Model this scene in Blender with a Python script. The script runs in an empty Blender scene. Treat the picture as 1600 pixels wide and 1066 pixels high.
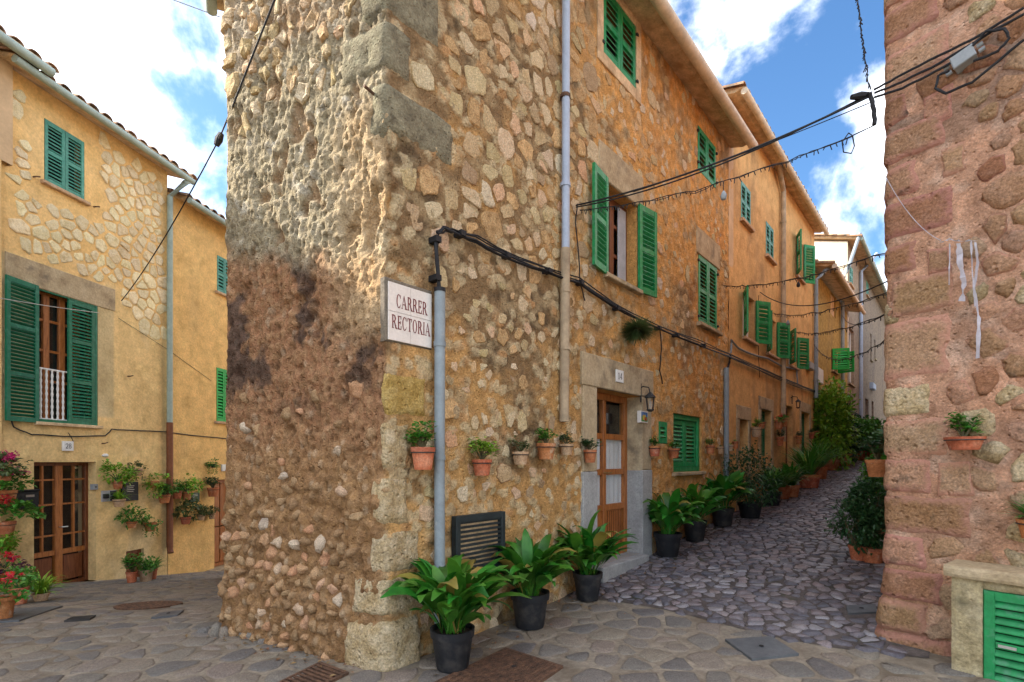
import bpy, math, random
import numpy as np
from mathutils import Vector, Matrix

SC = bpy.context.scene
COL = SC.collection
R = math.radians

# ------------------------------------------------------------------ camera
EYE, FPX, HOR = 1.5, 800.0, 720.0           # eye height, focal length and horizon in pixels of a 1600 px wide picture
cam = bpy.data.objects.new('camera', bpy.data.cameras.new('camera'))
COL.objects.link(cam)
cam.location = (0, 0, EYE)
cam.rotation_euler = (R(90), 0, 0)
cam.data.sensor_width = 36.0
cam.data.lens = 18.0
cam.data.shift_y = (HOR - 533.0) / 1600.0
cam.data.clip_start = 0.05
cam.data.clip_end = 2000
SC.camera = cam

# ------------------------------------------------------------------ light
SUN_DIR = Vector((-0.98, 0.20, 0.0)).normalized()     # horizontal direction towards the sun
SUN_EL = R(36.6)
world = bpy.data.worlds.new("World")
SC.world = world
world.use_nodes = True
wn, wl = world.node_tree.nodes, world.node_tree.links
wn.clear()
w_out = wn.new('ShaderNodeOutputWorld'); w_bg = wn.new('ShaderNodeBackground')
w_sky = wn.new('ShaderNodeTexSky'); w_sky.sky_type = 'NISHITA'; w_sky.sun_disc = False
w_sky.sun_elevation = SUN_EL
w_sky.sun_rotation = math.atan2(SUN_DIR.x, SUN_DIR.y)
w_sky.air_density = 1.0; w_sky.dust_density = 0.4; w_sky.ozone_density = 2.5
w_geo = wn.new('ShaderNodeTexCoord')
w_map = wn.new('ShaderNodeMapping'); w_map.inputs['Location'].default_value = (3.083, -6.064, 6.491)
w_map.inputs['Scale'].default_value = (1.0, 1.0, 1.35)
wl.new(w_geo.outputs['Generated'], w_map.inputs['Vector'])
w_n1 = wn.new('ShaderNodeTexNoise'); w_n1.inputs['Scale'].default_value = 2.3
w_n1.inputs['Detail'].default_value = 9; w_n1.inputs['Roughness'].default_value = 0.56
w_n1.inputs['Distortion'].default_value = 0.25
wl.new(w_map.outputs[0], w_n1.inputs['Vector'])
w_rmp = wn.new('ShaderNodeValToRGB')
w_rmp.color_ramp.elements[0].position = 0.46; w_rmp.color_ramp.elements[0].color = (0, 0, 0, 1)
w_rmp.color_ramp.elements[1].position = 0.595; w_rmp.color_ramp.elements[1].color = (1, 1, 1, 1)
w_rmp.color_ramp.interpolation = 'EASE'
wl.new(w_n1.outputs['Fac'], w_rmp.inputs['Fac'])
w_n2 = wn.new('ShaderNodeTexNoise'); w_n2.inputs['Scale'].default_value = 5.0; w_n2.inputs['Detail'].default_value = 6
wl.new(w_map.outputs[0], w_n2.inputs['Vector'])
w_cl = wn.new('ShaderNodeValToRGB')
w_cl.color_ramp.elements[0].position = 0.35; w_cl.color_ramp.elements[0].color = (6.2, 6.5, 7.2, 1)
w_cl.color_ramp.elements[1].position = 0.6; w_cl.color_ramp.elements[1].color = (9.5, 9.4, 9.2, 1)
wl.new(w_n2.outputs['Fac'], w_cl.inputs['Fac'])
w_mix = wn.new('ShaderNodeMix'); w_mix.data_type = 'RGBA'
wl.new(w_rmp.outputs['Color'], w_mix.inputs['Factor'])
w_hs = wn.new('ShaderNodeHueSaturation'); w_hs.inputs['Saturation'].default_value = 1.18; w_hs.inputs['Value'].default_value = 0.6
wl.new(w_sky.outputs[0], w_hs.inputs['Color'])
wl.new(w_hs.outputs[0], w_mix.inputs['A']); wl.new(w_cl.outputs[0], w_mix.inputs['B'])
wl.new(w_mix.outputs['Result'], w_bg.inputs['Color'])
w_bg.inputs['Strength'].default_value = 0.12
wl.new(w_bg.outputs[0], w_out.inputs['Surface'])

sun = bpy.data.objects.new('sun', bpy.data.lights.new('sun', 'SUN'))
COL.objects.link(sun)
sun.data.energy = 3.3; sun.data.angle = R(0.55); sun.data.color = (1.0, 0.93, 0.82)
sdir = Vector((SUN_DIR.x * math.cos(SUN_EL), SUN_DIR.y * math.cos(SUN_EL), math.sin(SUN_EL)))
sun.rotation_euler = (-sdir).to_track_quat('-Z', 'Y').to_euler()
sun.location = (-20, 0, 30)

SC.view_settings.view_transform = 'Standard'
SC.view_settings.look = 'None'
SC.view_settings.gamma = 1.0
SC.view_settings.use_curve_mapping = False
SC.view_settings.exposure = 2.0
SC.render.engine = 'CYCLES'
SC.cycles.use_denoising = True
SC.cycles.max_bounces = 10
SC.cycles.diffuse_bounces = 5
SC.cycles.transparent_max_bounces = 12

# ------------------------------------------------------------------ numeric noise
def _h(ix, iy, seed):
    n = (ix.astype(np.int64) * 374761393 + iy.astype(np.int64) * 668265263 + seed * 982451653) & 0x7fffffff
    n = ((n ^ (n >> 13)) * 1274126177) & 0x7fffffff
    n = n ^ (n >> 16)
    return (n & 0xffff) / 65535.0
def vnoise(x, y, seed=0):
    x = np.asarray(x, float); y = np.asarray(y, float)
    ix, iy = np.floor(x), np.floor(y)
    fx, fy = x - ix, y - iy
    fx = fx * fx * (3 - 2 * fx); fy = fy * fy * (3 - 2 * fy)
    a, b = _h(ix, iy, seed), _h(ix + 1, iy, seed)
    c, d = _h(ix, iy + 1, seed), _h(ix + 1, iy + 1, seed)
    return (a + (b - a) * fx) * (1 - fy) + (c + (d - c) * fx) * fy
def fbm(x, y, seed=0, oct=4, gain=0.5):
    s, a, t = 0.0, 1.0, 0.0
    for i in range(oct):
        s = s + a * vnoise(np.asarray(x) * 2 ** i + 17.3 * i, np.asarray(y) * 2 ** i + 9.1 * i, seed + i); t += a; a *= gain
    return s / t
def worley(x, y, seed=0):
    x = np.asarray(x, float); y = np.asarray(y, float)
    ix, iy = np.floor(x), np.floor(y)
    f1 = np.full(x.shape, 9.0); f2 = np.full(x.shape, 9.0); idv = np.zeros(x.shape)
    for dx in (-1, 0, 1):
        for dy in (-1, 0, 1):
            cx, cy = ix + dx, iy + dy
            px = cx + 0.15 + 0.7 * _h(cx, cy, seed); py = cy + 0.15 + 0.7 * _h(cx, cy, seed + 5)
            d = np.hypot(x - px, y - py)
            nearer = d < f1
            f2 = np.where(nearer, f1, np.minimum(f2, d))
            idv = np.where(nearer, _h(cx, cy, seed + 9), idv)
            f1 = np.where(nearer, d, f1)
    return f1, f2, idv
def sstep(a, b, x):
    t = np.clip((np.asarray(x, float) - a) / (b - a), 0, 1)
    return t * t * (3 - 2 * t)
def lerp3(a, b, t):
    t = np.asarray(t)[..., None]
    return np.asarray(a) * (1 - t) + np.asarray(b) * t

# ------------------------------------------------------------------ objects
WLOC = {}
def props(o, label=None, cat=None, group=None, kind=None):
    for k, v in (('label', label), ('category', cat), ('group', group), ('kind', kind)):
        if v: o[k] = v
    return o
def thing(name, label, cat, loc, group=None):
    o = bpy.data.objects.new(name, None); COL.objects.link(o)
    o.empty_display_size = 0.1
    o.location = loc; WLOC[o] = Vector(loc)
    return props(o, label, cat, group)
def link_mesh(name, me, parent, loc):
    o = bpy.data.objects.new(name, me); COL.objects.link(o)
    loc = Vector(loc); WLOC[o] = loc
    if parent is not None:
        o.parent = parent; o.location = loc - WLOC[parent]
    else:
        o.location = loc
    return o
class MB:
    def __init__(self): self.v = []; self.f = []
    def add(self, vs, fs):
        b = len(self.v); self.v.extend([tuple(p) for p in vs]); self.f.extend([tuple(i + b for i in f) for f in fs])
    def box(self, F, s0, s1, z0, z1, o0, o1, bev=0.0):
        if bev <= 0:
            vs = [F.p(s, z, o) for o in (o0, o1) for z in (z0, z1) for s in (s0, s1)]
            self.add(vs, [(0, 2, 3, 1), (4, 5, 7, 6), (0, 1, 5, 4), (2, 6, 7, 3), (0, 4, 6, 2), (1, 3, 7, 5)])
        else:                                   # chamfered front edges
            b = bev
            vs = [F.p(s, z, o0) for z in (z0, z1) for s in (s0, s1)] + [F.p(s, z, o1 - b) for z in (z0, z1) for s in (s0, s1)] \
               + [F.p(s, z, o1) for z in (z0 + b, z1 - b) for s in (s0 + b, s1 - b)]
            self.add(vs, [(0, 2, 3, 1), (0, 1, 5, 4), (2, 6, 7, 3), (0, 4, 6, 2), (1, 3, 7, 5),
                          (4, 5, 9, 8), (6, 10, 11, 7), (4, 8, 10, 6), (5, 7, 11, 9), (8, 9, 11, 10)])
    def tube(self, pts, r, n=6, cap=True):
        pts = [Vector(p) for p in pts]; rings = []
        up = Vector((0.13, 0.21, 0.97))
        for i, p in enumerate(pts):
            t = (pts[min(i + 1, len(pts) - 1)] - pts[max(i - 1, 0)])
            if t.length < 1e-9: t = Vector((0, 0, 1))
            t.normalize()
            a = t.cross(up)
            if a.length < 0.12: a = t.cross(Vector((1, 0.1, 0)))
            a.normalize(); b = t.cross(a)
            rr = r[i] if isinstance(r, (list, tuple)) else r
            rings.append([p + (a * math.cos(2 * math.pi * k / n) + b * math.sin(2 * math.pi * k / n)) * rr for k in range(n)])
            up = b if False else up
        vs = [q for rg in rings for q in rg]
        fs = [(i * n + k, i * n + (k + 1) % n, (i + 1) * n + (k + 1) % n, (i + 1) * n + k) for i in range(len(pts) - 1) for k in range(n)]
        if cap: fs += [tuple(range(n - 1, -1, -1)), tuple((len(pts) - 1) * n + k for k in range(n))]
        self.add(vs, fs)
    def lathe(self, c, prof, n=20):
        c = Vector(c)
        vs = [c + Vector((r * math.cos(2 * math.pi * k / n), r * math.sin(2 * math.pi * k / n), z)) for r, z in prof for k in range(n)]
        fs = [(i * n + k, i * n + (k + 1) % n, (i + 1) * n + (k + 1) % n, (i + 1) * n + k) for i in range(len(prof) - 1) for k in range(n)]
        fs += [tuple(range(n - 1, -1, -1)), tuple((len(prof) - 1) * n + k for k in range(n))]
        self.add(vs, fs)
    def build(self, name, mat, parent=None, smooth=False, loc=None, kind=None):
        A = np.array(self.v, float)
        if loc is None:
            lo, hi = A.min(0), A.max(0); loc = ((lo[0] + hi[0]) / 2, (lo[1] + hi[1]) / 2, lo[2])
        A = A - np.array(loc)
        me = bpy.data.meshes.new(name); me.from_pydata(A.tolist(), [], self.f)
        me.materials.append(MAT[mat])
        if smooth:
            me.polygons.foreach_set('use_smooth', [True] * len(me.polygons))
            try: me.set_sharp_from_angle(angle=R(42))
            except Exception: pass
        o = link_mesh(name, me, parent, loc)
        if kind: o['kind'] = kind
        return o
def share(o, delta, parent, scale=None):
    """a second piece that shares the first one's mesh, moved by delta"""
    c = bpy.data.objects.new(o.name.split('.')[0], o.data); COL.objects.link(c)
    loc = WLOC[o] + Vector(delta); WLOC[c] = loc
    c.parent = parent; c.location = loc - (WLOC[parent] if parent else Vector())
    return c

# ------------------------------------------------------------------ frames of walls: s along, z up, o out of the wall
class Fr:
    def __init__(self, O, d):
        self.O = Vector((O[0], O[1])); self.d = Vector((d[0], d[1])).normalized(); self.n = Vector((self.d.y, -self.d.x))
    def p(self, s, z, o=0.0):
        q = self.O + self.d * s + self.n * o
        return Vector((q.x, q.y, z))
    def hit(self, px, py=HOR, off=0.0):
        r = (px - 800.0) / FPX
        O = self.O + self.n * off
        s = (r * O.y - O.x) / (self.d.x - r * self.d.y)
        Y = O.y + self.d.y * s
        return s, EYE + (HOR - py) / FPX * Y, Y
    def S(self, px, off=0.0): return self.hit(px, HOR, off)[0]
    def sub(self, s, o, ang):
        """a frame hinged at (s, o), turned by ang out of the wall"""
        q = self.O + self.d * s + self.n * o
        a = self.d * math.cos(ang) + self.n * math.sin(ang)
        return Fr(q, a)
class PathFr:
    """a wall line with rounded corners; u = 0 at vertex k0, growing along the list"""
    def __init__(self, pts, k0, r=0.07):
        P = np.array(pts, float); L = np.r_[0, np.cumsum(np.hypot(*(P[1:] - P[:-1]).T))]
        self.P, self.L, self.r = P, L - L[k0], r
    def raw(self, u): return np.interp(u, self.L, self.P[:, 0]), np.interp(u, self.L, self.P[:, 1])
    def pos(self, u):
        u = np.asarray(u, float); x = 0; y = 0; w = 0
        for k in np.linspace(-1, 1, 9):
            wt = 1 - 0.6 * abs(k); a, b = self.raw(u + k * self.r); x = x + a * wt; y = y + b * wt; w += wt
        return x / w, y / w
    def full(self, u):
        x, y = self.pos(u); e = 0.02
        x1, y1 = self.pos(np.asarray(u) - e); x2, y2 = self.pos(np.asarray(u) + e)
        tx, ty = x2 - x1, y2 - y1; l = np.hypot(tx, ty)
        return x, y, ty / l, -tx / l
    def arr(self, u, z, o):
        x, y, nx, ny = self.full(u)
        return np.stack([x + nx * o, y + ny * o, np.broadcast_to(z, np.shape(x)) * 1.0], -1)
    def p(self, s, z, o=0.0):
        return Vector(self.arr(np.array([float(s)]), np.array([float(z)]), np.array([float(o)]))[0])

C0 = (-0.909, 3.69)
DR = Vector((700, 800)).normalized()
W1 = Fr(C0, DR)                                   # the lane's left side: main house and the houses after it
DL = Vector((-1440, 800)).normalized()
LEND = (C0[0] + DL.x * 1.89, C0[1] + DL.y * 1.89)
BACKL = (LEND[0] - 0.475 * 6.5, LEND[1] + 0.88 * 6.5)
R_END = 7.25
PM = PathFr([BACKL, LEND, C0, tuple(W1.p(R_END, 0).xy)], 2, 0.05)
WC = Fr(LEND, (-DL.x, -DL.y))                     # the blunt end of the main house
WL = Fr((-7.47, 9.2), (140, 800))                 # houses of the lower street
R0 = (2.92, 4.0)
DRR = Vector((0.6, -0.8))
RFAR = (R0[0] + DR.x * 24, R0[1] + DR.y * 24)
PR = PathFr([RFAR, R0, (R0[0] + DRR.x * 4, R0[1] + DRR.y * 4)], 1, 0.06)
WR = Fr(R0, DRR)

def softp(x, k=0.6):
    x = np.asarray(x, float)
    return np.log1p(np.exp(np.clip(x / k, -40, 40))) * k
def ground_z(x, y):
    x = np.asarray(x, float); y = np.asarray(y, float)
    s = (x - C0[0]) * DR.x + (y - C0[1]) * DR.y
    w = (x - C0[0]) * DR.y - (y - C0[1]) * DR.x
    zr = 0.094 * softp(np.minimum(s, 45) - 1.6, 0.7)
    zl = -0.147 * softp(np.minimum(y, 22) - 4.7, 0.35)
    m = sstep(-0.9, -0.35, w)
    return zr * m + zl * (1 - m)
def gz(x, y): return float(ground_z(np.array([x]), np.array([y]))[0])
def ground_hit(px, py):
    rx, rz = (px - 800) / FPX, (HOR - py) / FPX
    Y = np.linspace(1.5, 40, 4000); z = EYE + rz * Y; g = ground_z(rx * Y, Y)
    k = np.argmax(z < g); yy = Y[k] if (z < g).any() else 25.0
    return Vector((rx * yy, yy, gz(rx * yy, yy)))
# ------------------------------------------------------------------ materials
MAT = {}
def mat(name, stops, sc=5.0, detail=6, rough=0.85, bump=0.35, bsc=45.0, rnd=0.0, hue=0.0, tint=None, spec=0.3, fine=0.25,
        stain=None, metal=0.0, trans=0.0, stretch=(1, 1, 1), dist=0.01, pores=0.0, palette=None, edge=None):
    m = bpy.data.materials.new(name); m.use_nodes = True
    N, L = m.node_tree.nodes, m.node_tree.links
    b = N['Principled BSDF']
    geo = N.new('ShaderNodeNewGeometry')
    mp = N.new('ShaderNodeMapping'); mp.inputs['Scale'].default_value = stretch
    L.new(geo.outputs['Position'], mp.inputs['Vector'])
    def noise(s, d=6, rg=0.6):
        n = N.new('ShaderNodeTexNoise'); n.inputs['Scale'].default_value = s; n.inputs['Detail'].default_value = d
        n.inputs['Roughness'].default_value = rg
        L.new(mp.outputs[0], n.inputs['Vector']); return n
    def ramp(src, st):
        r = N.new('ShaderNodeValToRGB'); e = r.color_ramp.elements
        while len(e) < len(st): e.new(0.5)
        for k, (p, c) in enumerate(st): e[k].position = p; e[k].color = (*c, 1)
        L.new(src, r.inputs['Fac']); return r.outputs['Color']
    def mixc(a, bb, f, mode='MIX'):
        x = N.new('ShaderNodeMix'); x.data_type = 'RGBA'; x.blend_type = mode
        if isinstance(f, float): x.inputs['Factor'].default_value = f
        else: L.new(f, x.inputs['Factor'])
        for sock, v in (('A', a), ('B', bb)):
            if isinstance(v, tuple): x.inputs[sock].default_value = (*v, 1)
            else: L.new(v, x.inputs[sock])
        return x.outputs['Result']
    n1 = noise(sc, detail, 0.62)
    col = ramp(n1.outputs['Fac'], stops)
    rand = None
    if rnd or hue or palette:
        oi = N.new('ShaderNodeObjectInfo')
        a = N.new('ShaderNodeMath'); a.operation = 'ADD'
        L.new(oi.outputs['Random'], a.inputs[0]); L.new(geo.outputs['Random Per Island'], a.inputs[1])
        fr = N.new('ShaderNodeMath'); fr.operation = 'FRACT'; L.new(a.outputs[0], fr.inputs[0]); rand = fr.outputs[0]
    if palette:
        pc = ramp(rand, palette); col = mixc(col, pc, 0.62)
    if tint:                                    # the wall's own colours are stored on its vertices
        at = N.new('ShaderNodeAttribute'); at.attribute_name = tint
        col = mixc(at.outputs['Color'], col, 1.0, 'MULTIPLY')
    if fine:
        nf = noise(sc * 6.5, 4, 0.7)
        mf = N.new('ShaderNodeMapRange'); mf.inputs['From Min'].default_value = 0.3; mf.inputs['From Max'].default_value = 0.7
        mf.inputs['To Min'].default_value = 1 - fine * 1.5; mf.inputs['To Max'].default_value = 1 + fine
        L.new(nf.outputs['Fac'], mf.inputs['Value'])
        cc = N.new('ShaderNodeCombineColor')
        for q in range(3): L.new(mf.outputs['Result'], cc.inputs[q])
        col = mixc(col, cc.outputs[0], 1.0, 'MULTIPLY')
    if edge:                                    # mortar smeared over the rim of a stone
        ae = N.new('ShaderNodeAttribute'); ae.attribute_name = 'rim'
        ne = noise(22, 5, 0.65)
        ad = N.new('ShaderNodeMath'); ad.operation = 'MULTIPLY_ADD'; ad.inputs[1].default_value = 1.0; L.new(ae.outputs['Fac'], ad.inputs[0]); L.new(ne.outputs['Fac'], ad.inputs[2])
        me_ = N.new('ShaderNodeMapRange'); me_.inputs['From Min'].default_value = 0.85; me_.inputs['From Max'].default_value = 1.25
        L.new(ad.outputs[0], me_.inputs['Value']); col = mixc(col, edge, me_.outputs['Result'])
    if stain:
        c, s, lo, hi = stain
        n2 = noise(s, 5, 0.6)
        mr = N.new('ShaderNodeMapRange'); mr.inputs['From Min'].default_value = lo; mr.inputs['From Max'].default_value = hi
        L.new(n2.outputs['Fac'], mr.inputs['Value']); col = mixc(col, c, mr.outputs['Result'])
    if rnd or hue:
        hs = N.new('ShaderNodeHueSaturation')
        v = N.new('ShaderNodeMapRange'); v.inputs['To Min'].default_value = 1 - rnd; v.inputs['To Max'].default_value = 1 + rnd
        L.new(rand, v.inputs['Value']); L.new(v.outputs['Result'], hs.inputs['Value'])
        if hue:
            m2 = N.new('ShaderNodeMath'); m2.operation = 'MULTIPLY'; m2.inputs[1].default_value = 7.13; L.new(rand, m2.inputs[0])
            f2 = N.new('ShaderNodeMath'); f2.operation = 'FRACT'; L.new(m2.outputs[0], f2.inputs[0])
            h = N.new('ShaderNodeMapRange'); h.inputs['To Min'].default_value = 0.5 - hue; h.inputs['To Max'].default_value = 0.5 + hue
            L.new(f2.outputs[0], h.inputs['Value']); L.new(h.outputs['Result'], hs.inputs['Hue'])
        L.new(col, hs.inputs['Color']); col = hs.outputs['Color']
    if isinstance(col, tuple): b.inputs['Base Color'].default_value = (*col, 1)
    else: L.new(col, b.inputs['Base Color'])
    b.inputs['Roughness'].default_value = rough
    b.inputs['Specular IOR Level'].default_value = spec
    b.inputs['Metallic'].default_value = metal
    if rough < 0.75:
        nr = noise(sc * 3, 4); rr = N.new('ShaderNodeMapRange')
        rr.inputs['To Min'].default_value = max(0.02, rough - 0.15); rr.inputs['To Max'].default_value = min(1, rough + 0.2)
        L.new(nr.outputs['Fac'], rr.inputs['Value']); L.new(rr.outputs['Result'], b.inputs['Roughness'])
    if bump:
        nb = noise(bsc, 8, 0.68)
        src = nb.outputs['Fac']
        if pores:
            vo = N.new('ShaderNodeTexVoronoi'); vo.inputs['Scale'].default_value = pores
            L.new(mp.outputs[0], vo.inputs['Vector'])
            mr2 = N.new('ShaderNodeMapRange'); mr2.inputs['From Max'].default_value = 0.28; L.new(vo.outputs['Distance'], mr2.inputs['Value'])
            mu = N.new('ShaderNodeMath'); mu.operation = 'MULTIPLY'; L.new(mr2.outputs['Result'], mu.inputs[0]); L.new(src, mu.inputs[1]); src = mu.outputs[0]
        bp = N.new('ShaderNodeBump'); bp.inputs['Strength'].default_value = bump; bp.inputs['Distance'].default_value = dist
        L.new(src, bp.inputs['Height']); L.new(bp.outputs[0], b.inputs['Normal'])
    if trans:
        tr = N.new('ShaderNodeBsdfTranslucent'); L.new(col, tr.inputs['Color'])
        mx = N.new('ShaderNodeMixShader'); mx.inputs[0].default_value = trans
        L.new(b.outputs[0], mx.inputs[1]); L.new(tr.outputs[0], mx.inputs[2])
        L.new(mx.outputs[0], N['Material Output'].inputs['Surface'])
    MAT[name] = m
    return m
def g3(a, k): return tuple(min(1, x * k) for x in a)
def flat(name, c, rough=0.6, var=0.18, **kw):
    return mat(name, [(0.3, g3(c, 1 - var)), (0.7, g3(c, 1 + var))], rough=rough, **{**dict(bump=0.12, bsc=60.0, sc=7.0, fine=0.06), **kw})

# walls (their colours come from vertex colours, modulated here)
MOD = [(0.25, (0.5, 0.46, 0.42)), (0.42, (0.86, 0.84, 0.8)), (0.55, (1.04, 1.03, 1.0)), (0.75, (1.4, 1.38, 1.34))]
mat('wall_rubble', MOD, sc=10, detail=14, rough=0.97, bump=0.9, bsc=32, pores=24, tint='tint', dist=0.05, spec=0.08, fine=0.22)
mat('wall_plaster', [(0.25, (0.76, 0.72, 0.66)), (0.5, (1, 1, 0.98)), (0.75, (1.18, 1.17, 1.15))], sc=3.6, detail=10, rough=0.95, bump=0.7, bsc=22, tint='tint', dist=0.025, spec=0.08, fine=0.12)
# stones
mat('stone_cream', [(0.25, (0.3, 0.2, 0.1)), (0.42, (0.56, 0.42, 0.24)), (0.62, (0.72, 0.58, 0.38))], sc=13, detail=11, rough=0.95, bump=1.0, bsc=30, rnd=0.2, hue=0.012, spec=0.1, dist=0.035, fine=0.3, edge=(0.38, 0.24, 0.115),
    palette=[(0.0, (0.52, 0.36, 0.19)), (0.3, (0.70, 0.52, 0.26)), (0.6, (0.70, 0.57, 0.4)), (0.85, (0.62, 0.33, 0.15)), (1.0, (0.58, 0.51, 0.42))])
mat('stone_wash', [(0.25, (0.3, 0.18, 0.08)), (0.42, (0.54, 0.34, 0.16)), (0.62, (0.66, 0.44, 0.22))], sc=12, detail=11, rough=0.96, bump=1.0, bsc=28, rnd=0.16, spec=0.1, dist=0.035, fine=0.3, edge=(0.5, 0.27, 0.1))
mat('stone_pale', [(0.25, (0.56, 0.43, 0.22)), (0.45, (0.82, 0.67, 0.4)), (0.7, (0.9, 0.79, 0.55))], sc=10, detail=11, rough=0.95, bump=0.9, bsc=28, rnd=0.13, hue=0.01, spec=0.1, dist=0.03, fine=0.15, edge=(0.72, 0.49, 0.22))
mat('pebble', [(0.25, (0.2, 0.11, 0.05)), (0.45, (0.42, 0.26, 0.13)), (0.68, (0.58, 0.42, 0.25))], sc=17, detail=9, rough=0.94, bump=0.9, bsc=45, rnd=0.25, spec=0.12, dist=0.02, fine=0.3, edge=(0.3, 0.17, 0.08),
    palette=[(0.0, (0.36, 0.2, 0.1)), (0.45, (0.46, 0.3, 0.16)), (0.75, (0.5, 0.23, 0.13)), (0.9, (0.52, 0.44, 0.34)), (1.0, (0.4, 0.36, 0.32))])
mat('quoin', [(0.25, (0.26, 0.16, 0.08)), (0.42, (0.52, 0.38, 0.2)), (0.62, (0.7, 0.56, 0.36))], sc=9, detail=12, rough=0.97, bump=1.0, bsc=22, rnd=0.12, spec=0.08, dist=0.06, fine=0.3, pores=18)
mat('quoin_yellow', [(0.25, (0.28, 0.18, 0.05)), (0.45, (0.5, 0.33, 0.1)), (0.7, (0.62, 0.45, 0.18))], sc=11, detail=12, rough=0.97, bump=1.0, bsc=22, spec=0.08, dist=0.05, fine=0.3, pores=18)
mat('quoin_grey', [(0.25, (0.1, 0.085, 0.06)), (0.45, (0.22, 0.19, 0.125)), (0.7, (0.33, 0.3, 0.2))], sc=10, detail=12, rough=0.97, bump=1.0, bsc=26, spec=0.08, dist=0.03, fine=0.25, pores=28)
mat('sandstone', [(0.25, (0.22, 0.1, 0.04)), (0.42, (0.46, 0.24, 0.1)), (0.58, (0.58, 0.33, 0.18)), (0.78, (0.68, 0.48, 0.34))], sc=9, detail=13, rough=0.97, bump=1.0, bsc=20, rnd=0.18, hue=0.01, spec=0.08, dist=0.06, fine=0.3, pores=16, edge=(0.6, 0.3, 0.215),
    stain=((0.14, 0.1, 0.07), 5.0, 0.62, 0.74), palette=[(0.0, (0.5, 0.24, 0.13)), (0.35, (0.46, 0.28, 0.17)), (0.6, (0.6, 0.35, 0.23)), (0.8, (0.4, 0.31, 0.23)), (1.0, (0.42, 0.19, 0.11))])
mat('surround', [(0.25, (0.28, 0.2, 0.12)), (0.45, (0.44, 0.34, 0.21)), (0.7, (0.54, 0.43, 0.28))], sc=5, detail=11, rough=0.95, bump=0.7, bsc=32, spec=0.1, dist=0.02, fine=0.15, stain=((0.18, 0.145, 0.105), 3.0, 0.55, 0.72))
flat('plinth_grey', (0.34, 0.34, 0.33), 0.9, bump=0.4, fine=0.15)
mat('paving', [(0.25, (0.11, 0.095, 0.08)), (0.45, (0.19, 0.165, 0.14)), (0.7, (0.28, 0.24, 0.195))], sc=14, detail=10, rough=0.7, bump=0.9, bsc=45, rnd=0.15, hue=0.012, spec=0.3, dist=0.015, fine=0.3, edge=(0.23, 0.185, 0.14),
    palette=[(0.0, (0.145, 0.14, 0.14)), (0.4, (0.2, 0.18, 0.155)), (0.7, (0.25, 0.2, 0.145)), (1.0, (0.18, 0.145, 0.115))])
mat('cobble', [(0.25, (0.06, 0.054, 0.064)), (0.45, (0.135, 0.12, 0.138)), (0.7, (0.24, 0.21, 0.225))], sc=16, detail=10, rough=0.38, bump=0.9, bsc=40, rnd=0.36, hue=0.02, spec=0.55, dist=0.015, fine=0.3,
    palette=[(0.0, (0.125, 0.13, 0.165)), (0.4, (0.18, 0.16, 0.175)), (0.7, (0.24, 0.175, 0.16)), (0.85, (0.29, 0.275, 0.275)), (1.0, (0.15, 0.142, 0.16))])
mat('street_mortar', [(0.3, (0.17, 0.135, 0.1)), (0.5, (0.25, 0.21, 0.16)), (0.7, (0.32, 0.275, 0.215))], sc=4, detail=12, rough=0.92, bump=0.8, bsc=40, stain=((0.13, 0.1, 0.07), 1.6, 0.5, 0.75), spec=0.12, fine=0.2)
mat('lane_earth', [(0.3, (0.06, 0.05, 0.046)), (0.5, (0.11, 0.092, 0.084)), (0.7, (0.17, 0.145, 0.13))], sc=7, detail=12, rough=0.92, bump=1.0, bsc=40, spec=0.12, stain=((0.045, 0.06, 0.02), 2.4, 0.6, 0.78))
# painted wood, metal, pottery, glass
flat('green_paint', (0.012, 0.235, 0.07), 0.5, 0.25, sc=18, bump=0.2, stain=((0.09, 0.27, 0.15), 11, 0.52, 0.72), spec=0.4, rnd=.1)
flat('green_deep', (0.006, 0.13, 0.062), 0.5, 0.25, sc=18, bump=0.25, spec=0.4, stain=((0.04, 0.18, 0.11), 9, 0.52, 0.72), rnd=.1)
flat('green_teal', (0.06, 0.26, 0.19), 0.5, 0.2, sc=18, bump=0.2, spec=0.4, rnd=.1, stain=((.12, .34, .26), 10, .52, .72))
flat('green_bright', (0.01, 0.34, 0.05), 0.5, 0.15, sc=14, bump=0.15, spec=0.4)
flat('green_black', (0.02, 0.028, 0.03), 0.55, 0.3)
flat('pale_paint', (0.5, 0.55, 0.42), 0.6)
mat('wood', [(0.3, (0.2, 0.06, 0.014)), (0.5, (0.36, 0.125, 0.03)), (0.7, (0.45, 0.17, 0.05))], sc=7, detail=6, rough=0.45, bump=0.2, bsc=30, stretch=(6, 6, 0.7), spec=0.4)
mat('wood_dark', [(0.3, (0.08, 0.022, 0.008)), (0.5, (0.17, 0.05, 0.016)), (0.7, (0.22, 0.075, 0.026))], sc=7, detail=6, rough=0.45, bump=0.2, bsc=30, stretch=(6, 6, 0.7), spec=0.4)
mat('terracotta', [(0.3, (0.3, 0.09, 0.035)), (0.5, (0.46, 0.15, 0.06)), (0.72, (0.55, 0.26, 0.14))], sc=9, rough=0.85, bump=0.2, rnd=0.14, hue=0.012, stain=((0.5, 0.4, 0.3), 12, 0.6, 0.8))
mat('terracotta_pale', [(0.3, (0.38, 0.22, 0.12)), (0.5, (0.52, 0.34, 0.2)), (0.72, (0.55, 0.42, 0.29))], sc=12, rough=0.9, bump=0.3, rnd=0.1)
mat('roof_tile', [(0.3, (0.16, 0.09, 0.055)), (0.5, (0.36, 0.2, 0.11)), (0.7, (0.46, 0.31, 0.19))], sc=6, rough=0.9, bump=0.4, rnd=0.3, stain=((0.15, 0.13, 0.1), 4, 0.5, 0.7))
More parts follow.
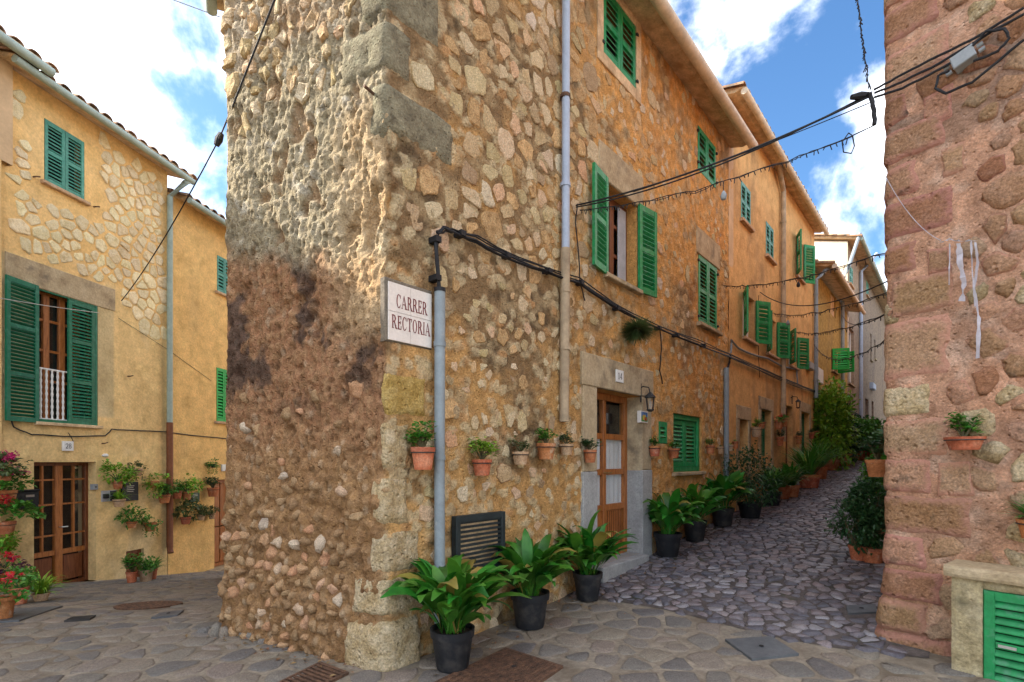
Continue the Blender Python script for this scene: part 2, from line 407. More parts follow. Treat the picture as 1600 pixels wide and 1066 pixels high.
flat('black_plastic', (0.016, 0.017, 0.02), 0.55, 0.3, spec=0.3, stain=((0.075, 0.065, 0.055), 7, .5, .8), rnd=.2)
flat('cable_black', (0.014, 0.014, 0.016), 0.6, 0.25)
flat('cable_pale', (0.5, 0.48, 0.44), 0.6)
flat('iron', (0.035, 0.032, 0.03), 0.6, 0.4)
mat('rust_iron', [(0.3, (0.05, 0.03, 0.022)), (0.5, (0.12, 0.065, 0.04)), (0.7, (0.2, 0.105, 0.06))], sc=20, rough=0.8, bump=0.4)
flat('pipe_grey', (0.24, 0.28, 0.3), 0.6, 0.14, stain=((0.4, 0.4, 0.38), 8, 0.62, 0.75))
flat('pipe_blue', (0.36, 0.42, 0.52), 0.5, 0.1)
flat('pipe_green', (0.33, 0.4, 0.35), 0.55, 0.15)
flat('pipe_brown', (0.2, 0.07, 0.03), 0.6, 0.25)
flat('pipe_stone', (0.38, 0.29, 0.19), 0.9, 0.3, bump=0.4)
flat('gutter_buff', (0.62, 0.52, 0.38), 0.75, 0.2)
flat('soffit', (0.64, 0.46, 0.27), 0.9, 0.3, bump=0.5, fine=.15, stain=((0.4, 0.26, 0.14), 4, .5, .7))
flat('white_paint', (0.72, 0.71, 0.68), 0.55, 0.08)
flat('sign_tile', (0.72, 0.66, 0.6), 0.3, 0.05, bump=0.03, spec=0.5)
flat('sign_red', (0.16, 0.02, 0.025), 0.4, 0.2)
flat('ink', (0.03, 0.03, 0.035), 0.6)
flat('grey_plate', (0.1, 0.105, 0.11), 0.55, 0.25, bump=0.4, bsc=90)
flat('grey_box', (0.28, 0.3, 0.31), 0.6, 0.1)
flat('slate_plaque', (0.012, 0.018, 0.03), 0.4, 0.2)
flat('green_plaque', (0.01, 0.06, 0.035), 0.4, 0.2)
flat('curtain', (0.72, 0.72, 0.72), 0.9, 0.12, stretch=(14, 14, 0.5), sc=3)
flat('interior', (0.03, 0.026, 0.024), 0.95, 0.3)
flat('grey_board', (0.4, 0.4, 0.42), 0.8)
flat('rag', (0.62, 0.6, 0.66), 0.9, 0.12, trans=0.3)
flat('soil', (0.05, 0.032, 0.02), 0.95, 0.3, bump=0.8)
flat('brass', (0.5, 0.36, 0.16), 0.35, metal=1.0)
flat('steel', (0.55, 0.55, 0.55), 0.35, metal=1.0)
# leaves
def leaf(name, a, b, rough=0.42, tr=0.22, sc=6, rnd=0.3, hue=0.025, spec=0.45):
    mat(name, [(0.3, a), (0.7, b)], sc=sc, detail=4, rough=rough, bump=0.15, bsc=25, fine=0.0, rnd=rnd, hue=hue, trans=tr, spec=spec)
leaf('leaf_aspidistra', (0.022, 0.12, 0.01), (0.06, 0.23, 0.02))
leaf('leaf_yellowed', (0.24, 0.2, 0.035), (0.36, 0.26, 0.06))
leaf('leaf_dark', (0.018, 0.065, 0.018), (0.045, 0.115, 0.035))
leaf('leaf_mid', (0.04, 0.16, 0.015), (0.1, 0.27, 0.03))
leaf('leaf_light', (0.13, 0.3, 0.02), (0.25, 0.42, 0.04))
leaf('leaf_olive', (0.06, 0.1, 0.03), (0.13, 0.17, 0.06))
leaf('leaf_purple', (0.06, 0.012, 0.04), (0.12, 0.03, 0.06))
leaf('petal_red', (0.5, 0.012, 0.02), (0.7, 0.03, 0.05), tr=0.3, hue=0.01)
leaf('petal_pink', (0.55, 0.02, 0.16), (0.7, 0.05, 0.25), tr=0.3, hue=0.01)
flat('stem', (0.1, 0.085, 0.04), 0.8)
flat('stem_green', (0.05, 0.12, 0.03), 0.6)
for nm, c in (('tile_blue', (0.08, 0.2, 0.45)), ('tile_yellow', (0.65, 0.45, 0.08)), ('tile_red', (0.45, 0.06, 0.04)), ('tile_leaf', (0.08, 0.25, 0.08))):
    flat(nm, c, 0.25, 0.1, bump=0.02)
def glass():
    m = bpy.data.materials.new('glass'); m.use_nodes = True
    N, L = m.node_tree.nodes, m.node_tree.links; N.clear()
    o = N.new('ShaderNodeOutputMaterial'); t = N.new('ShaderNodeBsdfTransparent'); t.inputs[0].default_value = (0.95, 0.96, 0.96, 1)
    g = N.new('ShaderNodeBsdfGlossy'); g.inputs['Roughness'].default_value = 0.03
    f = N.new('ShaderNodeLayerWeight'); f.inputs[0].default_value = 0.5
    pw = N.new('ShaderNodeMath'); pw.operation = 'POWER'; pw.inputs[1].default_value = 3.5; L.new(f.outputs['Facing'], pw.inputs[0])
    ml = N.new('ShaderNodeMath'); ml.operation = 'MULTIPLY_ADD'; ml.inputs[1].default_value = 0.6; ml.inputs[2].default_value = 0.04
    L.new(pw.outputs[0], ml.inputs[0])
    x = N.new('ShaderNodeMixShader'); L.new(ml.outputs[0], x.inputs[0]); L.new(t.outputs[0], x.inputs[1]); L.new(g.outputs[0], x.inputs[2])
    L.new(x.outputs[0], o.inputs[0]); MAT['glass'] = m
glass()
# ------------------------------------------------------------------ masonry builders
def path_of(F, s0, s1, ext=1.0):
    a, b = F.p(s0 - ext, 0), F.p(s1 + ext, 0)
    P = PathFr([(a.x, a.y), (b.x, b.y)], 0, 0.02); P.L = P.L + (s0 - ext); return P
def wall_grid(name, P, us, zs, openings, disp, colr, matn, parent, reveal=0.3):
    us = set(np.round(us, 4)); zs = set(np.round(zs, 4))
    for (a, b, c, d) in openings: us |= {round(a, 4), round(b, 4)}; zs |= {round(c, 4), round(d, 4)}
    us = np.array(sorted(us)); zs = np.array(sorted(zs))
    keep = lambda v, locked: np.array([x for i, x in enumerate(v) if x in locked or all(abs(x - l) > 0.006 for l in locked)])
    us = keep(us, {round(q, 4) for o in openings for q in o[:2]}); zs = keep(zs, {round(q, 4) for o in openings for q in o[2:]})
    U, Z = np.meshgrid(us, zs, indexing='ij')
    fade = np.ones(U.shape)
    for (a, b, c, d) in openings:
        dx = np.maximum(np.maximum(a - U, U - b), 0); dz = np.maximum(np.maximum(c - Z, Z - d), 0)
        fade = np.minimum(fade, sstep(0.0, 0.06, np.hypot(dx, dz)))
    D = disp(U, Z) * fade
    V = P.arr(U.ravel(), Z.ravel(), D.ravel())
    Cc = np.clip(colr(U, Z), 0, 1).reshape(-1, 3)
    nu, nz = U.shape
    I = np.arange(nu * nz).reshape(nu, nz)
    uc, zc = (us[:-1] + us[1:]) / 2, (zs[:-1] + zs[1:]) / 2
    UC, ZC = np.meshgrid(uc, zc, indexing='ij')
    ok = np.ones(UC.shape, bool)
    for (a, b, c, d) in openings: ok &= ~((UC > a) & (UC < b) & (ZC > c) & (ZC < d))
    q = np.stack([I[:-1, :-1], I[1:, :-1], I[1:, 1:], I[:-1, 1:]], -1)[ok]
    faces = q.tolist(); verts = V.tolist(); cols = Cc.tolist()
    for (a, b, c, d) in openings:                       # sides of each opening
        k = len(verts)
        cen = colr(np.array([[(a + b) / 2]]), np.array([[d + 0.1]])).reshape(3) if True else None
        for o in (0.0, -reveal):
            for (x, y) in ((a, c), (b, c), (b, d), (a, d)):
                verts.append(list(P.p(x, y, o))); cols.append(list(np.clip(cen, 0, 1)))
        for i in range(4):
            j = (i + 1) % 4; faces.append([k + i, k + 4 + i, k + 4 + j, k + j])
    V = np.array(verts); lo, hi = V.min(0), V.max(0); loc = np.array([(lo[0] + hi[0]) / 2, (lo[1] + hi[1]) / 2, lo[2]])
    me = bpy.data.meshes.new(name); me.from_pydata((V - loc).tolist(), [], faces)
    at = me.color_attributes.new('tint', 'FLOAT_COLOR', 'POINT')
    ca = np.ones((len(verts), 4)); ca[:, :3] = np.array(cols)
    at.data.foreach_set('color', ca.ravel())
    sm = [True] * (len(faces) - 4 * len(openings)) + [False] * (4 * len(openings))
    me.polygons.foreach_set('use_smooth', sm)
    me.materials.append(MAT[matn])
    return link_mesh(name, me, parent, loc)

def voronoi(pts, maxr):
    pts = np.asarray(pts, float); out = []
    for i in range(len(pts)):
        c = pts[i]; d2 = ((pts - c) ** 2).sum(1); nb = np.argsort(d2)[1:26]
        poly = [(c[0] + maxr * math.cos(t), c[1] + maxr * math.sin(t)) for t in np.linspace(0, 2 * math.pi, 9)[:-1]]
        for j in nb:
            if d2[j] > 4 * maxr * maxr: break
            mx, my = (pts[j] + c) / 2; nx, ny = pts[j] - c
            res = []; n = len(poly)
            for k in range(n):
                p, q = poly[k], poly[(k + 1) % n]
                dp = (p[0] - mx) * nx + (p[1] - my) * ny; dq = (q[0] - mx) * nx + (q[1] - my) * ny
                if dp <= 0: res.append(p)
                if dp * dq < 0:
                    t = dp / (dp - dq); res.append((p[0] + (q[0] - p[0]) * t, p[1] + (q[1] - p[1]) * t))
            poly = res
            if len(poly) < 3: break
        out.append(poly)
    return out
def jgrid(x0, x1, y0, y1, sx, sy, rng, jit=0.36):
    pts = []; r = 0; y = y0
    while y < y1:
        x = x0 + (0.5 * sx if r % 2 else 0)
        while x < x1:
            pts.append((x + rng.uniform(-jit, jit) * sx, y + rng.uniform(-jit, jit) * sy)); x += sx
        y += sy; r += 1
    return pts
def darts(x0, x1, y0, y1, rmin, rmax, rng, tries=9000):
    """points with spacing that varies from place to place, so cells come in mixed sizes"""
    P = np.zeros((0, 3))
    for _ in range(tries):
        r = rmin + (rmax - rmin) * rng.random() ** 1.7; x, y = rng.uniform(x0, x1), rng.uniform(y0, y1)
        if len(P) and (np.hypot(P[:, 0] - x, P[:, 1] - y) < .5 * (P[:, 2] + r)).any(): continue
        P = np.vstack([P, [x, y, r]])
    return P[:, :2]
def soften(poly, gap, n, jit, rng, scale=1.0, keep=0.2):
    if len(poly) < 3: return None
    P = np.array(poly); c = P.mean(0)
    rad = np.hypot(*(P - c).T)
    edge = P[(np.arange(len(P)) + 1) % len(P)] - P
    el = np.hypot(*edge.T) + 1e-9
    inr = np.abs((edge[:, 0] * (c[1] - P[:, 1]) - edge[:, 1] * (c[0] - P[:, 0])) / el).min()
    f = (1 - gap / max(inr, 1e-4)) * scale
    if f < 0.25: return None
    P = c + (P - c) * f
    Q = []                                             # cut the corners once
    for k in range(len(P)):
        a, b = P[k], P[(k + 1) % len(P)]
        Q += [a + (b - a) * keep, a + (b - a) * (1 - keep)]
    Q = np.array(Q); E = np.r_[Q, Q[:1]]; L = np.r_[0, np.cumsum(np.hypot(*(E[1:] - E[:-1]).T))]
    t = (np.arange(n) + rng.uniform(-0.15, 0.15)) / n * L[-1]
    O = np.stack([np.interp(t, L, E[:, 0]), np.interp(t, L, E[:, 1])], 1)
    O = c + (O - c) * (1 + np.array([rng.uniform(-jit, jit) for _ in range(n)]))[:, None]
    return O
def chip(poly, gap, jit, rng, scale=1.0, cut=0.13):
    """angular outline: the cell's own corners, each cut once and knocked about"""
    if len(poly) < 3: return None
    P = np.array(poly); c = P.mean(0)
    keep = [k for k in range(len(P)) if math.hypot(*(P[k] - P[k - 1])) > 0.025 * scale + .12 * np.ptp(P[:, 0])]
    if len(keep) >= 4: P = P[keep]
    edge = P[(np.arange(len(P)) + 1) % len(P)] - P; el = np.hypot(*edge.T) + 1e-9
    inr = np.abs((edge[:, 0] * (c[1] - P[:, 1]) - edge[:, 1] * (c[0] - P[:, 0])) / el).min()
    f = (1 - gap / max(inr, 1e-4)) * scale
    if f < 0.25: return None
    P = c + (P - c) * f; Q = []; sz = np.sqrt(np.ptp(P[:, 0]) * np.ptp(P[:, 1]))
    for k in range(len(P)):
        a, b = P[k], P[(k + 1) % len(P)]; t = cut * rng.uniform(.5, 1.6)
        Q += [a + (b - a) * t, a + (b - a) * (1 - cut * rng.uniform(.5, 1.6))]
        if len(P) <= 5: Q[-1:] = [a + (b - a) * rng.uniform(.4, .6), Q[-1]]
    Q = np.array(Q); Q += np.array([[rng.uniform(-jit, jit) * sz, rng.uniform(-jit, jit) * sz] for _ in Q])
    return Q
def stone_geo(mapf, O, he, ht, back, tilt=(0, 0), inner=0.78, rng=None):
    n = len(O); c = O.mean(0)
    hs = lambda A: tilt[0] * (A[:, 0] - c[0]) + tilt[1] * (A[:, 1] - c[1])
    r1, r2 = O, c + (O - c) * inner
    lump = np.array([rng.uniform(-0.25, 0.25) * (ht - he) for _ in range(n)]) if rng else 0
    A = np.vstack([r1, r1, r2, c[None]])
    o = np.r_[np.full(n, -back), he + hs(r1), ht + hs(r2) + lump, [ht * 1.04]]
    V = mapf(A[:, 0], A[:, 1], o)
    F = []
    for k in range(n):
        j = (k + 1) % n
        F += [(k, j, n + j, n + k), (n + k, n + j, 2 * n + j, 2 * n + k), (2 * n + k, 2 * n + j, 3 * n)]
    return V, F
def put_stone(name, geo, matn, parent, smooth=True, rim=0.0):
    V, F = geo; m = MB(); m.v = [tuple(v) for v in V]; m.f = F
    me_loc = np.mean(V, 0)
    A = np.array(V) - me_loc
    me = bpy.data.meshes.new(name); me.from_pydata(A.tolist(), [], F)
    me.polygons.foreach_set('use_smooth', [smooth] * len(F)); me.materials.append(MAT[matn])
    if rim is not None and not np.isscalar(rim):
        at = me.attributes.new('rim', 'FLOAT', 'POINT'); at.data.foreach_set('value', np.asarray(rim, np.float32))
    elif rim and len(V) % 3 == 1:
        n = len(V) // 3; at = me.attributes.new('rim', 'FLOAT', 'POINT')
        at.data.foreach_set('value', np.r_[np.full(2 * n, rim), np.full(n, rim * .45), [0.0]].astype(np.float32))
    return link_mesh(name, me, parent, me_loc)
def lay_stones(name, items, matf, parent, most=300, restname=None, smooth=True, rim=0.0):
    """items: (size, geo); the largest become pieces of their own, the rest one part"""
    items = sorted(items, key=lambda t: -t[0])
    for k, it in enumerate(items[:most]): put_stone(name, it[1], matf(k) if callable(matf) else matf, parent, smooth, rim)
    rest = items[most:]
    if rest:
        m = MB()
        for it in rest: m.add(*it[1])
        m.build(restname or 'small_' + name + 's', matf(0) if callable(matf) else matf, parent, smooth=smooth, kind='stuff')
def tube_obj(name, pts, r, matn, label=None, cat=None, parent=None, group=None, n=7):
    m = MB(); m.tube(pts, r, n); o = m.build(name, matn, parent, smooth=True)
    if label: props(o, label, cat, group)
    return o
def catenary(a, b, sag, n=14):
    a, b = Vector(a), Vector(b)
    return [a.lerp(b, t) - Vector((0, 0, 4 * sag * t * (1 - t))) for t in [k / n for k in range(n + 1)]]
def wobble(pts, amp, rng, sub=3):
    out = []
    for i in range(len(pts) - 1):
        for k in range(sub):
            out.append(Vector(pts[i]).lerp(Vector(pts[i + 1]), k / sub) + Vector([rng.uniform(-amp, amp) for _ in range(3)]))
    return out + [Vector(pts[-1])]

# ------------------------------------------------------------------ windows, shutters, doors (parts of a house)
def rect(W, x0, x1, yt, yb, at=0, off=0.0):
    """opening from its pixel columns and the top and bottom rows read at column x0 (at=0) or x1 (at=1)"""
    s0, s1 = W.S(x0, off), W.S(x1, off)
    xx = x1 if at else x0
    return s0, s1, W.hit(xx, yb, off)[1], W.hit(xx, yt, off)[1]
def shutter(house, F, w, z0, z1, matn, rails=1, single=True, pitch=0.055, name='shutter'):
    """one louvred leaf in frame F: 0..w along, thickness -.018...018"""
    m = MB(); t = 0.018; st = min(0.06, w * 0.16)
    m.box(F, 0, st, z0, z1, -t, t, 0.004); m.box(F, w - st, w, z0, z1, -t, t, 0.004)
    cuts = [z0 + (z1 - z0) * k / (rails + 1) for k in range(rails + 2)]
    bands = []
    for k, c in enumerate(cuts):
        h = 0.075 if k in (0, len(cuts) - 1) else 0.06
        lo = c if k == 0 else (c - h if k == len(cuts) - 1 else c - h / 2)
        m.box(F, st + 0.001, w - st - 0.001, lo, lo + h, -t + 0.003, t - 0.003); bands.append((lo, lo + h))
    o = m.build(name, matn, house)
    first = None; many = MB()
    for k in range(len(bands) - 1):
        a, b = bands[k][1], bands[k + 1][0]
        n = max(2, int((b - a) / pitch)); ph = (b - a) / n
        for i in range(n):
            zc = a + (i + 0.5) * ph; hh = ph * 0.36
            if single and first is not None:
                share(first, (0, 0, zc - first_z), o); continue
            vs = [F.p(s, zz, oo) for s in (st - 0.004, w - st + 0.004) for (zz, oo) in ((zc - hh, t - 0.004), (zc - hh + 0.008, t - 0.001), (zc + hh, -t + 0.005), (zc + hh - 0.008, -t + 0.002))]
            fs = [(0, 1, 2, 3), (7, 6, 5, 4), (0, 4, 5, 1), (1, 5, 6, 2), (2, 6, 7, 3), (3, 7, 4, 0)]
            if single:
                q = MB(); q.add(vs, fs); first = q.build('slat', matn, o); first_z = zc
            else: many.add(vs, fs)
    if not single: many.build('slats', matn, o, kind='stuff')
    return o
def shutters(house, W, s0, s1, z0, z1, matn, aL=0.0, aR=0.0, o=0.02, rails=1, single=True, pitch=0.055, gap=0.006):
    w = (s1 - s0) / 2 - gap
    FL = W.sub(s0 + 0.004, o, R(aL)); shutter(house, FL, w, z0, z1, matn, rails, single, pitch)
    g = W.sub(s1 - 0.004, o, R(180 - aR)); FRt = Fr(g.O, g.d); FRt.n = -FRt.n
    shutter(house, FRt, w, z0, z1, matn, rails, single, pitch)
def panel_bars(m, W, s0, s1, z0, z1, o, t, fw):
    m.box(W, s0, s0 + fw, z0, z1, o - t, o, 0.006); m.box(W, s1 - fw, s1, z0, z1, o - t, o, 0.006)
    m.box(W, s0 + fw, s1 - fw, z0, z0 + fw, o - t, o - 0.002); m.box(W, s0 + fw, s1 - fw, z1 - fw, z1, o - t, o - 0.002)
def casement(house, W, s0, s1, z0, z1, o, matn='wood', nx=2, rows=(0.5,), sill='surround', curtain=False, name='window', sill_out=0.07):
    m = MB(); fw = min(0.06, (s1 - s0) * 0.12)
    panel_bars(m, W, s0, s1, z0, z1, o, 0.05, fw)
    for k in range(1, nx):
        c = s0 + (s1 - s0) * k / nx; m.box(W, c - fw * 0.8, c + fw * 0.8, z0 + fw, z1 - fw, o - 0.045, o + 0.006, 0.005)
    for rr in rows:
        c = z0 + (z1 - z0) * rr; m.box(W, s0 + fw, s1 - fw, c - 0.02, c + 0.02, o - 0.04, o - 0.006)
    win = m.build(name, matn, house)
    ry = [z0 + fw] + [z0 + (z1 - z0) * q for q in rows] + [z1 - fw]
    for k in range(nx):
        a, b = s0 + fw + (s1 - s0 - 2 * fw) * k / nx, s0 + fw + (s1 - s0 - 2 * fw) * (k + 1) / nx
        for j in range(len(ry) - 1):
            q = MB(); q.box(W, a, b, ry[j], ry[j + 1], o - 0.03, o - 0.026); q.build('pane', 'glass', win)
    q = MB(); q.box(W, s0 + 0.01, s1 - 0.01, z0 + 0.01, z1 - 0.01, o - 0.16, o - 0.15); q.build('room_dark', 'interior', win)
    if curtain:
        q = MB(); n = 24; a, b = s0 + fw, s1 - fw
        vs = []; fs = []
        for i in range(n + 1):
            ss = a + (b - a) * i / n; oo = o - 0.085 + 0.014 * math.sin(i * 1.9)
            vs += [W.p(ss, z0 + fw, oo), W.p(ss, z1 - fw, oo)]
        fs = [(2 * i, 2 * i + 2, 2 * i + 3, 2 * i + 1) for i in range(n)]
        q.add(vs, fs); q.build('curtain', 'curtain', win, smooth=True)
    if sill:
        q = MB(); q.box(W, s0 - 0.05, s1 + 0.05, z0 - 0.055, z0 - 0.002, -0.12, sill_out, 0.008); q.build('sill', sill, win)
    return win
# ------------------------------------------------------------------ roofs
def eave(house, W, s0, s1, z, over, gut='gutter_buff', tiles=True, pitch=0.30, depth=3.4, soff='soffit', end_over=0.1, gr=0.06, step=0.235):
    m = MB(); a, b = s0 - end_over, s1 + end_over; ov = over - .11 if tiles else over
    vs = []; prof = [(ov, z + .11 * pitch), (over + .05, z + .062), (over + .05, z + 0.074), (-depth, z + 0.07 + (over + depth) * pitch), (-depth, z + (over + depth) * pitch), (-0.05, z + (over + .05) * pitch)]
    for s in (a, b): vs += [W.p(s, zz, o) for o, zz in prof]
    k = len(prof)
    m.add(vs, [tuple(range(k)), tuple(range(2 * k - 1, k - 1, -1))] + [(i, (i + 1) % k, k + (i + 1) % k, k + i) for i in range(k)])
    roof = m.build('roof', soff, house)
    if tiles:
        n = int((b - a) / step)
        first = None
        big = MB()
        for row in range(9):
            for i in range(n + 1):
                q = MB(); s = a + (b - a) * i / n; r = step * 0.42; L = 0.5
                o0 = over + 0.07 - row * 0.4; base = z + 0.075 + (over + 0.0 - o0) * pitch + (0.018 if row else 0.0)
                vs = []; K = 6
                for e in (0, 1):
                    oo = o0 - e * L; zz = base + e * L * pitch - (0.02 * e)
                    for kk in range(K + 1):
                        t = math.pi * kk / K; rr = r * (1 - 0.12 * e)
                        vs.append(W.p(s + math.cos(t) * rr, zz + math.sin(t) * rr * 0.8, oo))
                    for kk in range(K + 1):
                        t = math.pi * kk / K; rr = (r - 0.016) * (1 - 0.12 * e)
                        vs.append(W.p(s + math.cos(t) * rr, zz + math.sin(t) * rr * 0.8 - 0.002, oo))
                h = K + 1; f = []
                for kk in range(K):
                    f += [(kk, kk + 1, 2 * h + kk + 1, 2 * h + kk), (h + kk + 1, h + kk, 3 * h + kk, 3 * h + kk + 1), (kk + 1, kk, h + kk, h + kk + 1)]
                if row == 0:
                    if first is None: q.add(vs, f); first = q.build('roof_tile', 'roof_tile', roof, smooth=True); fs0 = s
                    else:
                        c = share(first, W.p(s, 0, 0) - W.p(fs0, 0, 0) + Vector((0, 0, random.uniform(-0.012, 0.012))), roof)
                        c.rotation_euler = (random.uniform(-0.04, 0.04), random.uniform(-0.04, 0.04), random.uniform(-0.06, 0.06))
                else: big.add(vs, f)
        big.build('upper_tiles', 'roof_tile', roof, smooth=True, kind='stuff')
    if gut:
        g = MB(); g.tube([W.p(a, z + 0.0, over + gr * 0.9), W.p(b, z - 0.03, over + gr * 0.9)], gr, 10); gt = g.build('gutter', gut, house, smooth=True)
    return roof
# ------------------------------------------------------------------ plants
LEAFV = {}
def leaf_variant(k):
    if k in LEAFV: return LEAFV[k]
    rg = random.Random(100 + k)
    a = R(rg.uniform(62, 84)); end = R(rg.uniform(-75, 15)); n = 8
    x = z = 0.0; vs = []; fs = []; pts = []
    for i in range(n + 1):
        t = i / n; pts.append((x, z))
        ang = a + (end - a) * (t ** 1.7)
        x += math.cos(ang) / n; z += math.sin(ang) / n
    W0 = rg.uniform(0.06, 0.09)
    for i, (px, pz) in enumerate(pts):
        t = i / n
        w = 0.008 if t < 0.26 else W0 * math.sin(math.pi * min(1, ((t - 0.22) / 0.79)) ** 0.85) ** 0.8 + 0.003
        up = 0.25 * w
        vs += [(px, -w, pz + up), (px, 0, pz), (px, w, pz + up)]
    for i in range(n):
        b = 3 * i; fs += [(b, b + 1, b + 4, b + 3), (b + 1, b + 2, b + 5, b + 4)]
    me = bpy.data.meshes.new('leaf'); me.from_pydata(vs, [], fs); me.polygons.foreach_set('use_smooth', [True] * len(fs))
    me.materials.append(MAT['leaf_yellowed' if k % 11 == 10 else 'leaf_aspidistra']); LEAFV[k] = me
    return me
def aspidistra(label, base, r, h, spread, leaves=48, seed=0, potmat='black_plastic', group=None, leaf_h=None):
    t = thing('potted_plant', label, 'plant', base, group); rg = random.Random(seed)
    make_pot(t, base, r, h, potmat, ribs=(potmat == 'black_plastic'))
    top = Vector(base) + Vector((0, 0, h * 0.92))
    for i in range(leaves):
        me = leaf_variant(10 if rg.random() < 0.1 else rg.randrange(10))
        o = bpy.data.objects.new('leaf', me); COL.objects.link(o); o.parent = t
        az = i * 2.39996 + rg.uniform(-0.5, 0.5); rr = r * 0.6 * math.sqrt(rg.random())
        o.location = top + Vector((math.cos(az) * rr, math.sin(az) * rr, 0)) - WLOC[t]
        L = spread * rg.uniform(0.7, 1.12)
        o.scale = (L * rg.uniform(0.6, 0.95), L * rg.uniform(0.9, 1.15), L * rg.uniform(0.8, 1.1))
        o.rotation_euler = (rg.uniform(-0.35, 0.35), rg.uniform(-0.28, 0.3), az)
    return t
def make_pot(t, base, r, h, matn, ribs=False, rim=True, soil=True):
    m = MB(); rb = r * 0.74
    prof = [(rb * 0.96, 0.0), (rb, 0.01)]
    if rim: prof += [(r * 0.93, h * 0.8), (r * 1.0, h * 0.805), (r * 1.03, h), (r * 0.93, h), (r * 0.88, h * 0.86)]
    else: prof += [(r, h), (r * 0.93, h), (r * 0.9, h * 0.86)]
    n = 24 if ribs else 18
    c = Vector(base)
    vs = []
    for (rr, z) in prof:
        for k in range(n * (2 if ribs else 1)):
            nn = n * (2 if ribs else 1); a = 2 * math.pi * k / nn
            q = rr * (0.985 if (ribs and k % 4 >= 2 and 0.01 <= z < h * 0.79) else 1.0)
            vs.append(c + Vector((q * math.cos(a), q * math.sin(a), z)))
    nn = n * (2 if ribs else 1)
    fs = [(i * nn + k, i * nn + (k + 1) % nn, (i + 1) * nn + (k + 1) % nn, (i + 1) * nn + k) for i in range(len(prof) - 1) for k in range(nn)]
    fs.append(tuple(range(nn - 1, -1, -1)))
    m.add(vs, fs); p = m.build('pot', matn, t, smooth=True)
    if soil:
        m = MB(); m.lathe(c + Vector((0, 0, h * 0.8)), [(r * 0.85, 0), (r * 0.885, h * 0.09), (r * 0.3, h * 0.11)], 12); m.build('soil', 'soil', t)
    return p
def add_leaf(m, p, d, L, w, rg, fold=0.35, droop=0.2):
    """pointed folded leaf from p along d"""
    d = Vector(d).normalized(); sd = d.cross(Vector((rg.uniform(-.3, .3), rg.uniform(-.3, .3), 1)))
    if sd.length < 0.05: sd = Vector((1, 0, 0))
    sd.normalize(); up = sd.cross(d)
    p = Vector(p); mid = p + d * L * 0.5; tip = p + d * L - Vector((0, 0, droop * L))
    l = mid + sd * w * 0.5 + up * w * fold * 0.5; r_ = mid - sd * w * 0.5 + up * w * fold * 0.5
    m.add([p, l, mid, r_, tip], [(0, 2, 1), (0, 3, 2), (1, 2, 4), (2, 3, 4)])
def blob_leaves(m, c, rad, n, L, w, rg, out=0.7, droop=0.2, shell=0.35, clumps=0):
    c = Vector(c); cl = []
    for _ in range(clumps):
        v = Vector((rg.gauss(0, 1), rg.gauss(0, 1), rg.gauss(0, 1))).normalized() * rg.uniform(0.45, 0.95)
        cl.append(Vector((v.x * rad[0], v.y * rad[1], v.z * rad[2])))
    for _ in range(n):
        v = Vector((rg.gauss(0, 1), rg.gauss(0, 1), rg.gauss(0, 1))).normalized()
        q = (shell + (1 - shell) * rg.random()) ** 0.6 * rg.uniform(0.75, 1.06)
        if cl:
            b = rg.choice(cl); k = 0.42
            p = c + b + Vector((v.x * rad[0] * k, v.y * rad[1] * k, v.z * rad[2] * k)) * rg.random() ** 0.4
        else: p = c + Vector((v.x * rad[0], v.y * rad[1], v.z * rad[2])) * q
        dd = (p - c).normalized() * out + Vector((rg.gauss(0, .5), rg.gauss(0, .5), rg.gauss(0, .4) + 0.15))
        s = rg.uniform(0.7, 1.25); add_leaf(m, p, dd, L * s, w * s, rg, droop=droop)
def arching(m, c, n, L, w, rg, up=(50, 85), seg=5, spread=0.5):
    c = Vector(c)
    for i in range(n):
        az = rg.uniform(0, 6.283); a = R(rg.uniform(*up)); end = R(rg.uniform(-70, 0)); l = L * rg.uniform(0.65, 1.1)
        h = Vector((math.cos(az), math.sin(az), 0)); sd = Vector((-h.y, h.x, 0))
        p = c + h * rg.random() * L * 0.08; vs = []; fs = []
        for k in range(seg + 1):
            t = k / seg; ww = w * (0.5 + 0.5 * math.sin(math.pi * min(1, t * 1.1 + 0.1))) * (1 - t ** 3) + 0.0008
            vs += [p + sd * ww * 0.5 + Vector((0, 0, ww * .12)), p - sd * ww * 0.5 + Vector((0, 0, ww * .12))]
            ang = a + (end - a) * t ** 1.4; p = p + (h * math.cos(ang) + Vector((0, 0, math.sin(ang)))) * (l / seg)
        fs = [(2 * k, 2 * k + 1, 2 * k + 3, 2 * k + 2) for k in range(seg)]
        m.add(vs, fs)
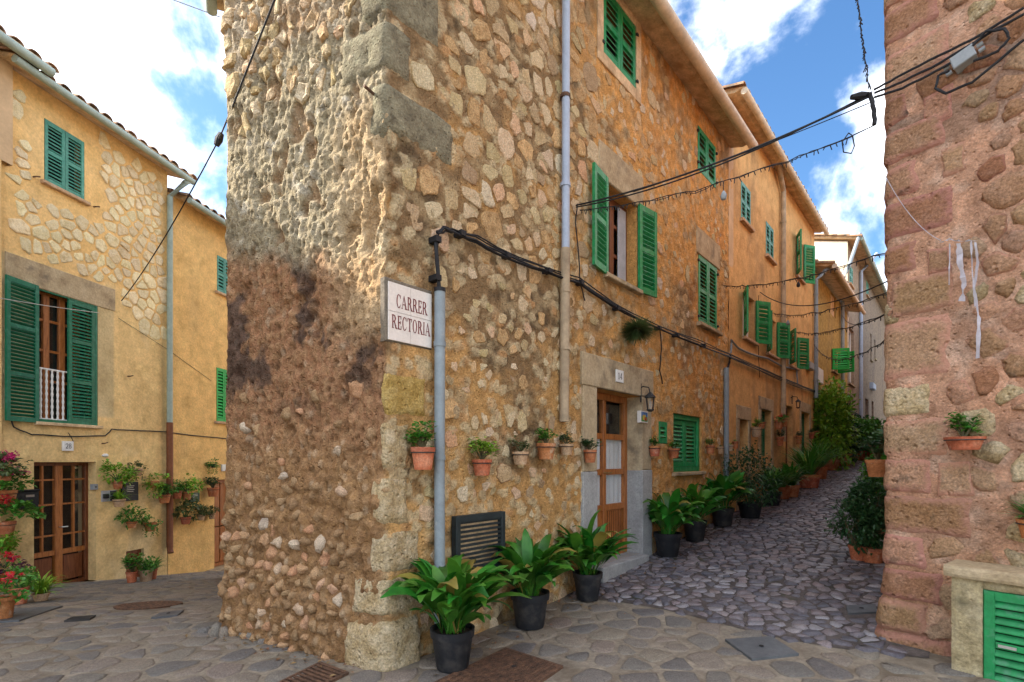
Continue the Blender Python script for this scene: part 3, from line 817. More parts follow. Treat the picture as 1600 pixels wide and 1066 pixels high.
def grow(t, kind, c, size, rg, lm='leaf_mid'):
    """plant of a kind on point c (soil level), size = foliage radius"""
    c = Vector(c); S = size
    if kind == 'jade':
        st = MB(); m = MB()
        S = S * 1.3
        for i in range(10):
            az = rg.uniform(0, 6.28); e = c + Vector((math.cos(az) * S * rg.uniform(.2, .75), math.sin(az) * S * rg.uniform(.2, .75), S * rg.uniform(0.5, 1.3)))
            st.tube([c, c.lerp(e, .5) + Vector((0, 0, S * .1)), e], [S * .06, S * .05, S * .03], 5)
            for k in range(17): add_leaf(m, e + Vector([rg.gauss(0, S * .16) for _ in range(3)]), (math.cos(k), math.sin(k), rg.uniform(-.2, .8)), S * .38, S * .25, rg, droop=0.05)
        st.build('stems', 'stem', t, smooth=True); m.build('foliage', lm, t, kind='stuff')
    elif kind == 'tuft':
        m = MB(); arching(m, c, 34, S * 1.5, S * .13, rg); m.build('foliage', lm, t, kind='stuff')
    elif kind == 'spider':
        m = MB(); arching(m, c, 70, S * 2.1, S * .15, rg, up=(20, 80)); m.build('foliage', lm, t, kind='stuff')
    elif kind == 'bushy':
        st = MB(); m = MB()
        for i in range(6):
            az = i * 1.05 + rg.uniform(-.3, .3); e = c + Vector((math.cos(az) * S * .6, math.sin(az) * S * .6, S * rg.uniform(.5, 1.1)))
            st.tube([c, c.lerp(e, .6) + Vector((0, 0, S * .08)), e], [S * .04, S * .03, S * .015], 4)
        blob_leaves(m, c + Vector((0, 0, S * .62)), (S * 1.1, S * 1.1, S * .85), 330, S * .3, S * .22, rg, clumps=18)
        st.build('stems', 'stem_green', t); m.build('foliage', lm, t, kind='stuff')
    elif kind == 'trailing':
        m = MB(); blob_leaves(m, c + Vector((0, 0, S * .25)), (S * 1.05, S * 1.05, S * .7), 210, S * .3, S * .24, rg, clumps=10)
        for i in range(9):
            az = rg.uniform(0, 6.28); p = c + Vector((math.cos(az), math.sin(az), 0)) * S * .7
            for k in range(9):
                p = p + Vector((rg.gauss(0, .05) * S, rg.gauss(0, .05) * S, -S * .16)); add_leaf(m, p, (rg.gauss(0, 1), rg.gauss(0, 1), -.3), S * .25, S * .2, rg)
        m.build('foliage', lm, t, kind='stuff')
    elif kind in ('geranium', 'geranium_pink'):
        m = MB(); blob_leaves(m, c + Vector((0, 0, S * .45)), (S * 1.1, S * 1.1, S * .7), 230, S * .32, S * .3, rg, clumps=14); m.build('foliage', lm, t, kind='stuff')
        f = MB(); st = MB()
        for i in range(9):
            az = rg.uniform(0, 6.28); e = c + Vector((math.cos(az) * S * rg.uniform(.2, .95), math.sin(az) * S * rg.uniform(.2, .95), S * rg.uniform(.85, 1.4)))
            st.tube([c + Vector((0, 0, S * .4)), e], S * .018, 4)
            blob_leaves(f, e, (S * .2, S * .2, S * .15), 24, S * .16, S * .14, rg)
        st.build('stems', 'stem_green', t); f.build('flowers', 'petal_pink' if kind.endswith('pink') else 'petal_red', t, kind='stuff')
POTN = [0]
def wall_pot(W, px, py, wpx, hpx, label, kind='jade', lm='leaf_mid', matn='terracotta', size=1.25, group='flower pots hung on the walls', extra=0.0, off=None):
    """pot hung on wall W, rim centre at pixel (px, py)"""
    POTN[0] += 1; rg = random.Random(900 + POTN[0])
    Y = W.hit(px)[2]; r = wpx * Y / FPX / 2
    o = (r + 0.02 + extra) if off is None else off
    s, z, Y = W.hit(px, py, o); r = wpx * Y / FPX / 2; h = hpx * Y / FPX
    c = W.p(s, z - h, o)
    t = thing('flower_pot', label, 'flower pot', c, group)
    make_pot(t, c, r, h, matn)
    m = MB()
    ring = [W.p(s + math.cos(a) * r * 1.0, z - h * 0.24, o + math.sin(a) * r * 1.0) for a in np.linspace(0, 2 * math.pi, 17)]
    m.tube(ring, 0.004, 5, cap=False); m.tube([W.p(s, z - h * 0.24, o - r * 0.98), W.p(s, z - h * 0.24, -0.05)], 0.005, 5)
    m.build('bracket', 'iron', t)
    grow(t, kind, c + Vector((0, 0, h * .88)), r * size, rg, lm)
    return t
def floor_pot(px, py, wpx, hpx, label, kind, lm, matn='terracotta', size=1.6, group='flower pots standing on the street', at=None):
    POTN[0] += 1; rg = random.Random(900 + POTN[0])
    b = ground_hit(px, py) if at is None else Vector(at)
    b.z = gz(b.x, b.y) + 0.012
    r = wpx * b.y / FPX / 2; h = hpx * b.y / FPX
    t = thing('flower_pot', label, 'flower pot', b, group)
    make_pot(t, b, r, h, matn)
    grow(t, kind, b + Vector((0, 0, h * .88)), r * size, rg, lm)
    return t
random.seed(7)
# ================================================================== ground
def ground_sheet():
    xs = np.unique(np.round(np.r_[-300, -120, -60, np.arange(-30, -10, 2.0), np.arange(-10, 7, 0.16), np.arange(7, 30, 1.2), 60, 120, 300], 3))
    ys = np.unique(np.round(np.r_[-200, -80, -30, np.arange(-10, 2, 1.0), np.arange(2, 15, 0.16), np.arange(15, 40, 1.0), 60, 120, 300], 3))
    X, Y = np.meshgrid(xs, ys, indexing='ij'); Z = ground_z(X, Y)
    nx, ny = X.shape; I = np.arange(nx * ny).reshape(nx, ny)
    q = np.stack([I[:-1, :-1], I[1:, :-1], I[1:, 1:], I[:-1, 1:]], -1).reshape(-1, 4)
    me = bpy.data.meshes.new('street'); me.from_pydata(np.stack([X, Y, Z], -1).reshape(-1, 3).tolist(), [], q.tolist())
    me.polygons.foreach_set('use_smooth', [True] * len(q)); me.materials.append(MAT['street_mortar'])
    return link_mesh('street', me, None, (0, 0, 0))
street = props(ground_sheet(), kind='structure')
def lane_edge(w): return 2.2 + 0.10 * w + 0.12 * math.sin(w * 2.1)
def ground_map(a, b, o): return np.stack([a, b, ground_z(a, b) + o], -1)
def lane_map(s, w, o):
    x = C0[0] + DR.x * s + DR.y * w; y = C0[1] + DR.y * s - DR.x * w
    return np.stack([x, y, ground_z(x, y) + o], -1)
# lane: an earth bed 5 mm above the street sheet
m = MB(); S_ = list(np.r_[np.arange(0, 12, 0.25), np.arange(12, 40, 1.0)]); Wd = np.linspace(-0.1, 2.95, 12)
vs = []
for k, s in enumerate(S_):
    for w in Wd: vs.append(tuple(lane_map(np.array([lane_edge(w) + s]), np.array([w]), np.array([0.006]))[0]))
fs = [(i * 12 + j, i * 12 + j + 1, (i + 1) * 12 + j + 1, (i + 1) * 12 + j) for i in range(len(S_) - 1) for j in range(11)]
m.add(vs, fs); lane = props(m.build('lane', 'lane_earth', None, smooth=True), kind='structure')

GRATES = []       # (centre x, y, half-size) kept free of stones
def quad_from_px(pxs): return [ground_hit(x, y) for x, y in pxs]
PLATES = {
 'drain_grate': [(425, 1075), (500, 1038), (545, 1055), (470, 1092)],
 'manhole_cover': [(675, 1072), (790, 1016), (880, 1045), (800, 1100)],
 'slate': [(1133, 1003), (1205, 998), (1248, 1026), (1175, 1034)],
 'small': [(1322, 950), (1368, 948), (1370, 960), (1325, 962)],
 'tar': [(-60, 978), (30, 972), (98, 949), (0, 955)],
 'strip': [(100, 973), (112, 967), (150, 964), (140, 970)],
 'blue': [(236, 968), (250, 960), (287, 956), (277, 964)],
}
PQ = {k: quad_from_px(v) for k, v in PLATES.items()}
ROUND = ground_hit(233, 947)
def inside_plate(x, y, grow=0.03):
    for q in PQ.values():
        n = len(q); sgn = []
        for i in range(n):
            a, b = q[i], q[(i + 1) % n]
            l = math.hypot(b.x - a.x, b.y - a.y)
            sgn.append(((b.x - a.x) * (y - a.y) - (b.y - a.y) * (x - a.x)) / l)
        if all(v > -grow for v in sgn) or all(v < grow for v in sgn): return True
    return math.hypot(x - ROUND.x, y - ROUND.y) < 0.36
rg = random.Random(5)
pts = jgrid(-9, 4.6, 2.2, 13.0, 0.265, 0.215, rg, .44)
CH = np.array([LEND, C0])
def pave_ok(x, y):
    s = (x - C0[0]) * DR.x + (y - C0[1]) * DR.y; w = (x - C0[0]) * DR.y - (y - C0[1]) * DR.x
    inner = (x - C0[0]) * DL.y - (y - C0[1]) * DL.x        # <0 behind the blunt end
    behind_end = (x - C0[0]) * 0.486 + (y - C0[1]) * 0.874
    if w > 0 and s > lane_edge(w) - 0.04: return False
    if w < 0.02 and behind_end > -0.06:                     # main house
        bl = (x - LEND[0]) * 0.88 + (y - LEND[1]) * 0.475
        if bl > -0.12: return False
    ls = (x - WL.O.x) * WL.n.x + (y - WL.O.y) * WL.n.y
    if ls < 0.12: return False
    rr = (x - R0[0]) * WR.n.x + (y - R0[1]) * WR.n.y
    if rr < 0.05 and x > 2: return False
    if abs(x) / max(y, .1) > 1.15: return False
    return not inside_plate(x, y)
items = []
for poly in voronoi(pts, 0.25):
    if len(poly) < 3: continue
    c = np.mean(poly, 0)
    if not pave_ok(*c): continue
    O = chip(poly, rg.uniform(0.008, 0.022), 0.03, rg, cut=.2)
    if O is None: continue
    h = rg.uniform(0.005, 0.011)
    items.append((1 / c[1], stone_geo(ground_map, O, h * 0.4, h, 0.03, (rg.uniform(-.015, .015), rg.uniform(-.015, .015)), 0.86, rg)))
lay_stones('paving_stone', items, 'paving', street, 300, 'far_paving_stones', rim=.5)
rg = random.Random(6)
pts = jgrid(1.6, 19.0, -0.05, 2.95, 0.105, 0.14, rg, 0.47)
items = []
for poly in voronoi(pts, 0.14):
    if len(poly) < 3: continue
    c = np.mean(poly, 0)
    if c[0] < lane_edge(c[1]) - 0.0 or c[1] < 0.03 or c[1] > 2.85: continue
    x, y, _ = lane_map(np.array([c[0]]), np.array([c[1]]), np.array([0.0]))[0]
    if inside_plate(x, y): continue
    O = chip(poly, rg.uniform(0.003, 0.009), 0.05, rg, cut=.13)
    if O is None: continue
    h = rg.uniform(0.008, 0.022)
    items.append((1 / y, stone_geo(lane_map, O, h * 0.3, h, 0.03, (rg.uniform(-.1, .1), rg.uniform(-.1, .1)), 0.84, rg)))
lay_stones('cobble', items, 'cobble', lane, 300, 'far_cobbles')

# dark stones set against the foot of the blunt house end
rg = random.Random(9); items = []
for poly in voronoi([(x + rg.uniform(-.02, .02), y + rg.uniform(-.02, .02)) for x in np.arange(-.1, .75, .085) for y in (.05, .13)], .07):
    c = np.mean(poly, 0)
    if c[1] > .16 - .12 * c[0]: continue
    O = chip(poly, .004, .06, rg, 1.0, .18)
    if O is None: continue
    h = rg.uniform(.03, .09) * (1.2 - c[0])
    def fm(a, b, o): x = WC.O.x + WC.d.x * a + WC.n.x * b; y = WC.O.y + WC.d.y * a + WC.n.y * b; return np.stack([x, y, ground_z(x, y) + o], -1)
    items.append((1, stone_geo(fm, O, h * .4, h, .03, (0, -.3), .7, rg)))
lay_stones('footing_stone', items, 'paving', street, 40)
# covers and gratings in the ground
def plate(name, q, matn, label, cat, h=0.02, bars=0, studs=0):
    c = sum(q, Vector()) / 4; t = thing(name, label, cat, (c.x, c.y, gz(c.x, c.y)))
    m = MB()
    top = [Vector((p.x, p.y, gz(p.x, p.y) + h)) for p in q]; bot = [Vector((p.x, p.y, gz(p.x, p.y) - 0.05)) for p in q]
    if bars:
        inn = [c.lerp(p, 0.88) for p in q]
        for i in range(4):
            j = (i + 1) % 4
            a = [top[i], top[j], Vector((inn[j].x, inn[j].y, top[j].z)), Vector((inn[i].x, inn[i].y, top[i].z))]
            m.add(a + [Vector((v.x, v.y, v.z - .05)) for v in a], [(0, 1, 2, 3), (0, 4, 5, 1), (3, 2, 6, 7)])
        m.build('frame', matn, t)
        pb = MB(); pb.add([Vector((p.x, p.y, gz(p.x, p.y) + 0.003)) for p in inn], [(0, 1, 2, 3)]); pb.build('pit_shade', 'interior', t)  # flat dark sheet, its colour gives the shade between the bars
        for k in range(bars):
            f0, f1 = (k + 0.2) / bars, (k + 0.72) / bars
            A, B, C, D = inn
            a = [A.lerp(B, f0), A.lerp(B, f1), D.lerp(C, f1), D.lerp(C, f0)]
            a = [Vector((v.x, v.y, gz(v.x, v.y) + h - 0.003)) for v in a]
            q2 = MB(); q2.add(a + [Vector((v.x, v.y, v.z - .012)) for v in a], [(0, 1, 2, 3), (0, 4, 5, 1), (1, 5, 6, 2), (2, 6, 7, 3), (3, 7, 4, 0)]); q2.build('bar', matn, t)
    else:
        m.add(top + bot, [(0, 1, 2, 3), (0, 4, 5, 1), (1, 5, 6, 2), (2, 6, 7, 3), (3, 7, 4, 0)]); m.build('plate', matn, t)
        if studs:
            sm = MB(); A, B, C, D = [c.lerp(p, 0.93) for p in q]
            for i in range(studs):
                for j in range(studs):
                    u, v = (i + .5) / studs, (j + .5) / studs; e = 0.36 / studs
                    a = [A.lerp(B, uu).lerp(D.lerp(C, uu), vv) for uu, vv in ((u - e, v - e), (u + e, v - e), (u + e, v + e), (u - e, v + e))]
                    a = [Vector((k.x, k.y, gz(k.x, k.y) + h + 0.005)) for k in a]
                    sm.add(a + [Vector((k.x, k.y, k.z - .006)) for k in a], [(0, 1, 2, 3), (0, 4, 5, 1), (1, 5, 6, 2), (2, 6, 7, 3), (3, 7, 4, 0)])
            sm.build('studs', matn, t, kind='stuff')
        hole = MB(); hole.lathe((c.x, c.y, gz(c.x, c.y) + h + 0.0045), [(0.018, 0), (0.016, 0.003)], 10); hole.build('hole_shade', 'interior', t)  # thin raised disc, dark colour gives the shade of a hole
    return t
plate('drain_grate', PQ['drain_grate'], 'rust_iron', 'rusty barred drain grate in the paving by the rough blunt house end', 'drain grate', 0.02, bars=9)
mq = PQ['manhole_cover']; mid1, mid2 = mq[0].lerp(mq[1], 0.32), mq[3].lerp(mq[2], 0.32)
plate('manhole_cover', [mid1, mq[1], mq[2], mid2], 'rust_iron', 'rusty checkered iron utility cover beside the first black planter', 'manhole cover', 0.02, studs=16)
plate('manhole_cover', [mq[0], mid1.lerp(mq[0], .02), mid2.lerp(mq[3], .02), mq[3]], 'rust_iron', 'narrow rusty iron cover adjoining the wide checkered cover', 'manhole cover', 0.021, studs=10)
plate('manhole_cover', PQ['slate'], 'grey_plate', 'smooth dark grey square cover where paving meets cobbled lane', 'manhole cover', 0.02)
plate('manhole_cover', PQ['small'], 'grey_plate', 'small grey cover at the foot of the terracotta pots by the pink stone corner', 'manhole cover', 0.022)
plate('manhole_cover', PQ['tar'], 'grey_plate', 'large dark patched cover before the potted geraniums of the lower street', 'manhole cover', 0.018)
plate('drain_grate', PQ['strip'], 'iron', 'short dark iron slot drain in the lower street', 'drain grate', 0.02, bars=6)
plate('manhole_cover', PQ['blue'], 'grey_plate', 'blue grey rectangular cover beside the round iron lid', 'manhole cover', 0.019)
t = thing('manhole_cover', 'round rusty iron lid set in the lower street paving', 'manhole cover', ROUND)
m = MB(); n = 28
def rpt(r, a, h): x, y = ROUND.x + r * math.cos(a), ROUND.y + r * math.sin(a); return Vector((x, y, gz(x, y) + h))
vs = [rpt(r, 2 * math.pi * k / n, h) for r, h in ((0.33, -0.03), (0.33, 0.02), (0.29, 0.02), (0.285, 0.014), (0.01, 0.016)) for k in range(n)]
m.add(vs, [(i * n + k, i * n + (k + 1) % n, (i + 1) * n + (k + 1) % n, (i + 1) * n + k) for i in range(4) for k in range(n)]); m.build('lid', 'rust_iron', t)
m = MB()
for i in range(-5, 6):
    for j in range(-5, 6):
        if math.hypot(i, j) < 5.2:
            x, y = ROUND.x + i * .05, ROUND.y + j * .05
            m.lathe((x, y, gz(x, y) + .012), [(.018, 0), (.014, .007)], 6)
m.build('studs', 'rust_iron', t, kind='stuff')

# ================================================================== main house (the wedge between the two streets)
H1 = thing('house', 'tall rough stone corner house wedged between two streets, street name sign on its corner', 'house', (0.6, 7.0, 0.0))
oD = (W1.S(930), W1.S(1000), 0.30, 2.33)
oM1 = rect(W1, 945, 995, 283, 428)
oM2 = rect(W1, 1091, 1120, 397, 504)
oT1 = (W1.S(942), W1.S(993), W1.hit(993, 140)[1], 7.03)
oT2 = rect(W1, 1090, 1118, 195, 264)
oG1 = rect(W1, 1052, 1096, 645, 738)
oG2 = rect(W1, 1029, 1042, 658, 693)
oV = (W1.S(708), W1.S(777), 0.58, 1.02)
OPEN1 = [oD, oM1, oM2, oT1, oT2, oG1, oG2]
TOP1 = 7.2
SIGN = (W1.S(608.5, .03), W1.S(676, .03), 2.375, 2.795)
def disp1(U, Z):
    w1, w2, wi = worley(U * 8.5 + 1.2 * (fbm(U * 3, Z * 3, 91, 3) - .5), Z * 9.5 + 1.2 * (fbm(U * 3, Z * 3, 92, 3) - .5), 93)
    chips = sstep(.55, .4, w1 + .5 * (fbm(U * 22, Z * 22, 94, 2) - .5)) * sstep(.50, .6, wi)
    end = sstep(0.12, -0.12, U)                                   # 1 on the blunt end
    back = sstep(-1.85, -2.1, U)
    d = 0.022 * (fbm(U * 1.6, Z * 1.6, 3, 3) - 0.5) + 0.016 * (fbm(U * 7, Z * 7, 8, 4) - 0.5)
    d = d + 0.008 * chips + 0.016 * (fbm(U * 15, Z * 15, 95, 4) - .5)
    f1, f2, i = worley(U * 9, Z * 8, 21)
    peb = np.clip(1 - f1 * 1.5, 0, 1) ** 0.7 * (0.4 + 0.6 * i)
    g1, g2, gi = worley(U * 15 + 0.4 * fbm(U * 5, Z * 5, 2), Z * 12, 33)
    peb2 = np.clip(1 - g1 * 1.6, 0, 1) ** 0.8 * (0.3 + 0.7 * gi)
    lowm = sstep(1.9, 0.9, Z); upm = sstep(4.7, 5.1, Z)
    midr = 1 - np.maximum(lowm, upm)
    r1 = 0.06 * (fbm(U * 3.2, Z * 2.4, 41, 5, .6) - 0.5) + 0.05 * peb * lowm + 0.026 * peb2 * (0.35 + 0.65 * lowm)
    hole = sstep(0.62, 0.75, fbm(U * 6.5, Z * 4.0, 55, 3))
    r1 = r1 + midr * (0.035 * (fbm(U * 13, Z * 8, 44, 5, .65) - 0.5) - 0.04 * hole)
    k1, k2, ki = worley(U * 6.5, Z * 5.0, 77)
    wa, wb = fbm(U * 6, Z * 6, 81, 3, .6) - .5, fbm(U * 6 + 9, Z * 6, 83, 3, .6) - .5
    h1, h2, hi = worley(U * 21 + 4.5 * wa, Z * 17 + 4.5 * wb, 37)
    pit1, pit2, pi_ = worley(U * 17 + .5 * fbm(U * 9, Z * 9, 61, 2), Z * 13, 63)
    r1 = r1 - midr * .024 * sstep(.34, .22, pit1) * sstep(.6, .7, pi_) + midr * .028 * (np.abs(fbm(U * 8, Z * 6, 66, 4, .6) - .5) * 2 - .3)
    r1 = r1 + (0.013 + .01 * upm) * np.clip(1 - h1 * 1.4, 0, 1) ** .5 * hi ** 1.5
    r1 = r1 + upm * (0.06 * np.clip(1 - k1 * 1.35, 0, 1) * (0.3 + 0.7 * ki) - 0.01)
    broken = sstep(0.62, 0.1, np.abs(U + 0.12)) * sstep(2.2, 2.6, Z) * sstep(4.35, 4.0, Z)     # crumbled corner
    r1 = r1 + broken * (0.10 * (fbm(U * 5, Z * 5, 60, 4) - 0.55))
    rough = np.maximum(end, broken * 0.7)
    d = d * (1 - rough) + r1 * rough
    d = d + 0.05 * sstep(0.9, 0.0, Z) * sstep(1.2, -0.2, U)       # foot of the corner spreads
    calm = sstep(.1, .0, np.maximum(np.maximum(SIGN[0] - U, U - SIGN[1]), np.maximum(SIGN[2] - Z, Z - SIGN[3])))
    return d * (1 - back * 0.7) * (1 - .9 * calm)
def col1(U, Z):
    n1 = fbm(U * 1.3, Z * 1.3, 11, 4); n2 = fbm(U * 4.5, Z * 4.5, 12, 4); n3 = fbm(U * 12, Z * 12, 13, 3)
    ochre, warm = (0.58, 0.34, 0.135), (0.72, 0.385, 0.13)
    grey, dark = (0.23, 0.155, 0.088), (0.095, 0.068, 0.044)
    c = lerp3(ochre, warm, sstep(1.8, 3.4, U))
    st = sstep(0.42, 0.62, n1 * 0.55 + n2 * 0.45 + 0.13 * sstep(2.1, 3.0, Z) * sstep(2.6, 1.2, U) * sstep(6.2, 4.6, Z) - 0.10 * sstep(1.6, 0.8, Z) - 0.1 * sstep(2.2, 3.2, U) + 0.02)
    c = lerp3(c, grey, st * 0.85)
    c = lerp3(c, dark, sstep(0.58, 0.68, n2 * 0.6 + n1 * 0.4) * 0.7 * sstep(3.4, 2.2, U))
    c = lerp3(c, (0.62, 0.47, 0.27), sstep(0.5, 0.72, n3 * 0.5 + n2 * 0.5) * 0.55)
    c = lerp3(c, (0.58, 0.24, 0.07), sstep(0.6, 0.72, fbm(U * 2.3, Z * 1.7, 19, 3)) * 0.4 * sstep(3.5, 5, U))
    w1, w2, wi = worley(U * 8.5 + 1.2 * (fbm(U * 3, Z * 3, 91, 3) - .5), Z * 9.5 + 1.2 * (fbm(U * 3, Z * 3, 92, 3) - .5), 93)
    chips = sstep(.55, .4, w1 + .5 * (fbm(U * 22, Z * 22, 94, 2) - .5)) * sstep(.50, .6, wi)
    cc_ = lerp3((0.66, 0.53, 0.33), (0.58, 0.33, 0.15), sstep(.5, .7, fbm(U * 6 + 50 * wi, Z * 6, 97, 2)))
    c = lerp3(c, cc_, chips * (.75 - .4 * sstep(2.4, 3.6, U)))
    # blunt end
    g1, g2, gi = worley(U * 15 + 0.4 * fbm(U * 5, Z * 5, 2), Z * 12, 33); wa, wb = fbm(U * 6, Z * 6, 81, 3, .6) - .5, fbm(U * 6 + 9, Z * 6, 83, 3, .6) - .5
    h1, h2, hi = worley(U * 21 + 4.5 * wa, Z * 17 + 4.5 * wb, 37)
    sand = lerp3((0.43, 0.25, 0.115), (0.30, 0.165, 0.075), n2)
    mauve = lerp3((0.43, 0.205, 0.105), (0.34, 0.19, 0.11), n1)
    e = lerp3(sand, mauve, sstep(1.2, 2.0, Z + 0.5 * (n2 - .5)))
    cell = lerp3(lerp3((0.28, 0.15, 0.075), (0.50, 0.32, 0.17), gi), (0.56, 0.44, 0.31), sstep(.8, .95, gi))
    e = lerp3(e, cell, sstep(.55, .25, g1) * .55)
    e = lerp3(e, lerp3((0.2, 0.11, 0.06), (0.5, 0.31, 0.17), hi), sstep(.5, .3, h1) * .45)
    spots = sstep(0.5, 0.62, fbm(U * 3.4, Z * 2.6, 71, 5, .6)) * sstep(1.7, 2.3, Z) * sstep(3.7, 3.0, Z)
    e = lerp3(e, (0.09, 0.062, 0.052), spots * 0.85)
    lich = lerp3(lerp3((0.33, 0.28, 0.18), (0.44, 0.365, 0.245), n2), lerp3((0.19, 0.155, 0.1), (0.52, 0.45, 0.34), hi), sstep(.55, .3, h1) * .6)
    edge = Z + 0.55 * (n1 - 0.5) + 0.35 * (n2 - 0.5) + 0.27 * U  # lichen patch, its edge slanted to follow the sun and shade line
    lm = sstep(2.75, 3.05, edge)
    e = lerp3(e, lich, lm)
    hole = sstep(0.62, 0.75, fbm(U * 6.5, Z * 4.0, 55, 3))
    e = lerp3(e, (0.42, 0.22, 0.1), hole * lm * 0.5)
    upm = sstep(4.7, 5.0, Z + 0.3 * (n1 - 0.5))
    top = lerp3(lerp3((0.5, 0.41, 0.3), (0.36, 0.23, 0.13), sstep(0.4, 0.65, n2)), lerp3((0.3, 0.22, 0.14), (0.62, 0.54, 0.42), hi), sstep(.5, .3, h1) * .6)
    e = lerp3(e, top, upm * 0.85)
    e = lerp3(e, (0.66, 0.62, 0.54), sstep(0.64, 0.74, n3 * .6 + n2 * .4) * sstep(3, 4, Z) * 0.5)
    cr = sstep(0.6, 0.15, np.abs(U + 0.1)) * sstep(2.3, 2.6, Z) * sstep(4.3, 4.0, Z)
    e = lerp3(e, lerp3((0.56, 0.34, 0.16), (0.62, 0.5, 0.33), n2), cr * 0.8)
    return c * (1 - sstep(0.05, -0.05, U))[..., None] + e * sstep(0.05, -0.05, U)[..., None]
us = np.r_[np.arange(-8.2, -2.1, 0.25), np.arange(-2.1, 0.25, 0.0105), np.arange(0.25, 3.0, 0.018), np.arange(3.0, R_END + 0.01, 0.032)]
zs = np.r_[np.arange(-1.6, -0.3, 0.2), np.arange(-0.3, 5.6, 0.0145), np.arange(5.6, TOP1 + 0.06, 0.06)]
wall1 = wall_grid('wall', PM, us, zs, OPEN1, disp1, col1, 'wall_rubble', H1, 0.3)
def pm_map(a, b, o):
    return PM.arr(a, b, o + disp1(np.full_like(a, np.mean(a)), np.full_like(b, np.mean(b))) * .5 + disp1(a, b) * 0.5)
# stones embedded in the lane side
rg = random.Random(11)
QUO = [  # corner blocks: z0, z1, reach on the blunt end, reach on the lane side, material
 (-0.15, 0.36, -0.34, 0.27, 'quoin'), (0.37, 0.66, -0.30, 0.36, 'quoin'), (0.67, 1.00, -0.14, 0.30, 'quoin'), (1.01, 1.40, -0.12, 0.20, 'quoin'),
 (1.41, 1.80, -0.05, 0.19, 'quoin'), (1.82, 2.16, -0.04, 0.37, 'quoin_yellow'),
 (3.86, 4.26, -0.17, 0.66, 'quoin_grey'), (4.32, 4.70, -0.46, 0.24, 'quoin_grey'), (4.73, 5.2, -0.26, 0.52, 'quoin_grey'), (5.25, 5.7, -0.5, 0.3, 'quoin_grey'), (5.75, 6.2, -0.3, 0.55, 'quoin_grey')]
def blocked(u, z):
    for (a, b, c, d) in OPEN1:
        g = 0.2 if (a, b, c, d) in (oM1, oT1, oM2, oD) else 0.1
        if a - g < u < b + g and c - 0.12 < z < d + (0.42 if (a, b, c, d) in (oM1, oD, oM2) else 0.1): return True
    for q in QUO:
        if q[2] - 0.03 < u < q[3] + 0.05 and q[0] - 0.05 < z < q[1] + 0.05: return True
    if oV[0] - 0.1 < u < oV[1] + 0.1 and oV[2] - .1 < z < oV[3] + .1: return True
    if SIGN[0] - 0.12 < u < SIGN[1] + 0.12 and SIGN[2] - .12 < z < SIGN[3] + .12: return True
    return u < 0.06 or u > R_END - 0.1
cand = []
for (u0, u1, z0, z1, sp, keep, sc0, sc1) in ((0.05, 2.75, 3.3, 7.1, 0.245, 0.97, 0.72, 1.0), (0.05, 2.75, 1.9, 3.3, 0.2, 0.62, 0.4, 0.95), (0.05, 2.75, 0.1, 1.9, 0.2, 0.5, 0.36, 0.9),
                                             (2.75, 4.2, 0.3, 7.1, 0.22, 0.75, 0.45, 0.92), (4.2, 7.2, 0.4, 7.1, 0.24, 0.6, 0.4, 0.8)):
    P_ = darts(u0, u1, z0, z1, sp * .42, sp * 1.75, rg, 5000)
    for poly in voronoi(P_, sp * 1.0):
        if len(poly) < 3 or rg.random() > keep: continue
        c = np.mean(poly, 0)
        if blocked(*c) or not (u0 - .05 < c[0] < u1 + .05 and z0 - .05 < c[1] < z1 + .05): continue
        O = chip(poly, 0.012, 0.055, rg, rg.uniform(sc0, sc1))
        if O is None: continue
        h = rg.uniform(0.004, 0.012) * (0.7 if c[0] > 3 else 1)
        area = np.ptp(O[:, 0]) * np.ptp(O[:, 1]); dep = 3.69 + .75 * c[0]
        cand.append((area / dep ** 2, stone_geo(pm_map, O, h * 0.2, h, 0.05, (rg.uniform(-.05, .05), rg.uniform(-.05, .05)), 0.88, rg), c[0], c[1]))
cand.sort(key=lambda t: -t[0])
for k, it in enumerate(cand[:300]): put_stone('stone', it[1], 'stone_wash' if (it[2] > 2.9 and rg.random() < 0.8) or rg.random() < 0.3 else 'stone_cream', wall1, False, rg.uniform(.35, .8) if it[3] > 2.2 else rg.uniform(.55, 1.05))
if len(cand) > 300:
    m = MB()
    for it in cand[300:]: m.add(*it[1])
    m.build('small_stones', 'stone_cream', wall1, kind='stuff')
# stones in the lower blunt end
rg = random.Random(12); cand = []
P_ = jgrid(-1.85, -0.1, -0.1, 2.0, 0.125, 0.105, rg, 0.42)
for poly in voronoi(P_, 0.13):
    if len(poly) < 3: continue
    c = np.mean(poly, 0)
    if rg.random() > (0.85 if c[1] < 0.9 else 0.42 if c[1] < 1.4 else 0.2): continue
    if any(q[2] - 0.02 < c[0] < q[3] and q[0] - 0.02 < c[1] < q[1] + 0.02 for q in QUO): continue
    O = chip(poly, 0.006, 0.06, rg, rg.uniform(0.55, 0.98), .2)
    if O is None: continue
    h = rg.uniform(0.012, 0.042)
    cand.append((np.ptp(O[:, 0]) * np.ptp(O[:, 1]), stone_geo(lambda a, b, o: PM.arr(a, b, o + disp1(a, b)), O, h * 0.2, h, 0.05, (rg.uniform(-.1, .1), rg.uniform(-.1, .1)), 0.62, rg)))
lay_stones('pebble', cand, 'pebble', wall1, 260, rim=.22)
rg = random.Random(13); cand = []
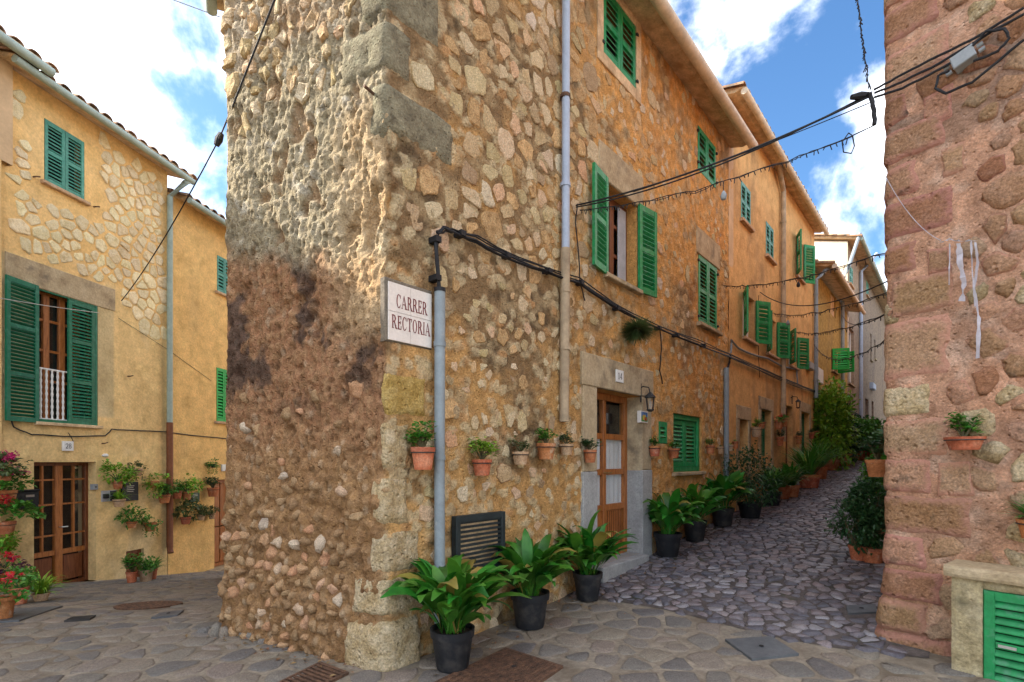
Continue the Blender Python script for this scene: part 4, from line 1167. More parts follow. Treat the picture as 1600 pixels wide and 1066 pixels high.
for poly in voronoi(darts(-1.88, -0.25, 4.5, 7.1, 0.08, 0.3, rg, 3000), 0.2):
    if len(poly) < 3 or rg.random() > 0.85: continue
    c = np.mean(poly, 0)
    if any(q[2] - 0.02 < c[0] < q[3] and q[0] - 0.02 < c[1] < q[1] + 0.02 for q in QUO) or c[0] > -.3: continue
    O = chip(poly, 0.01, 0.06, rg, rg.uniform(0.6, 0.98))
    if O is not None: cand.append((1, stone_geo(lambda a, b, o: PM.arr(a, b, o + disp1(a, b)), O, 0.005, rg.uniform(0.01, 0.03), 0.05, (0, 0), 0.8, rg)))
lay_stones('stone', cand, 'stone_cream', wall1, 120, smooth=False, rim=.6)
def quoin(z0, z1, ua, ub, matn, k, P=PM, parent=wall1, disp=None, proud=0.016, name='corner_block'):
    nu, nz = 22, 11; g = 0.03
    u = ua + (ub - ua) * np.linspace(0, 1, nu); z = z0 + (z1 - z0) * np.linspace(0, 1, nz)
    U, Z = np.meshgrid(u, z, indexing='ij')
    U, Z = U + 0.05 * (fbm(U * 5 + k, Z * 7, 90 + k, 4, .6) - .5) * 2 * (np.abs(np.linspace(-1, 1, nu))[:, None] ** 3), Z + 0.04 * (fbm(U * 7, Z * 5 + k, 95 + k, 4, .6) - .5) * 2 * (np.abs(np.linspace(-1, 1, nz))[None, :] ** 3)
    ex = np.minimum((np.arange(nu)[:, None]), (nu - 1 - np.arange(nu))[:, None]) * np.ones((1, nz)); ez = np.minimum(np.arange(nz), nz - 1 - np.arange(nz))[None, :] * np.ones((nu, 1))
    e = np.minimum(ex, ez)
    prof = np.where(e == 0, -0.025, np.where(e == 1, proud * 0.55, proud)) + 0.03 * (fbm(U * 7, Z * 7, 30 + k, 5, .6) - .5)
    base = (disp(U, Z) * 0.4 + 0.05 * sstep(0.9, 0, Z)) if disp is not None else 0
    V = P.arr(U.ravel(), Z.ravel(), (prof + base).ravel())
    I = np.arange(nu * nz).reshape(nu, nz)
    q = np.stack([I[:-1, :-1], I[1:, :-1], I[1:, 1:], I[:-1, 1:]], -1).reshape(-1, 4)
    return put_stone(name, (V, [tuple(x) for x in q.tolist()]), matn, parent, True, np.interp(e, [0, 1, 2, 3, 4], [.95, .75, .5, .3, .1]).ravel())
for k, q in enumerate(QUO): quoin(*q, k, disp=disp1)

# --- door 14 with its surround
def slab(F, s0, s1, z0, z1, o0, o1, name, matn, parent, bev=0.01): m = MB(); m.box(F, s0, s1, z0, z1, o0, o1, bev); return m.build(name, matn, parent)
a, b, z0, z1 = oD
Ls, Rs = W1.S(908), W1.S(1015)
sur = slab(W1, Ls - .02, Rs + 0.05, z1 + 0.0, z1 + 0.36, -0.02, 0.035, 'door_surround', 'surround', H1)
slab(W1, Ls, a - 0.002, 1.38, z1 - 0.002, -0.02, 0.03, 'jamb', 'surround', sur); slab(W1, b + 0.002, Rs, 1.38, z1 - 0.002, -0.02, 0.03, 'jamb', 'surround', sur)
slab(W1, Ls - .01, a - 0.002, 0.0, 1.378, -0.02, 0.036, 'jamb_base', 'plinth_grey', sur); slab(W1, b + 0.002, Rs + .01, 0.0, 1.378, -0.02, 0.036, 'jamb_base', 'plinth_grey', sur)
slab(W1, b - .001, b + .003, 0.2, 1.375, -0.19, 0.03, 'reveal_base', 'plinth_grey', sur, 0)
slab(W1, b - .001, b + .003, 1.377, z1 - .004, -0.19, 0.028, 'reveal', 'surround', sur, 0)
slab(W1, a - 0.02, b + 0.02, -0.1, z0 + 0.0, -0.3, 0.12, 'doorstep', 'plinth_grey', sur)
O_ = -0.18
m = MB(); panel_bars(m, W1, a + .002, b - .002, z0 + 0.002, z1 - .002, O_, 0.06, 0.085); door = m.build('door', 'wood', H1)
mid = (a + b) / 2
m = MB()
ww = (b - a - 0.18)
zk = z0 + 0.62; rows = [zk, zk + (z1 - .09 - zk) / 3, zk + 2 * (z1 - .09 - zk) / 3, z1 - .09]
cols_ = [a + .088, a + .088 + ww * 0.46, b - .088]
m.box(W1, cols_[1] - .035, cols_[1] + .035, z0 + .09, z1 - .09, O_ - .055, O_ + .004, .006)
for r_ in rows[:-1]: m.box(W1, a + .088, b - .088, r_ - .035, r_ + .035, O_ - .05, O_ - .004)
m.build('glazing_bars', 'wood', door)
for i in range(2):
    for j in range(3):
        q = MB(); q.box(W1, cols_[i] + .02, cols_[i + 1] - .02, rows[j] + .03, rows[j + 1] - .03, O_ - .034, O_ - .03); q.build('pane', 'glass', door)
    q = MB()
    q.box(W1, cols_[i] + .03, cols_[i + 1] - .03, z0 + .09, zk - .03, O_ - .045, O_ - .018, .012); q.build('door_panel', 'wood', door)
for k in range(9):
    s = cols_[1] + .05 + k * (cols_[2] - cols_[1] - .07) / 9
    slab(W1, s, s + .006, z0 + .1, zk - .05, O_ - .02, O_ - .012, 'groove', 'wood_dark', door, 0)
m = MB(); n = 30; vs = []
for i in range(n + 1):
    ss = a + .09 + (b - a - .18) * i / n; vs += [W1.p(ss, zk, O_ - .05 + .01 * math.sin(i * 1.7)), W1.p(ss, rows[2] - .02, O_ - .05 + .01 * math.sin(i * 1.7))]
m.add(vs, [(2 * i, 2 * i + 2, 2 * i + 3, 2 * i + 1) for i in range(n)]); m.build('curtain', 'curtain', door, smooth=True)
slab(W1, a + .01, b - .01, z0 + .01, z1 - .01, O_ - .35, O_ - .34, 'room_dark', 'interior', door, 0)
m = MB(); m.tube([W1.p(cols_[1] - .02, 1.35, O_), W1.p(cols_[1] - .02, 1.35, O_ + .05), W1.p(cols_[1] + .09, 1.35, O_ + .05)], .009, 7); m.build('handle', 'brass', door, smooth=True)

# --- windows of the main house
s0, s1, z0, z1 = oM1
slab(W1, s0 - .15, s1 + .15, z1 + .003, z1 + .42, -0.02, 0.02, 'lintel', 'surround', H1)
casement(H1, W1, s0 + .003, s1 - .003, z0 + .003, z1 - .003, -0.14, 'wood_dark', 2, (0.36, 0.7), sill='surround')
slab(W1, s0 + .68 * (s1 - s0), s1 - .06, z0 + .06, z1 - .06, -0.137, -0.122, 'inner_board', 'grey_board', H1, .004)
shutters(H1, W1, s0, s1, z0 - .02, z1 + .02, 'green_paint', 172, 172, 0.03, 1)
s0, s1, z0, z1 = oM2
slab(W1, s0 - .1, s1 + .12, z1 + .003, z1 + .42, -0.02, 0.018, 'lintel', 'surround', H1)
for (q, sill) in ((oM2, 1), (oT1, 0), (oT2, 0)):
    s0, s1, z0, z1 = q
    shutters(H1, W1, s0 + .004, s1 - .004, z0 + .004, z1 - .004, 'green_paint', 0, 0, -0.01, 1, pitch=0.06)
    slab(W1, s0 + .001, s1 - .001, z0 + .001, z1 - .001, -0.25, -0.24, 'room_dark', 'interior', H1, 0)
    if sill: slab(W1, s0 - .08, s1 + .08, z0 - .06, z0 - .002, -0.1, .08, 'sill', 'surround', H1)
    m = MB()
    for zz in (z0 + .1, z1 - .1):
        for ss in (s0 - .015, s1 + .015): m.box(W1, ss - .02, ss + .02, zz - .015, zz + .015, -.01, .03)
    m.build('hinges', 'iron', H1)
s0, s1, z0, z1 = oT1
for (u0, u1, v0, v1) in ((s0 - .13, s0 - .002, z0 - .14, z1 + .14), (s1 + .002, s1 + .13, z0 - .14, z1 + .14), (s0, s1, z0 - .14, z0 - .002), (s0, s1, z1 + .002, z1 + .14)):
    slab(W1, u0, u1, v0, v1, -.02, .016, 'window_band', 'soffit', H1, .006)
s0, s1, z0, z1 = oG1
m = MB(); panel_bars(m, W1, s0 + .002, s1 - .002, z0 + .002, z1 - .002, -0.03, 0.09, .075); m.build('window_frame', 'green_paint', H1)
shutters(H1, W1, s0 + .08, s1 - .08, z0 + .08, z1 - .08, 'green_paint', 0, 0, -0.075, 0, pitch=0.06)
slab(W1, s0 + .001, s1 - .001, z0 + .001, z1 - .001, -0.25, -0.24, 'room_dark', 'curtain', H1, 0)
slab(W1, s0 - .06, s1 + .06, z0 - .055, z0 - .002, -0.1, .06, 'sill', 'surround', H1)
s0, s1, z0, z1 = oG2
shutter(H1, W1.sub(s0 + .005, -0.01, 0), s1 - s0 - .01, z0 + .004, z1 - .004, 'green_paint', 0, pitch=0.05)
slab(W1, s0 + .001, s1 - .001, z0 + .001, z1 - .001, -0.2, -0.19, 'room_dark', 'curtain', H1, 0)
# vent grille near the corner
s0, s1, z0, z1 = oV
m = MB(); panel_bars(m, W1, s0 - .03, s1 + .03, z0 - .03, z1 + .03, 0.075, .06, .05); vent = m.build('vent_grille', 'green_black', H1)
slab(W1, s0 + .001, s1 - .001, z0, z1, 0.016, 0.024, 'backing', 'soffit', vent, 0)
first = None
for k in range(11):
    zc = z0 + .03 + (z1 - z0 - .04) * k / 10.5
    m = MB(); m.box(W1, s0 + .015, s1 - .015, zc - .009, zc + .009, .04, .06)
    if first is None: first = m.build('slat', 'green_black', vent); fz = zc
    else: share(first, (0, 0, zc - fz), vent)
# unseen core added to block light leaking through the shell, and roof
m = MB()
core = [W1.p(0.62, 0, -0.5), W1.p(R_END - .02, 0, -0.36), W1.p(R_END - .02, 0, -5.2), Vector((BACKL[0] + .5, BACKL[1], 0)), Vector((LEND[0] + .35, LEND[1] + .55, 0))]
vs = [Vector((p.x, p.y, z)) for z in (-1.8, TOP1) for p in core]; k = len(core)
m.add(vs, [tuple(range(k - 1, -1, -1)), tuple(range(k, 2 * k))] + [(i, (i + 1) % k, k + (i + 1) % k, k + i) for i in range(k)]); m.build('light_block_core', 'interior', H1)
eave(H1, W1, 0.2, R_END, 7.03, 0.33, 'gutter_buff', depth=3.0, pitch=0.3, gr=.075)
WB = Fr(BACKL, (LEND[0] - BACKL[0], LEND[1] - BACKL[1]))
eave(H1, WB, 5.15, 6.2, 6.6, 0.12, 'pipe_green', depth=2.2, pitch=0.3, tiles=False)
m = MB(); vs = [W1.p(0.3, 7.21, -.3), W1.p(R_END, 7.21, -.3), W1.p(R_END, 8.0, -3.4), Vector((BACKL[0], BACKL[1], 7.21)), Vector((LEND[0] + .2, LEND[1] + .3, 7.21))]
m.add(vs + [v + Vector((0, 0, .1)) for v in vs], [(4, 3, 2, 1, 0), (5, 6, 7, 8, 9)] + [(i, (i + 1) % 5, 5 + (i + 1) % 5, 5 + i) for i in range(5)]); m.build('roof_deck', 'roof_tile', H1)
# downpipe of the main house: blue above, painted over below
sp = W1.S(882, .06)
m = MB(); m.tube([W1.p(sp, 7.0, .38), W1.p(sp, 6.9, .25), W1.p(sp, 6.75, .08), W1.p(sp, W1.hit(884, 390, .06)[1], .075)], .042, 10); dp = m.build('downpipe', 'pipe_blue', H1, smooth=True)
zj = W1.hit(884, 390, .06)[1]
m = MB(); m.tube([W1.p(sp, zj, .07), W1.p(sp, 1.9, .055)], .05, 10); m.build('lower_pipe', 'pipe_stone', dp, smooth=True)
for yy in (152, 290, 455, 545):
    zz = W1.hit(882, yy, .06)[1]; m = MB(); m.tube([W1.p(sp, zz - .018, .07), W1.p(sp, zz + .018, .07)], .055, 10); m.build('clamp', 'rust_iron' if yy == 152 else 'pipe_stone' if yy > 400 else 'pipe_blue', dp)
# ================================================================== houses up the lane
flat('plaster_plain', (0.58, 0.4, 0.23), 0.92, 0.15, bump=0.3, sc=3)
flat('plaster_cream', (0.70, 0.6, 0.45), 0.92, 0.1, bump=0.3, sc=3)
def plaster_col(base, stain=(0.24, 0.17, 0.1), seed=0, amt=0.7):
    def f(U, Z):
        n1 = fbm(U * 0.9, Z * 0.35, seed, 4); n2 = fbm(U * 3.1, Z * 1.1, seed + 3, 4); n3 = fbm(U * 7, Z * 6, seed + 5, 3)
        c = lerp3(base, tuple(x * 0.78 for x in base), n3)
        c = lerp3(c, stain, sstep(0.5, 0.72, n1 * 0.5 + n2 * 0.5) * amt)
        return lerp3(c, tuple(min(1, x * 1.25) for x in base), sstep(0.55, 0.75, n3) * 0.4)
    return f
def flatdisp(a=0.012, b=0.004, seed=0):
    return lambda U, Z: a * (fbm(U * 1.1, Z * 1.1, seed, 3) - .5) + b * (fbm(U * 9, Z * 9, seed + 2, 3) - .5)
def closed_window(house, W, q, matn, o=-0.01, rails=1, single=False, sill=True, pitch=0.07):
    s0, s1, z0, z1 = q
    shutters(house, W, s0 + .004, s1 - .004, z0 + .004, z1 - .004, matn, 0, 0, o, rails, single, pitch)
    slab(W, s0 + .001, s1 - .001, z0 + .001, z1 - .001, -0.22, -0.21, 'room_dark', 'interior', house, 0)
    if sill: slab(W, s0 - .06, s1 + .06, z0 - .06, z0 - .002, -0.1, .07, 'sill', 'terracotta_pale', house)
def block_core(house, W, s0, s1, z0, z1, o0=-0.4, o1=-5.0, matn='plaster_plain'):
    m = MB(); m.box(W, s0 + .02, s1 - .02, z0, z1, o1, o0); return m.build('light_block_core', matn, house)  # solid fill added to keep sun and sky from leaking through the house
def end_wall(house, W, s, z0, z1, o1, matn, pitch=0.3, depth=3.4, th=0.25):
    """gable end that shows above a lower neighbour"""
    m = MB(); pr = [(0.0, z0), (0.0, z1), (-depth, z1 + depth * pitch), (-depth, z0)]
    vs = [W.p(s + e, z, o) for e in (0, th) for (o, z) in pr]
    m.add(vs, [(0, 1, 2, 3), (7, 6, 5, 4), (0, 4, 5, 1), (1, 5, 6, 2), (2, 6, 7, 3)]); return m.build('gable_wall', matn, house)
def lane_house(label, s0, s1, base, eave_z, over, openings, seed, matn='wall_plaster', tiles=True, stain=(0.3, 0.2, 0.11), amt=0.6, gut='gutter_buff', core='plaster_plain', o=0.0, du=0.09):
    Wn = Fr(W1.p(0, 0, o).xy, W1.d)
    b = Wn.p((s0 + s1) / 2, 0, -2.5); H = thing('house', label, 'house', (b.x, b.y, gz(*Wn.p((s0 + s1) / 2, 0, .5).xy)))
    P = path_of(Wn, s0, s1)
    w = wall_grid('wall', P, np.linspace(s0 + .002, s1 - .002, max(8, int((s1 - s0) / du))), np.arange(-0.2, eave_z + .12, du), openings, flatdisp(seed=seed), plaster_col(base, stain, seed, amt), matn, H, 0.25)
    block_core(H, Wn, s0, s1, -0.2, eave_z + .05, matn=core)
    eave(H, Wn, s0, s1, eave_z, over, gut, tiles=tiles, depth=4.2, step=0.26)
    end_wall(H, Wn, s0 + .004, 5.0, eave_z + .05, 0, core, depth=4.2)
    return H, Wn, w
# --- second house
def slim(W, px, w, yt, yb): s, zt, Y = W.hit(px, yt); return (s, s + w, W.hit(px, yb)[1], zt)
B12, B23, B34, B45 = R_END, W1.S(1272), W1.S(1324), W1.S(1346)
e2 = (W1.hit(1165, 118, .3)[1] + W1.hit(1283, 365, .3)[1]) / 2
q2 = {'a': rect(W1, 1157, 1172, 281, 342), 'b': rect(W1, 1196, 1208, 345, 398), 'c': slim(W1, 1243, .75, 368, 430),
      'd': slim(W1, 1160, .75, 456, 526), 'e': slim(W1, 1197, .75, 493, 551), 'f': slim(W1, 1232, .75, 519, 570)}
d2 = {'g': (W1.S(1154), W1.S(1168), 0.6, W1.hit(1154, 655)[1]), 'h': (W1.S(1188), W1.S(1204), W1.hit(1188, 712)[1], W1.hit(1188, 639)[1]),
      'i': (W1.S(1227), W1.S(1238), 0.9, W1.hit(1227, 633)[1]), 'j': (W1.S(1251), W1.S(1264), 1.1, W1.hit(1251, 643)[1])}
H2, W2, wall2 = lane_house('orange plastered house with open green shutters beside the stone corner house', B12, B23, (0.74, 0.44, 0.18), e2, 0.24, list(q2.values()) + list(d2.values()), 200, o=0.006)
closed_window(H2, W2, q2['a'], 'green_teal', single=True); closed_window(H2, W2, q2['b'], 'green_teal')
for k, ang in (('c', (155, 150)), ('d', (155, 152)), ('e', (155, 152)), ('f', (150, 150))):
    s0, s1, z0, z1 = q2[k]
    casement(H2, W2, s0 + .003, s1 - .003, z0 + .003, z1 - .003, -0.12, 'wood_dark' if k == 'c' else 'white_paint', 2, (), sill='terracotta_pale')
    shutters(H2, W2, s0, s1, z0, z1, 'green_paint', ang[0], ang[1], 0.03, 1, k in 'de', pitch=0.065)
def plain_door(house, W, q, matn, o=-0.12, panels=True, name='door', rails=(0.45,)):
    s0, s1, z0, z1 = q
    m = MB(); panel_bars(m, W, s0 + .002, s1 - .002, z0 + .002, z1 - .002, o, .06, .08)
    d = m.build(name, matn, house)
    c = (s0 + s1) / 2
    for (a, b) in ((s0 + .083, c - .01), (c + .01, s1 - .083)):
        for (u, v) in ((z0 + .09, z0 + .45 * (z1 - z0)), (z0 + .45 * (z1 - z0) + .02, z1 - .09)):
            slab(W, a, b, u, v, o - .05, o - .012, 'door_panel', matn, d, .012)
    return d
plain_door(H2, W2, d2['h'], 'green_deep'); plain_door(H2, W2, d2['j'], 'green_deep'); plain_door(H2, W2, d2['i'], 'wood_dark')
plain_door(H2, W2, d2['g'], 'wood_dark', o=-0.2)
for k in 'ghj':
    s0, s1, z0, z1 = d2[k]; sr = slab(W2, s0 - .16, s1 + .16, z1 + .002, z1 + .26, -.02, .02, 'door_surround', 'surround', H2)
    slab(W2, s0 - .16, s0 - .002, max(z0 - .3, .5), z1, -.02, .018, 'jamb', 'surround', sr); slab(W2, s1 + .002, s1 + .16, max(z0 - .3, .5), z1, -.02, .018, 'jamb', 'surround', sr)
def vpipe(house, W, px, ytop, ybot, r, matn, off=None, elbow=None):
    off = r + .02 if off is None else off
    s = W.S(px, off); zt, zb = W.hit(px, ytop, off)[1], W.hit(px, ybot, off)[1]
    pts = []
    if elbow: pts += [W.p(s + elbow[0], zt + elbow[1], off + elbow[2]), W.p(s + elbow[0] * .4, zt + elbow[1] * .35, off + elbow[2] * .3)]
    pts += [W.p(s, zt, off), W.p(s, (zt + zb) / 2, off), W.p(s, zb, off)]
    m = MB(); m.tube(pts, r, 9); d = m.build('downpipe', matn, house, smooth=True)
    for f in (.12, .5, .85):
        z = zt + (zb - zt) * f; q = MB(); q.tube([W.p(s, z - .02, off), W.p(s, z + .02, off)], r * 1.18, 9); q.build('clamp', matn, d)
    return d
vpipe(H2, W2, 1224, 300, 690, .055, 'pipe_stone', elbow=(-.9, .55, .1)); vpipe(H2, W2, 1275, 438, 622, .055, 'pipe_grey', elbow=(.35, .45, .3))
m = MB(); m.tube([W2.p(W2.S(1135, .05), W2.hit(1135, 575, .05)[1], .05), W2.p(W2.S(1135, .05), .62, .05)], .045, 9); props(m.build('conduit', 'pipe_grey', None, smooth=True), 'grey upright cable conduit on wall between stone house and orange house', 'conduit')
# --- third, lower, house of yellow rubble
e3 = (W1.hit(1296, 412, .5)[1] + W1.hit(1337, 462, .5)[1]) / 2
q3 = slim(W1, 1299, 1.0, 545, 578); q3b = rect(W1, 1298, 1306, 455, 490)
H3, W3, wall3 = lane_house('low yellow rubble house with bright green shutter and climbing plant', B23, B34, (0.56, 0.38, 0.13), e3, 0.45, [q3, q3b], 230, 'wall_rubble', stain=(0.3, 0.22, 0.12), o=0.0)
s0, s1, z0, z1 = q3
shutters(H3, W3, s0, s1, z0, z1, 'green_bright', 60, 75, 0.03, 1, False, .07)
casement(H3, W3, s0 + .003, s1 - .003, z0 + .003, z1 - .003, -0.12, 'wood_dark', 2, (), sill='surround')
s0, s1, z0, z1 = q3b; slab(W3, s0 + .002, s1 - .002, z0 + .002, z1 - .002, -.1, -.05, 'blind_panel', 'soffit', H3)
# --- fourth and fifth
e4 = (W1.hit(1335, 362, .45)[1] + W1.hit(1373, 421, .45)[1]) / 2
def nearspan(px0, px1, yt, yb): return rect(W1, px0, px1, yt, yb)
q4 = [nearspan(1327, 1332, 413, 442), nearspan(1325, 1334, 508, 598)]
d4 = [(W1.S(1324.5), W1.S(1333), 1.4, W1.hit(1325, 616)[1])]
H4, W4, wall4 = lane_house('grey lavender tall house with cream sunlit gable above the low yellow house', B34, B45, (0.42, 0.32, 0.235), e4, 0.4, q4 + d4, 260, 'wall_rubble', stain=(0.24, 0.19, 0.155), core='plaster_cream', gut='pipe_green', o=0.006)
closed_window(H4, W4, q4[0], 'green_teal'); 
s0, s1, z0, z1 = q4[1]; casement(H4, W4, s0 + .003, s1 - .003, z0 + .003, z1 - .003, -0.1, 'white_paint', 2, (.5,), sill='surround')
plain_door(H4, W4, d4[0], 'wood_dark', o=-.2)
vpipe(H4, W4, 1316.5, 445, 690, .06, 'pipe_grey', elbow=(1.6, 2.2, .3))
q5 = [nearspan(1353.5, 1357, 438, 460), nearspan(1359.5, 1362, 520, 562), nearspan(1366, 1368, 530, 560)]
d5 = [(W1.S(1352), W1.S(1357), 1.9, W1.hit(1352, 622)[1]), (W1.S(1362), W1.S(1365), 1.9, W1.hit(1362, 626)[1])]
H5, W5, wall5 = lane_house('grey stone house at the top of the lane with narrow pale windows', B45, B45 + 14, (0.36, 0.28, 0.215), e4 + .05, 0.4, q5 + d5, 290, 'wall_rubble', stain=(0.22, 0.175, 0.15), gut='pipe_green', o=0.0, du=.14)
closed_window(H5, W5, q5[0], 'green_teal')
for q in q5[1:]: casement(H5, W5, q[0] + .003, q[1] - .003, q[2] + .003, q[3] - .003, -0.1, 'white_paint', 2, (.5,), sill='surround')
for q in d5: plain_door(H5, W5, q, 'wood_dark', o=-.2)
vpipe(H5, W5, 1345.5, 425, 690, .065, 'pipe_blue', elbow=(1.2, 1.0, .4))
# row that closes the far end of the lane
fb = W1.p(B45 + 22, 0, 1.5); HF = thing('house', 'plain plastered house closing the far end of the lane', 'house', (fb.x, fb.y, gz(fb.x, fb.y)))
WF = Fr(W1.p(B45 + 15, 0, -3).xy, W1.n); WF.n = -W1.d
m = MB(); m.box(WF, 0, 9, 2, 9.0, -5, 0); m.build('wall', 'plaster_plain', HF)
m = MB(); m.box(WF, -.2, 9.2, 9.0, 9.2, -5.2, .3); m.build('roof', 'roof_tile', HF)

# ================================================================== house on the right corner
HR = thing('house', 'pink mortared stone house corner at the lane entrance', 'house', (R0[0] + 1.5, R0[1] + .5, 0))
def dispR(U, Z):
    d = 0.03 * (fbm(U * 2, Z * 2, 310, 3) - .5) + 0.03 * (fbm(U * 8, Z * 8, 313, 4) - .5)
    return d + 0.05 * sstep(0.7, 0.0, Z)
def colR(U, Z):
    n1 = fbm(U * 2.2, Z * 2.2, 320, 4); n2 = fbm(U * 9, Z * 9, 324, 3)
    c = lerp3((0.68, 0.35, 0.215), (0.62, 0.37, 0.25), n1); c = lerp3(c, (0.72, 0.5, 0.38), sstep(.5, .75, n2) * .6)
    c = lerp3(c, (0.26, 0.19, 0.15), sstep(.55, .7, fbm(U * 1.6, Z * 3.0, 330, 4)) * (0.25 + .6 * sstep(3.4, 4.6, Z)))
    return lerp3(c, (0.5, 0.33, 0.18), sstep(1.5, .2, Z) * .3)
wallR = wall_grid('wall', PR, np.r_[np.arange(-23.5, -1.5, .4), np.arange(-1.5, -0.2, .06), np.arange(-.2, 1.1, .016), np.arange(1.1, 3.9, .12)],
                  np.r_[np.arange(-.3, 5.5, .022), np.arange(5.5, 7.3, .2)], [], dispR, colR, 'wall_rubble', HR)
BL = [  # blocks by pixels: x0, x1, top and bottom at x0
 (1372, 1470, 25, 78, 1), (1372, 1484, 92, 150, 1), (1372, 1425, 160, 205, 1), (1440, 1484, 150, 205, 0), (1372, 1476, 212, 262, 1), (1372, 1440, 268, 318, 1), (1474, 1506, 232, 280, 0), (1372, 1502, 325, 382, 1),
 (1372, 1432, 392, 432, 1), (1448, 1482, 392, 430, 0), (1392, 1500, 440, 500, 0), (1374, 1488, 505, 600, 1), (1374, 1456, 606, 652, 1), (1376, 1492, 658, 712, 1), (1376, 1452, 717, 768, 1), (1466, 1520, 720, 775, 0),
 (1378, 1532, 773, 828, 1), (1378, 1446, 833, 880, 1), (1378, 1480, 886, 930, 1), (1378, 1455, 936, 976, 1), (1378, 1490, 982, 1035, 1), (1372, 1462, -30, 20, 1), (1372, 1490, -100, -36, 1)]
taken = []
for k, (x0, x1, yt, yb, wrap) in enumerate(BL):
    s0, s1 = WR.S(x0), WR.S(x1); zt, zb = WR.hit(max(x0, 1376), yt - 4)[1], WR.hit(max(x0, 1376), yb + 4)[1]; s1 += .02 * math.sin(k * 2.3)
    ua = -0.22 - .1 * (k % 2) if wrap else s0
    taken.append((ua, s1, zb, zt)); quoin(zb + .005, zt - .005, ua, s1, 'quoin' if k == 12 else 'sandstone', 40 + k, PR, wallR, dispR, 0.014, 'stone_block')
rg = random.Random(31); cand = []
for poly in voronoi(darts(0.03, 1.25, 0.0, 5.6, .1, .36, rg, 4000), .24):
    if len(poly) < 3: continue
    c = np.mean(poly, 0)
    if any(a - .05 < c[0] < b + .05 and z_ - .03 < c[1] < y_ + .03 for (a, b, z_, y_) in taken) or rg.random() > .95: continue
    O = chip(poly, .008, .05, rg, rg.uniform(.75, 1.0), .14)
    if O is None: continue
    h = rg.uniform(.008, .024)
    cand.append((np.ptp(O[:, 0]), stone_geo(lambda a, b, o: PR.arr(a, b, o + dispR(a, b)), O, h * .2, h, .05, (rg.uniform(-.08, .08), rg.uniform(-.08, .08)), .74, rg)))
for k, it in enumerate(cand): put_stone('stone', it[1], ('sandstone', 'sandstone', 'quoin')[k % 3 if k % 2 else 0], wallR, True, rg.uniform(.3, .65))
m = MB(); rc = [PR.p(-23, 0, -.4), PR.p(-.5, 0, -.4), PR.p(.5, 0, -.5), PR.p(3.8, 0, -.4), Vector((R0[0] + 22, R0[1] + 12, 0))]
k = len(rc); vs = [Vector((p.x, p.y, z)) for z in (-.3, 7.25) for p in rc]
m.add(vs, [tuple(range(k - 1, -1, -1)), tuple(range(k, 2 * k))] + [(i, (i + 1) % k, k + (i + 1) % k, k + i) for i in range(k)]); m.build('light_block_core', 'plaster_plain', HR)  # unseen solid fill, added to block light behind the walls
m = MB(); vs = [PR.p(-23.3, 7.3, .3), PR.p(-.02, 7.3, .3), PR.p(3.8, 7.3, .3), Vector((R0[0] + 22, R0[1] + 12, 8.6))]
m.add(vs + [v + Vector((0, 0, .12)) for v in vs], [(3, 2, 1, 0), (4, 5, 6, 7)] + [(i, (i + 1) % 4, 4 + (i + 1) % 4, 4 + i) for i in range(4)]); m.build('roof', 'roof_tile', HR)
# stone cabinet with a green louvred door in front of it
bx = WR.p(.9, 0, .15); CAB = thing('utility_cabinet', 'low stone cabinet with green louvred door against the pink stone house', 'cabinet', (bx.x, bx.y, 0))
ps0 = WR.S(1486, .3); pd = WR.S(1535, .3)
zcap = WR.hit(1486, 884, .33)[1]; zdoor = WR.hit(1535, 921, .3)[1]
def soft_slab(F, s0, s1, z0, z1, o0, o1, matn, name, parent, seed, amp=.008, nn=(9, 9)):
    m = MB(); n1, n2 = nn; us = np.linspace(0, 1, n1); vsv = np.linspace(0, 1, n2); V = []; I = {}
    def P_(u, v, face):
        s = s0 + (s1 - s0) * u; z = z0 + (z1 - z0) * v
        e = min(u, 1 - u) * (s1 - s0) ; f = min(v, 1 - v) * (z1 - z0); rr = .02
        o = o1 - (max(0, rr - e) + max(0, rr - f)) * .5 + amp * (float(fbm(np.array([s * 9]), np.array([z * 9]), seed, 3)[0]) - .5) * 2
        return F.p(s, z, o)
    V = [P_(u, v, 0) for u in us for v in vsv]; b = len(V)
    fs = [(i * n2 + j, (i + 1) * n2 + j, (i + 1) * n2 + j + 1, i * n2 + j + 1) for i in range(n1 - 1) for j in range(n2 - 1)]
    V += [F.p(s, z, o0) for (s, z) in ((s0, z0), (s1, z0), (s1, z1), (s0, z1))]
    bot = [i * n2 for i in range(n1)]; top = [i * n2 + n2 - 1 for i in range(n1)]; lef = list(range(n2)); rig = [(n1 - 1) * n2 + j for j in range(n2)]
    fs += [tuple(bot[::-1] + [b, b + 1][0:0] + [b, b + 1]), tuple(top + [b + 2, b + 3]), tuple(lef + [b + 3, b]), tuple(rig[::-1] + [b + 1, b + 2])]
    m.add(V, fs); return m.build(name, matn, parent)
mat('cabinet_render', [(.25, (.24, .19, .1)), (.45, (.42, .34, .19)), (.7, (.52, .44, .28))], sc=7, detail=10, rough=.95, bump=.8, bsc=30, dist=.015, stain=((.14, .12, .07), 4, .5, .72), pores=24)
soft_slab(WR, ps0, pd, -.1, zcap - .075, -.02, .30, 'cabinet_render', 'pier', CAB, 5, .012, (7, 20))
soft_slab(WR, pd + .002, 2.2, zdoor, zcap - .075, -.02, .296, 'cabinet_render', 'lintel', CAB, 6, .008, (20, 4))
soft_slab(WR, ps0 - .035, 2.25, zcap - .073, zcap, -.02, .335, 'surround', 'cap', CAB, 7, .012, (26, 5))
slab(WR, 1.9, 2.2, -.1, zdoor - .002, -.02, .295, 'pier', 'cabinet_render', CAB)
slab(WR, pd + .003, 1.898, -.05, zdoor - .002, -.02, .2, 'backing', 'interior', CAB, 0)
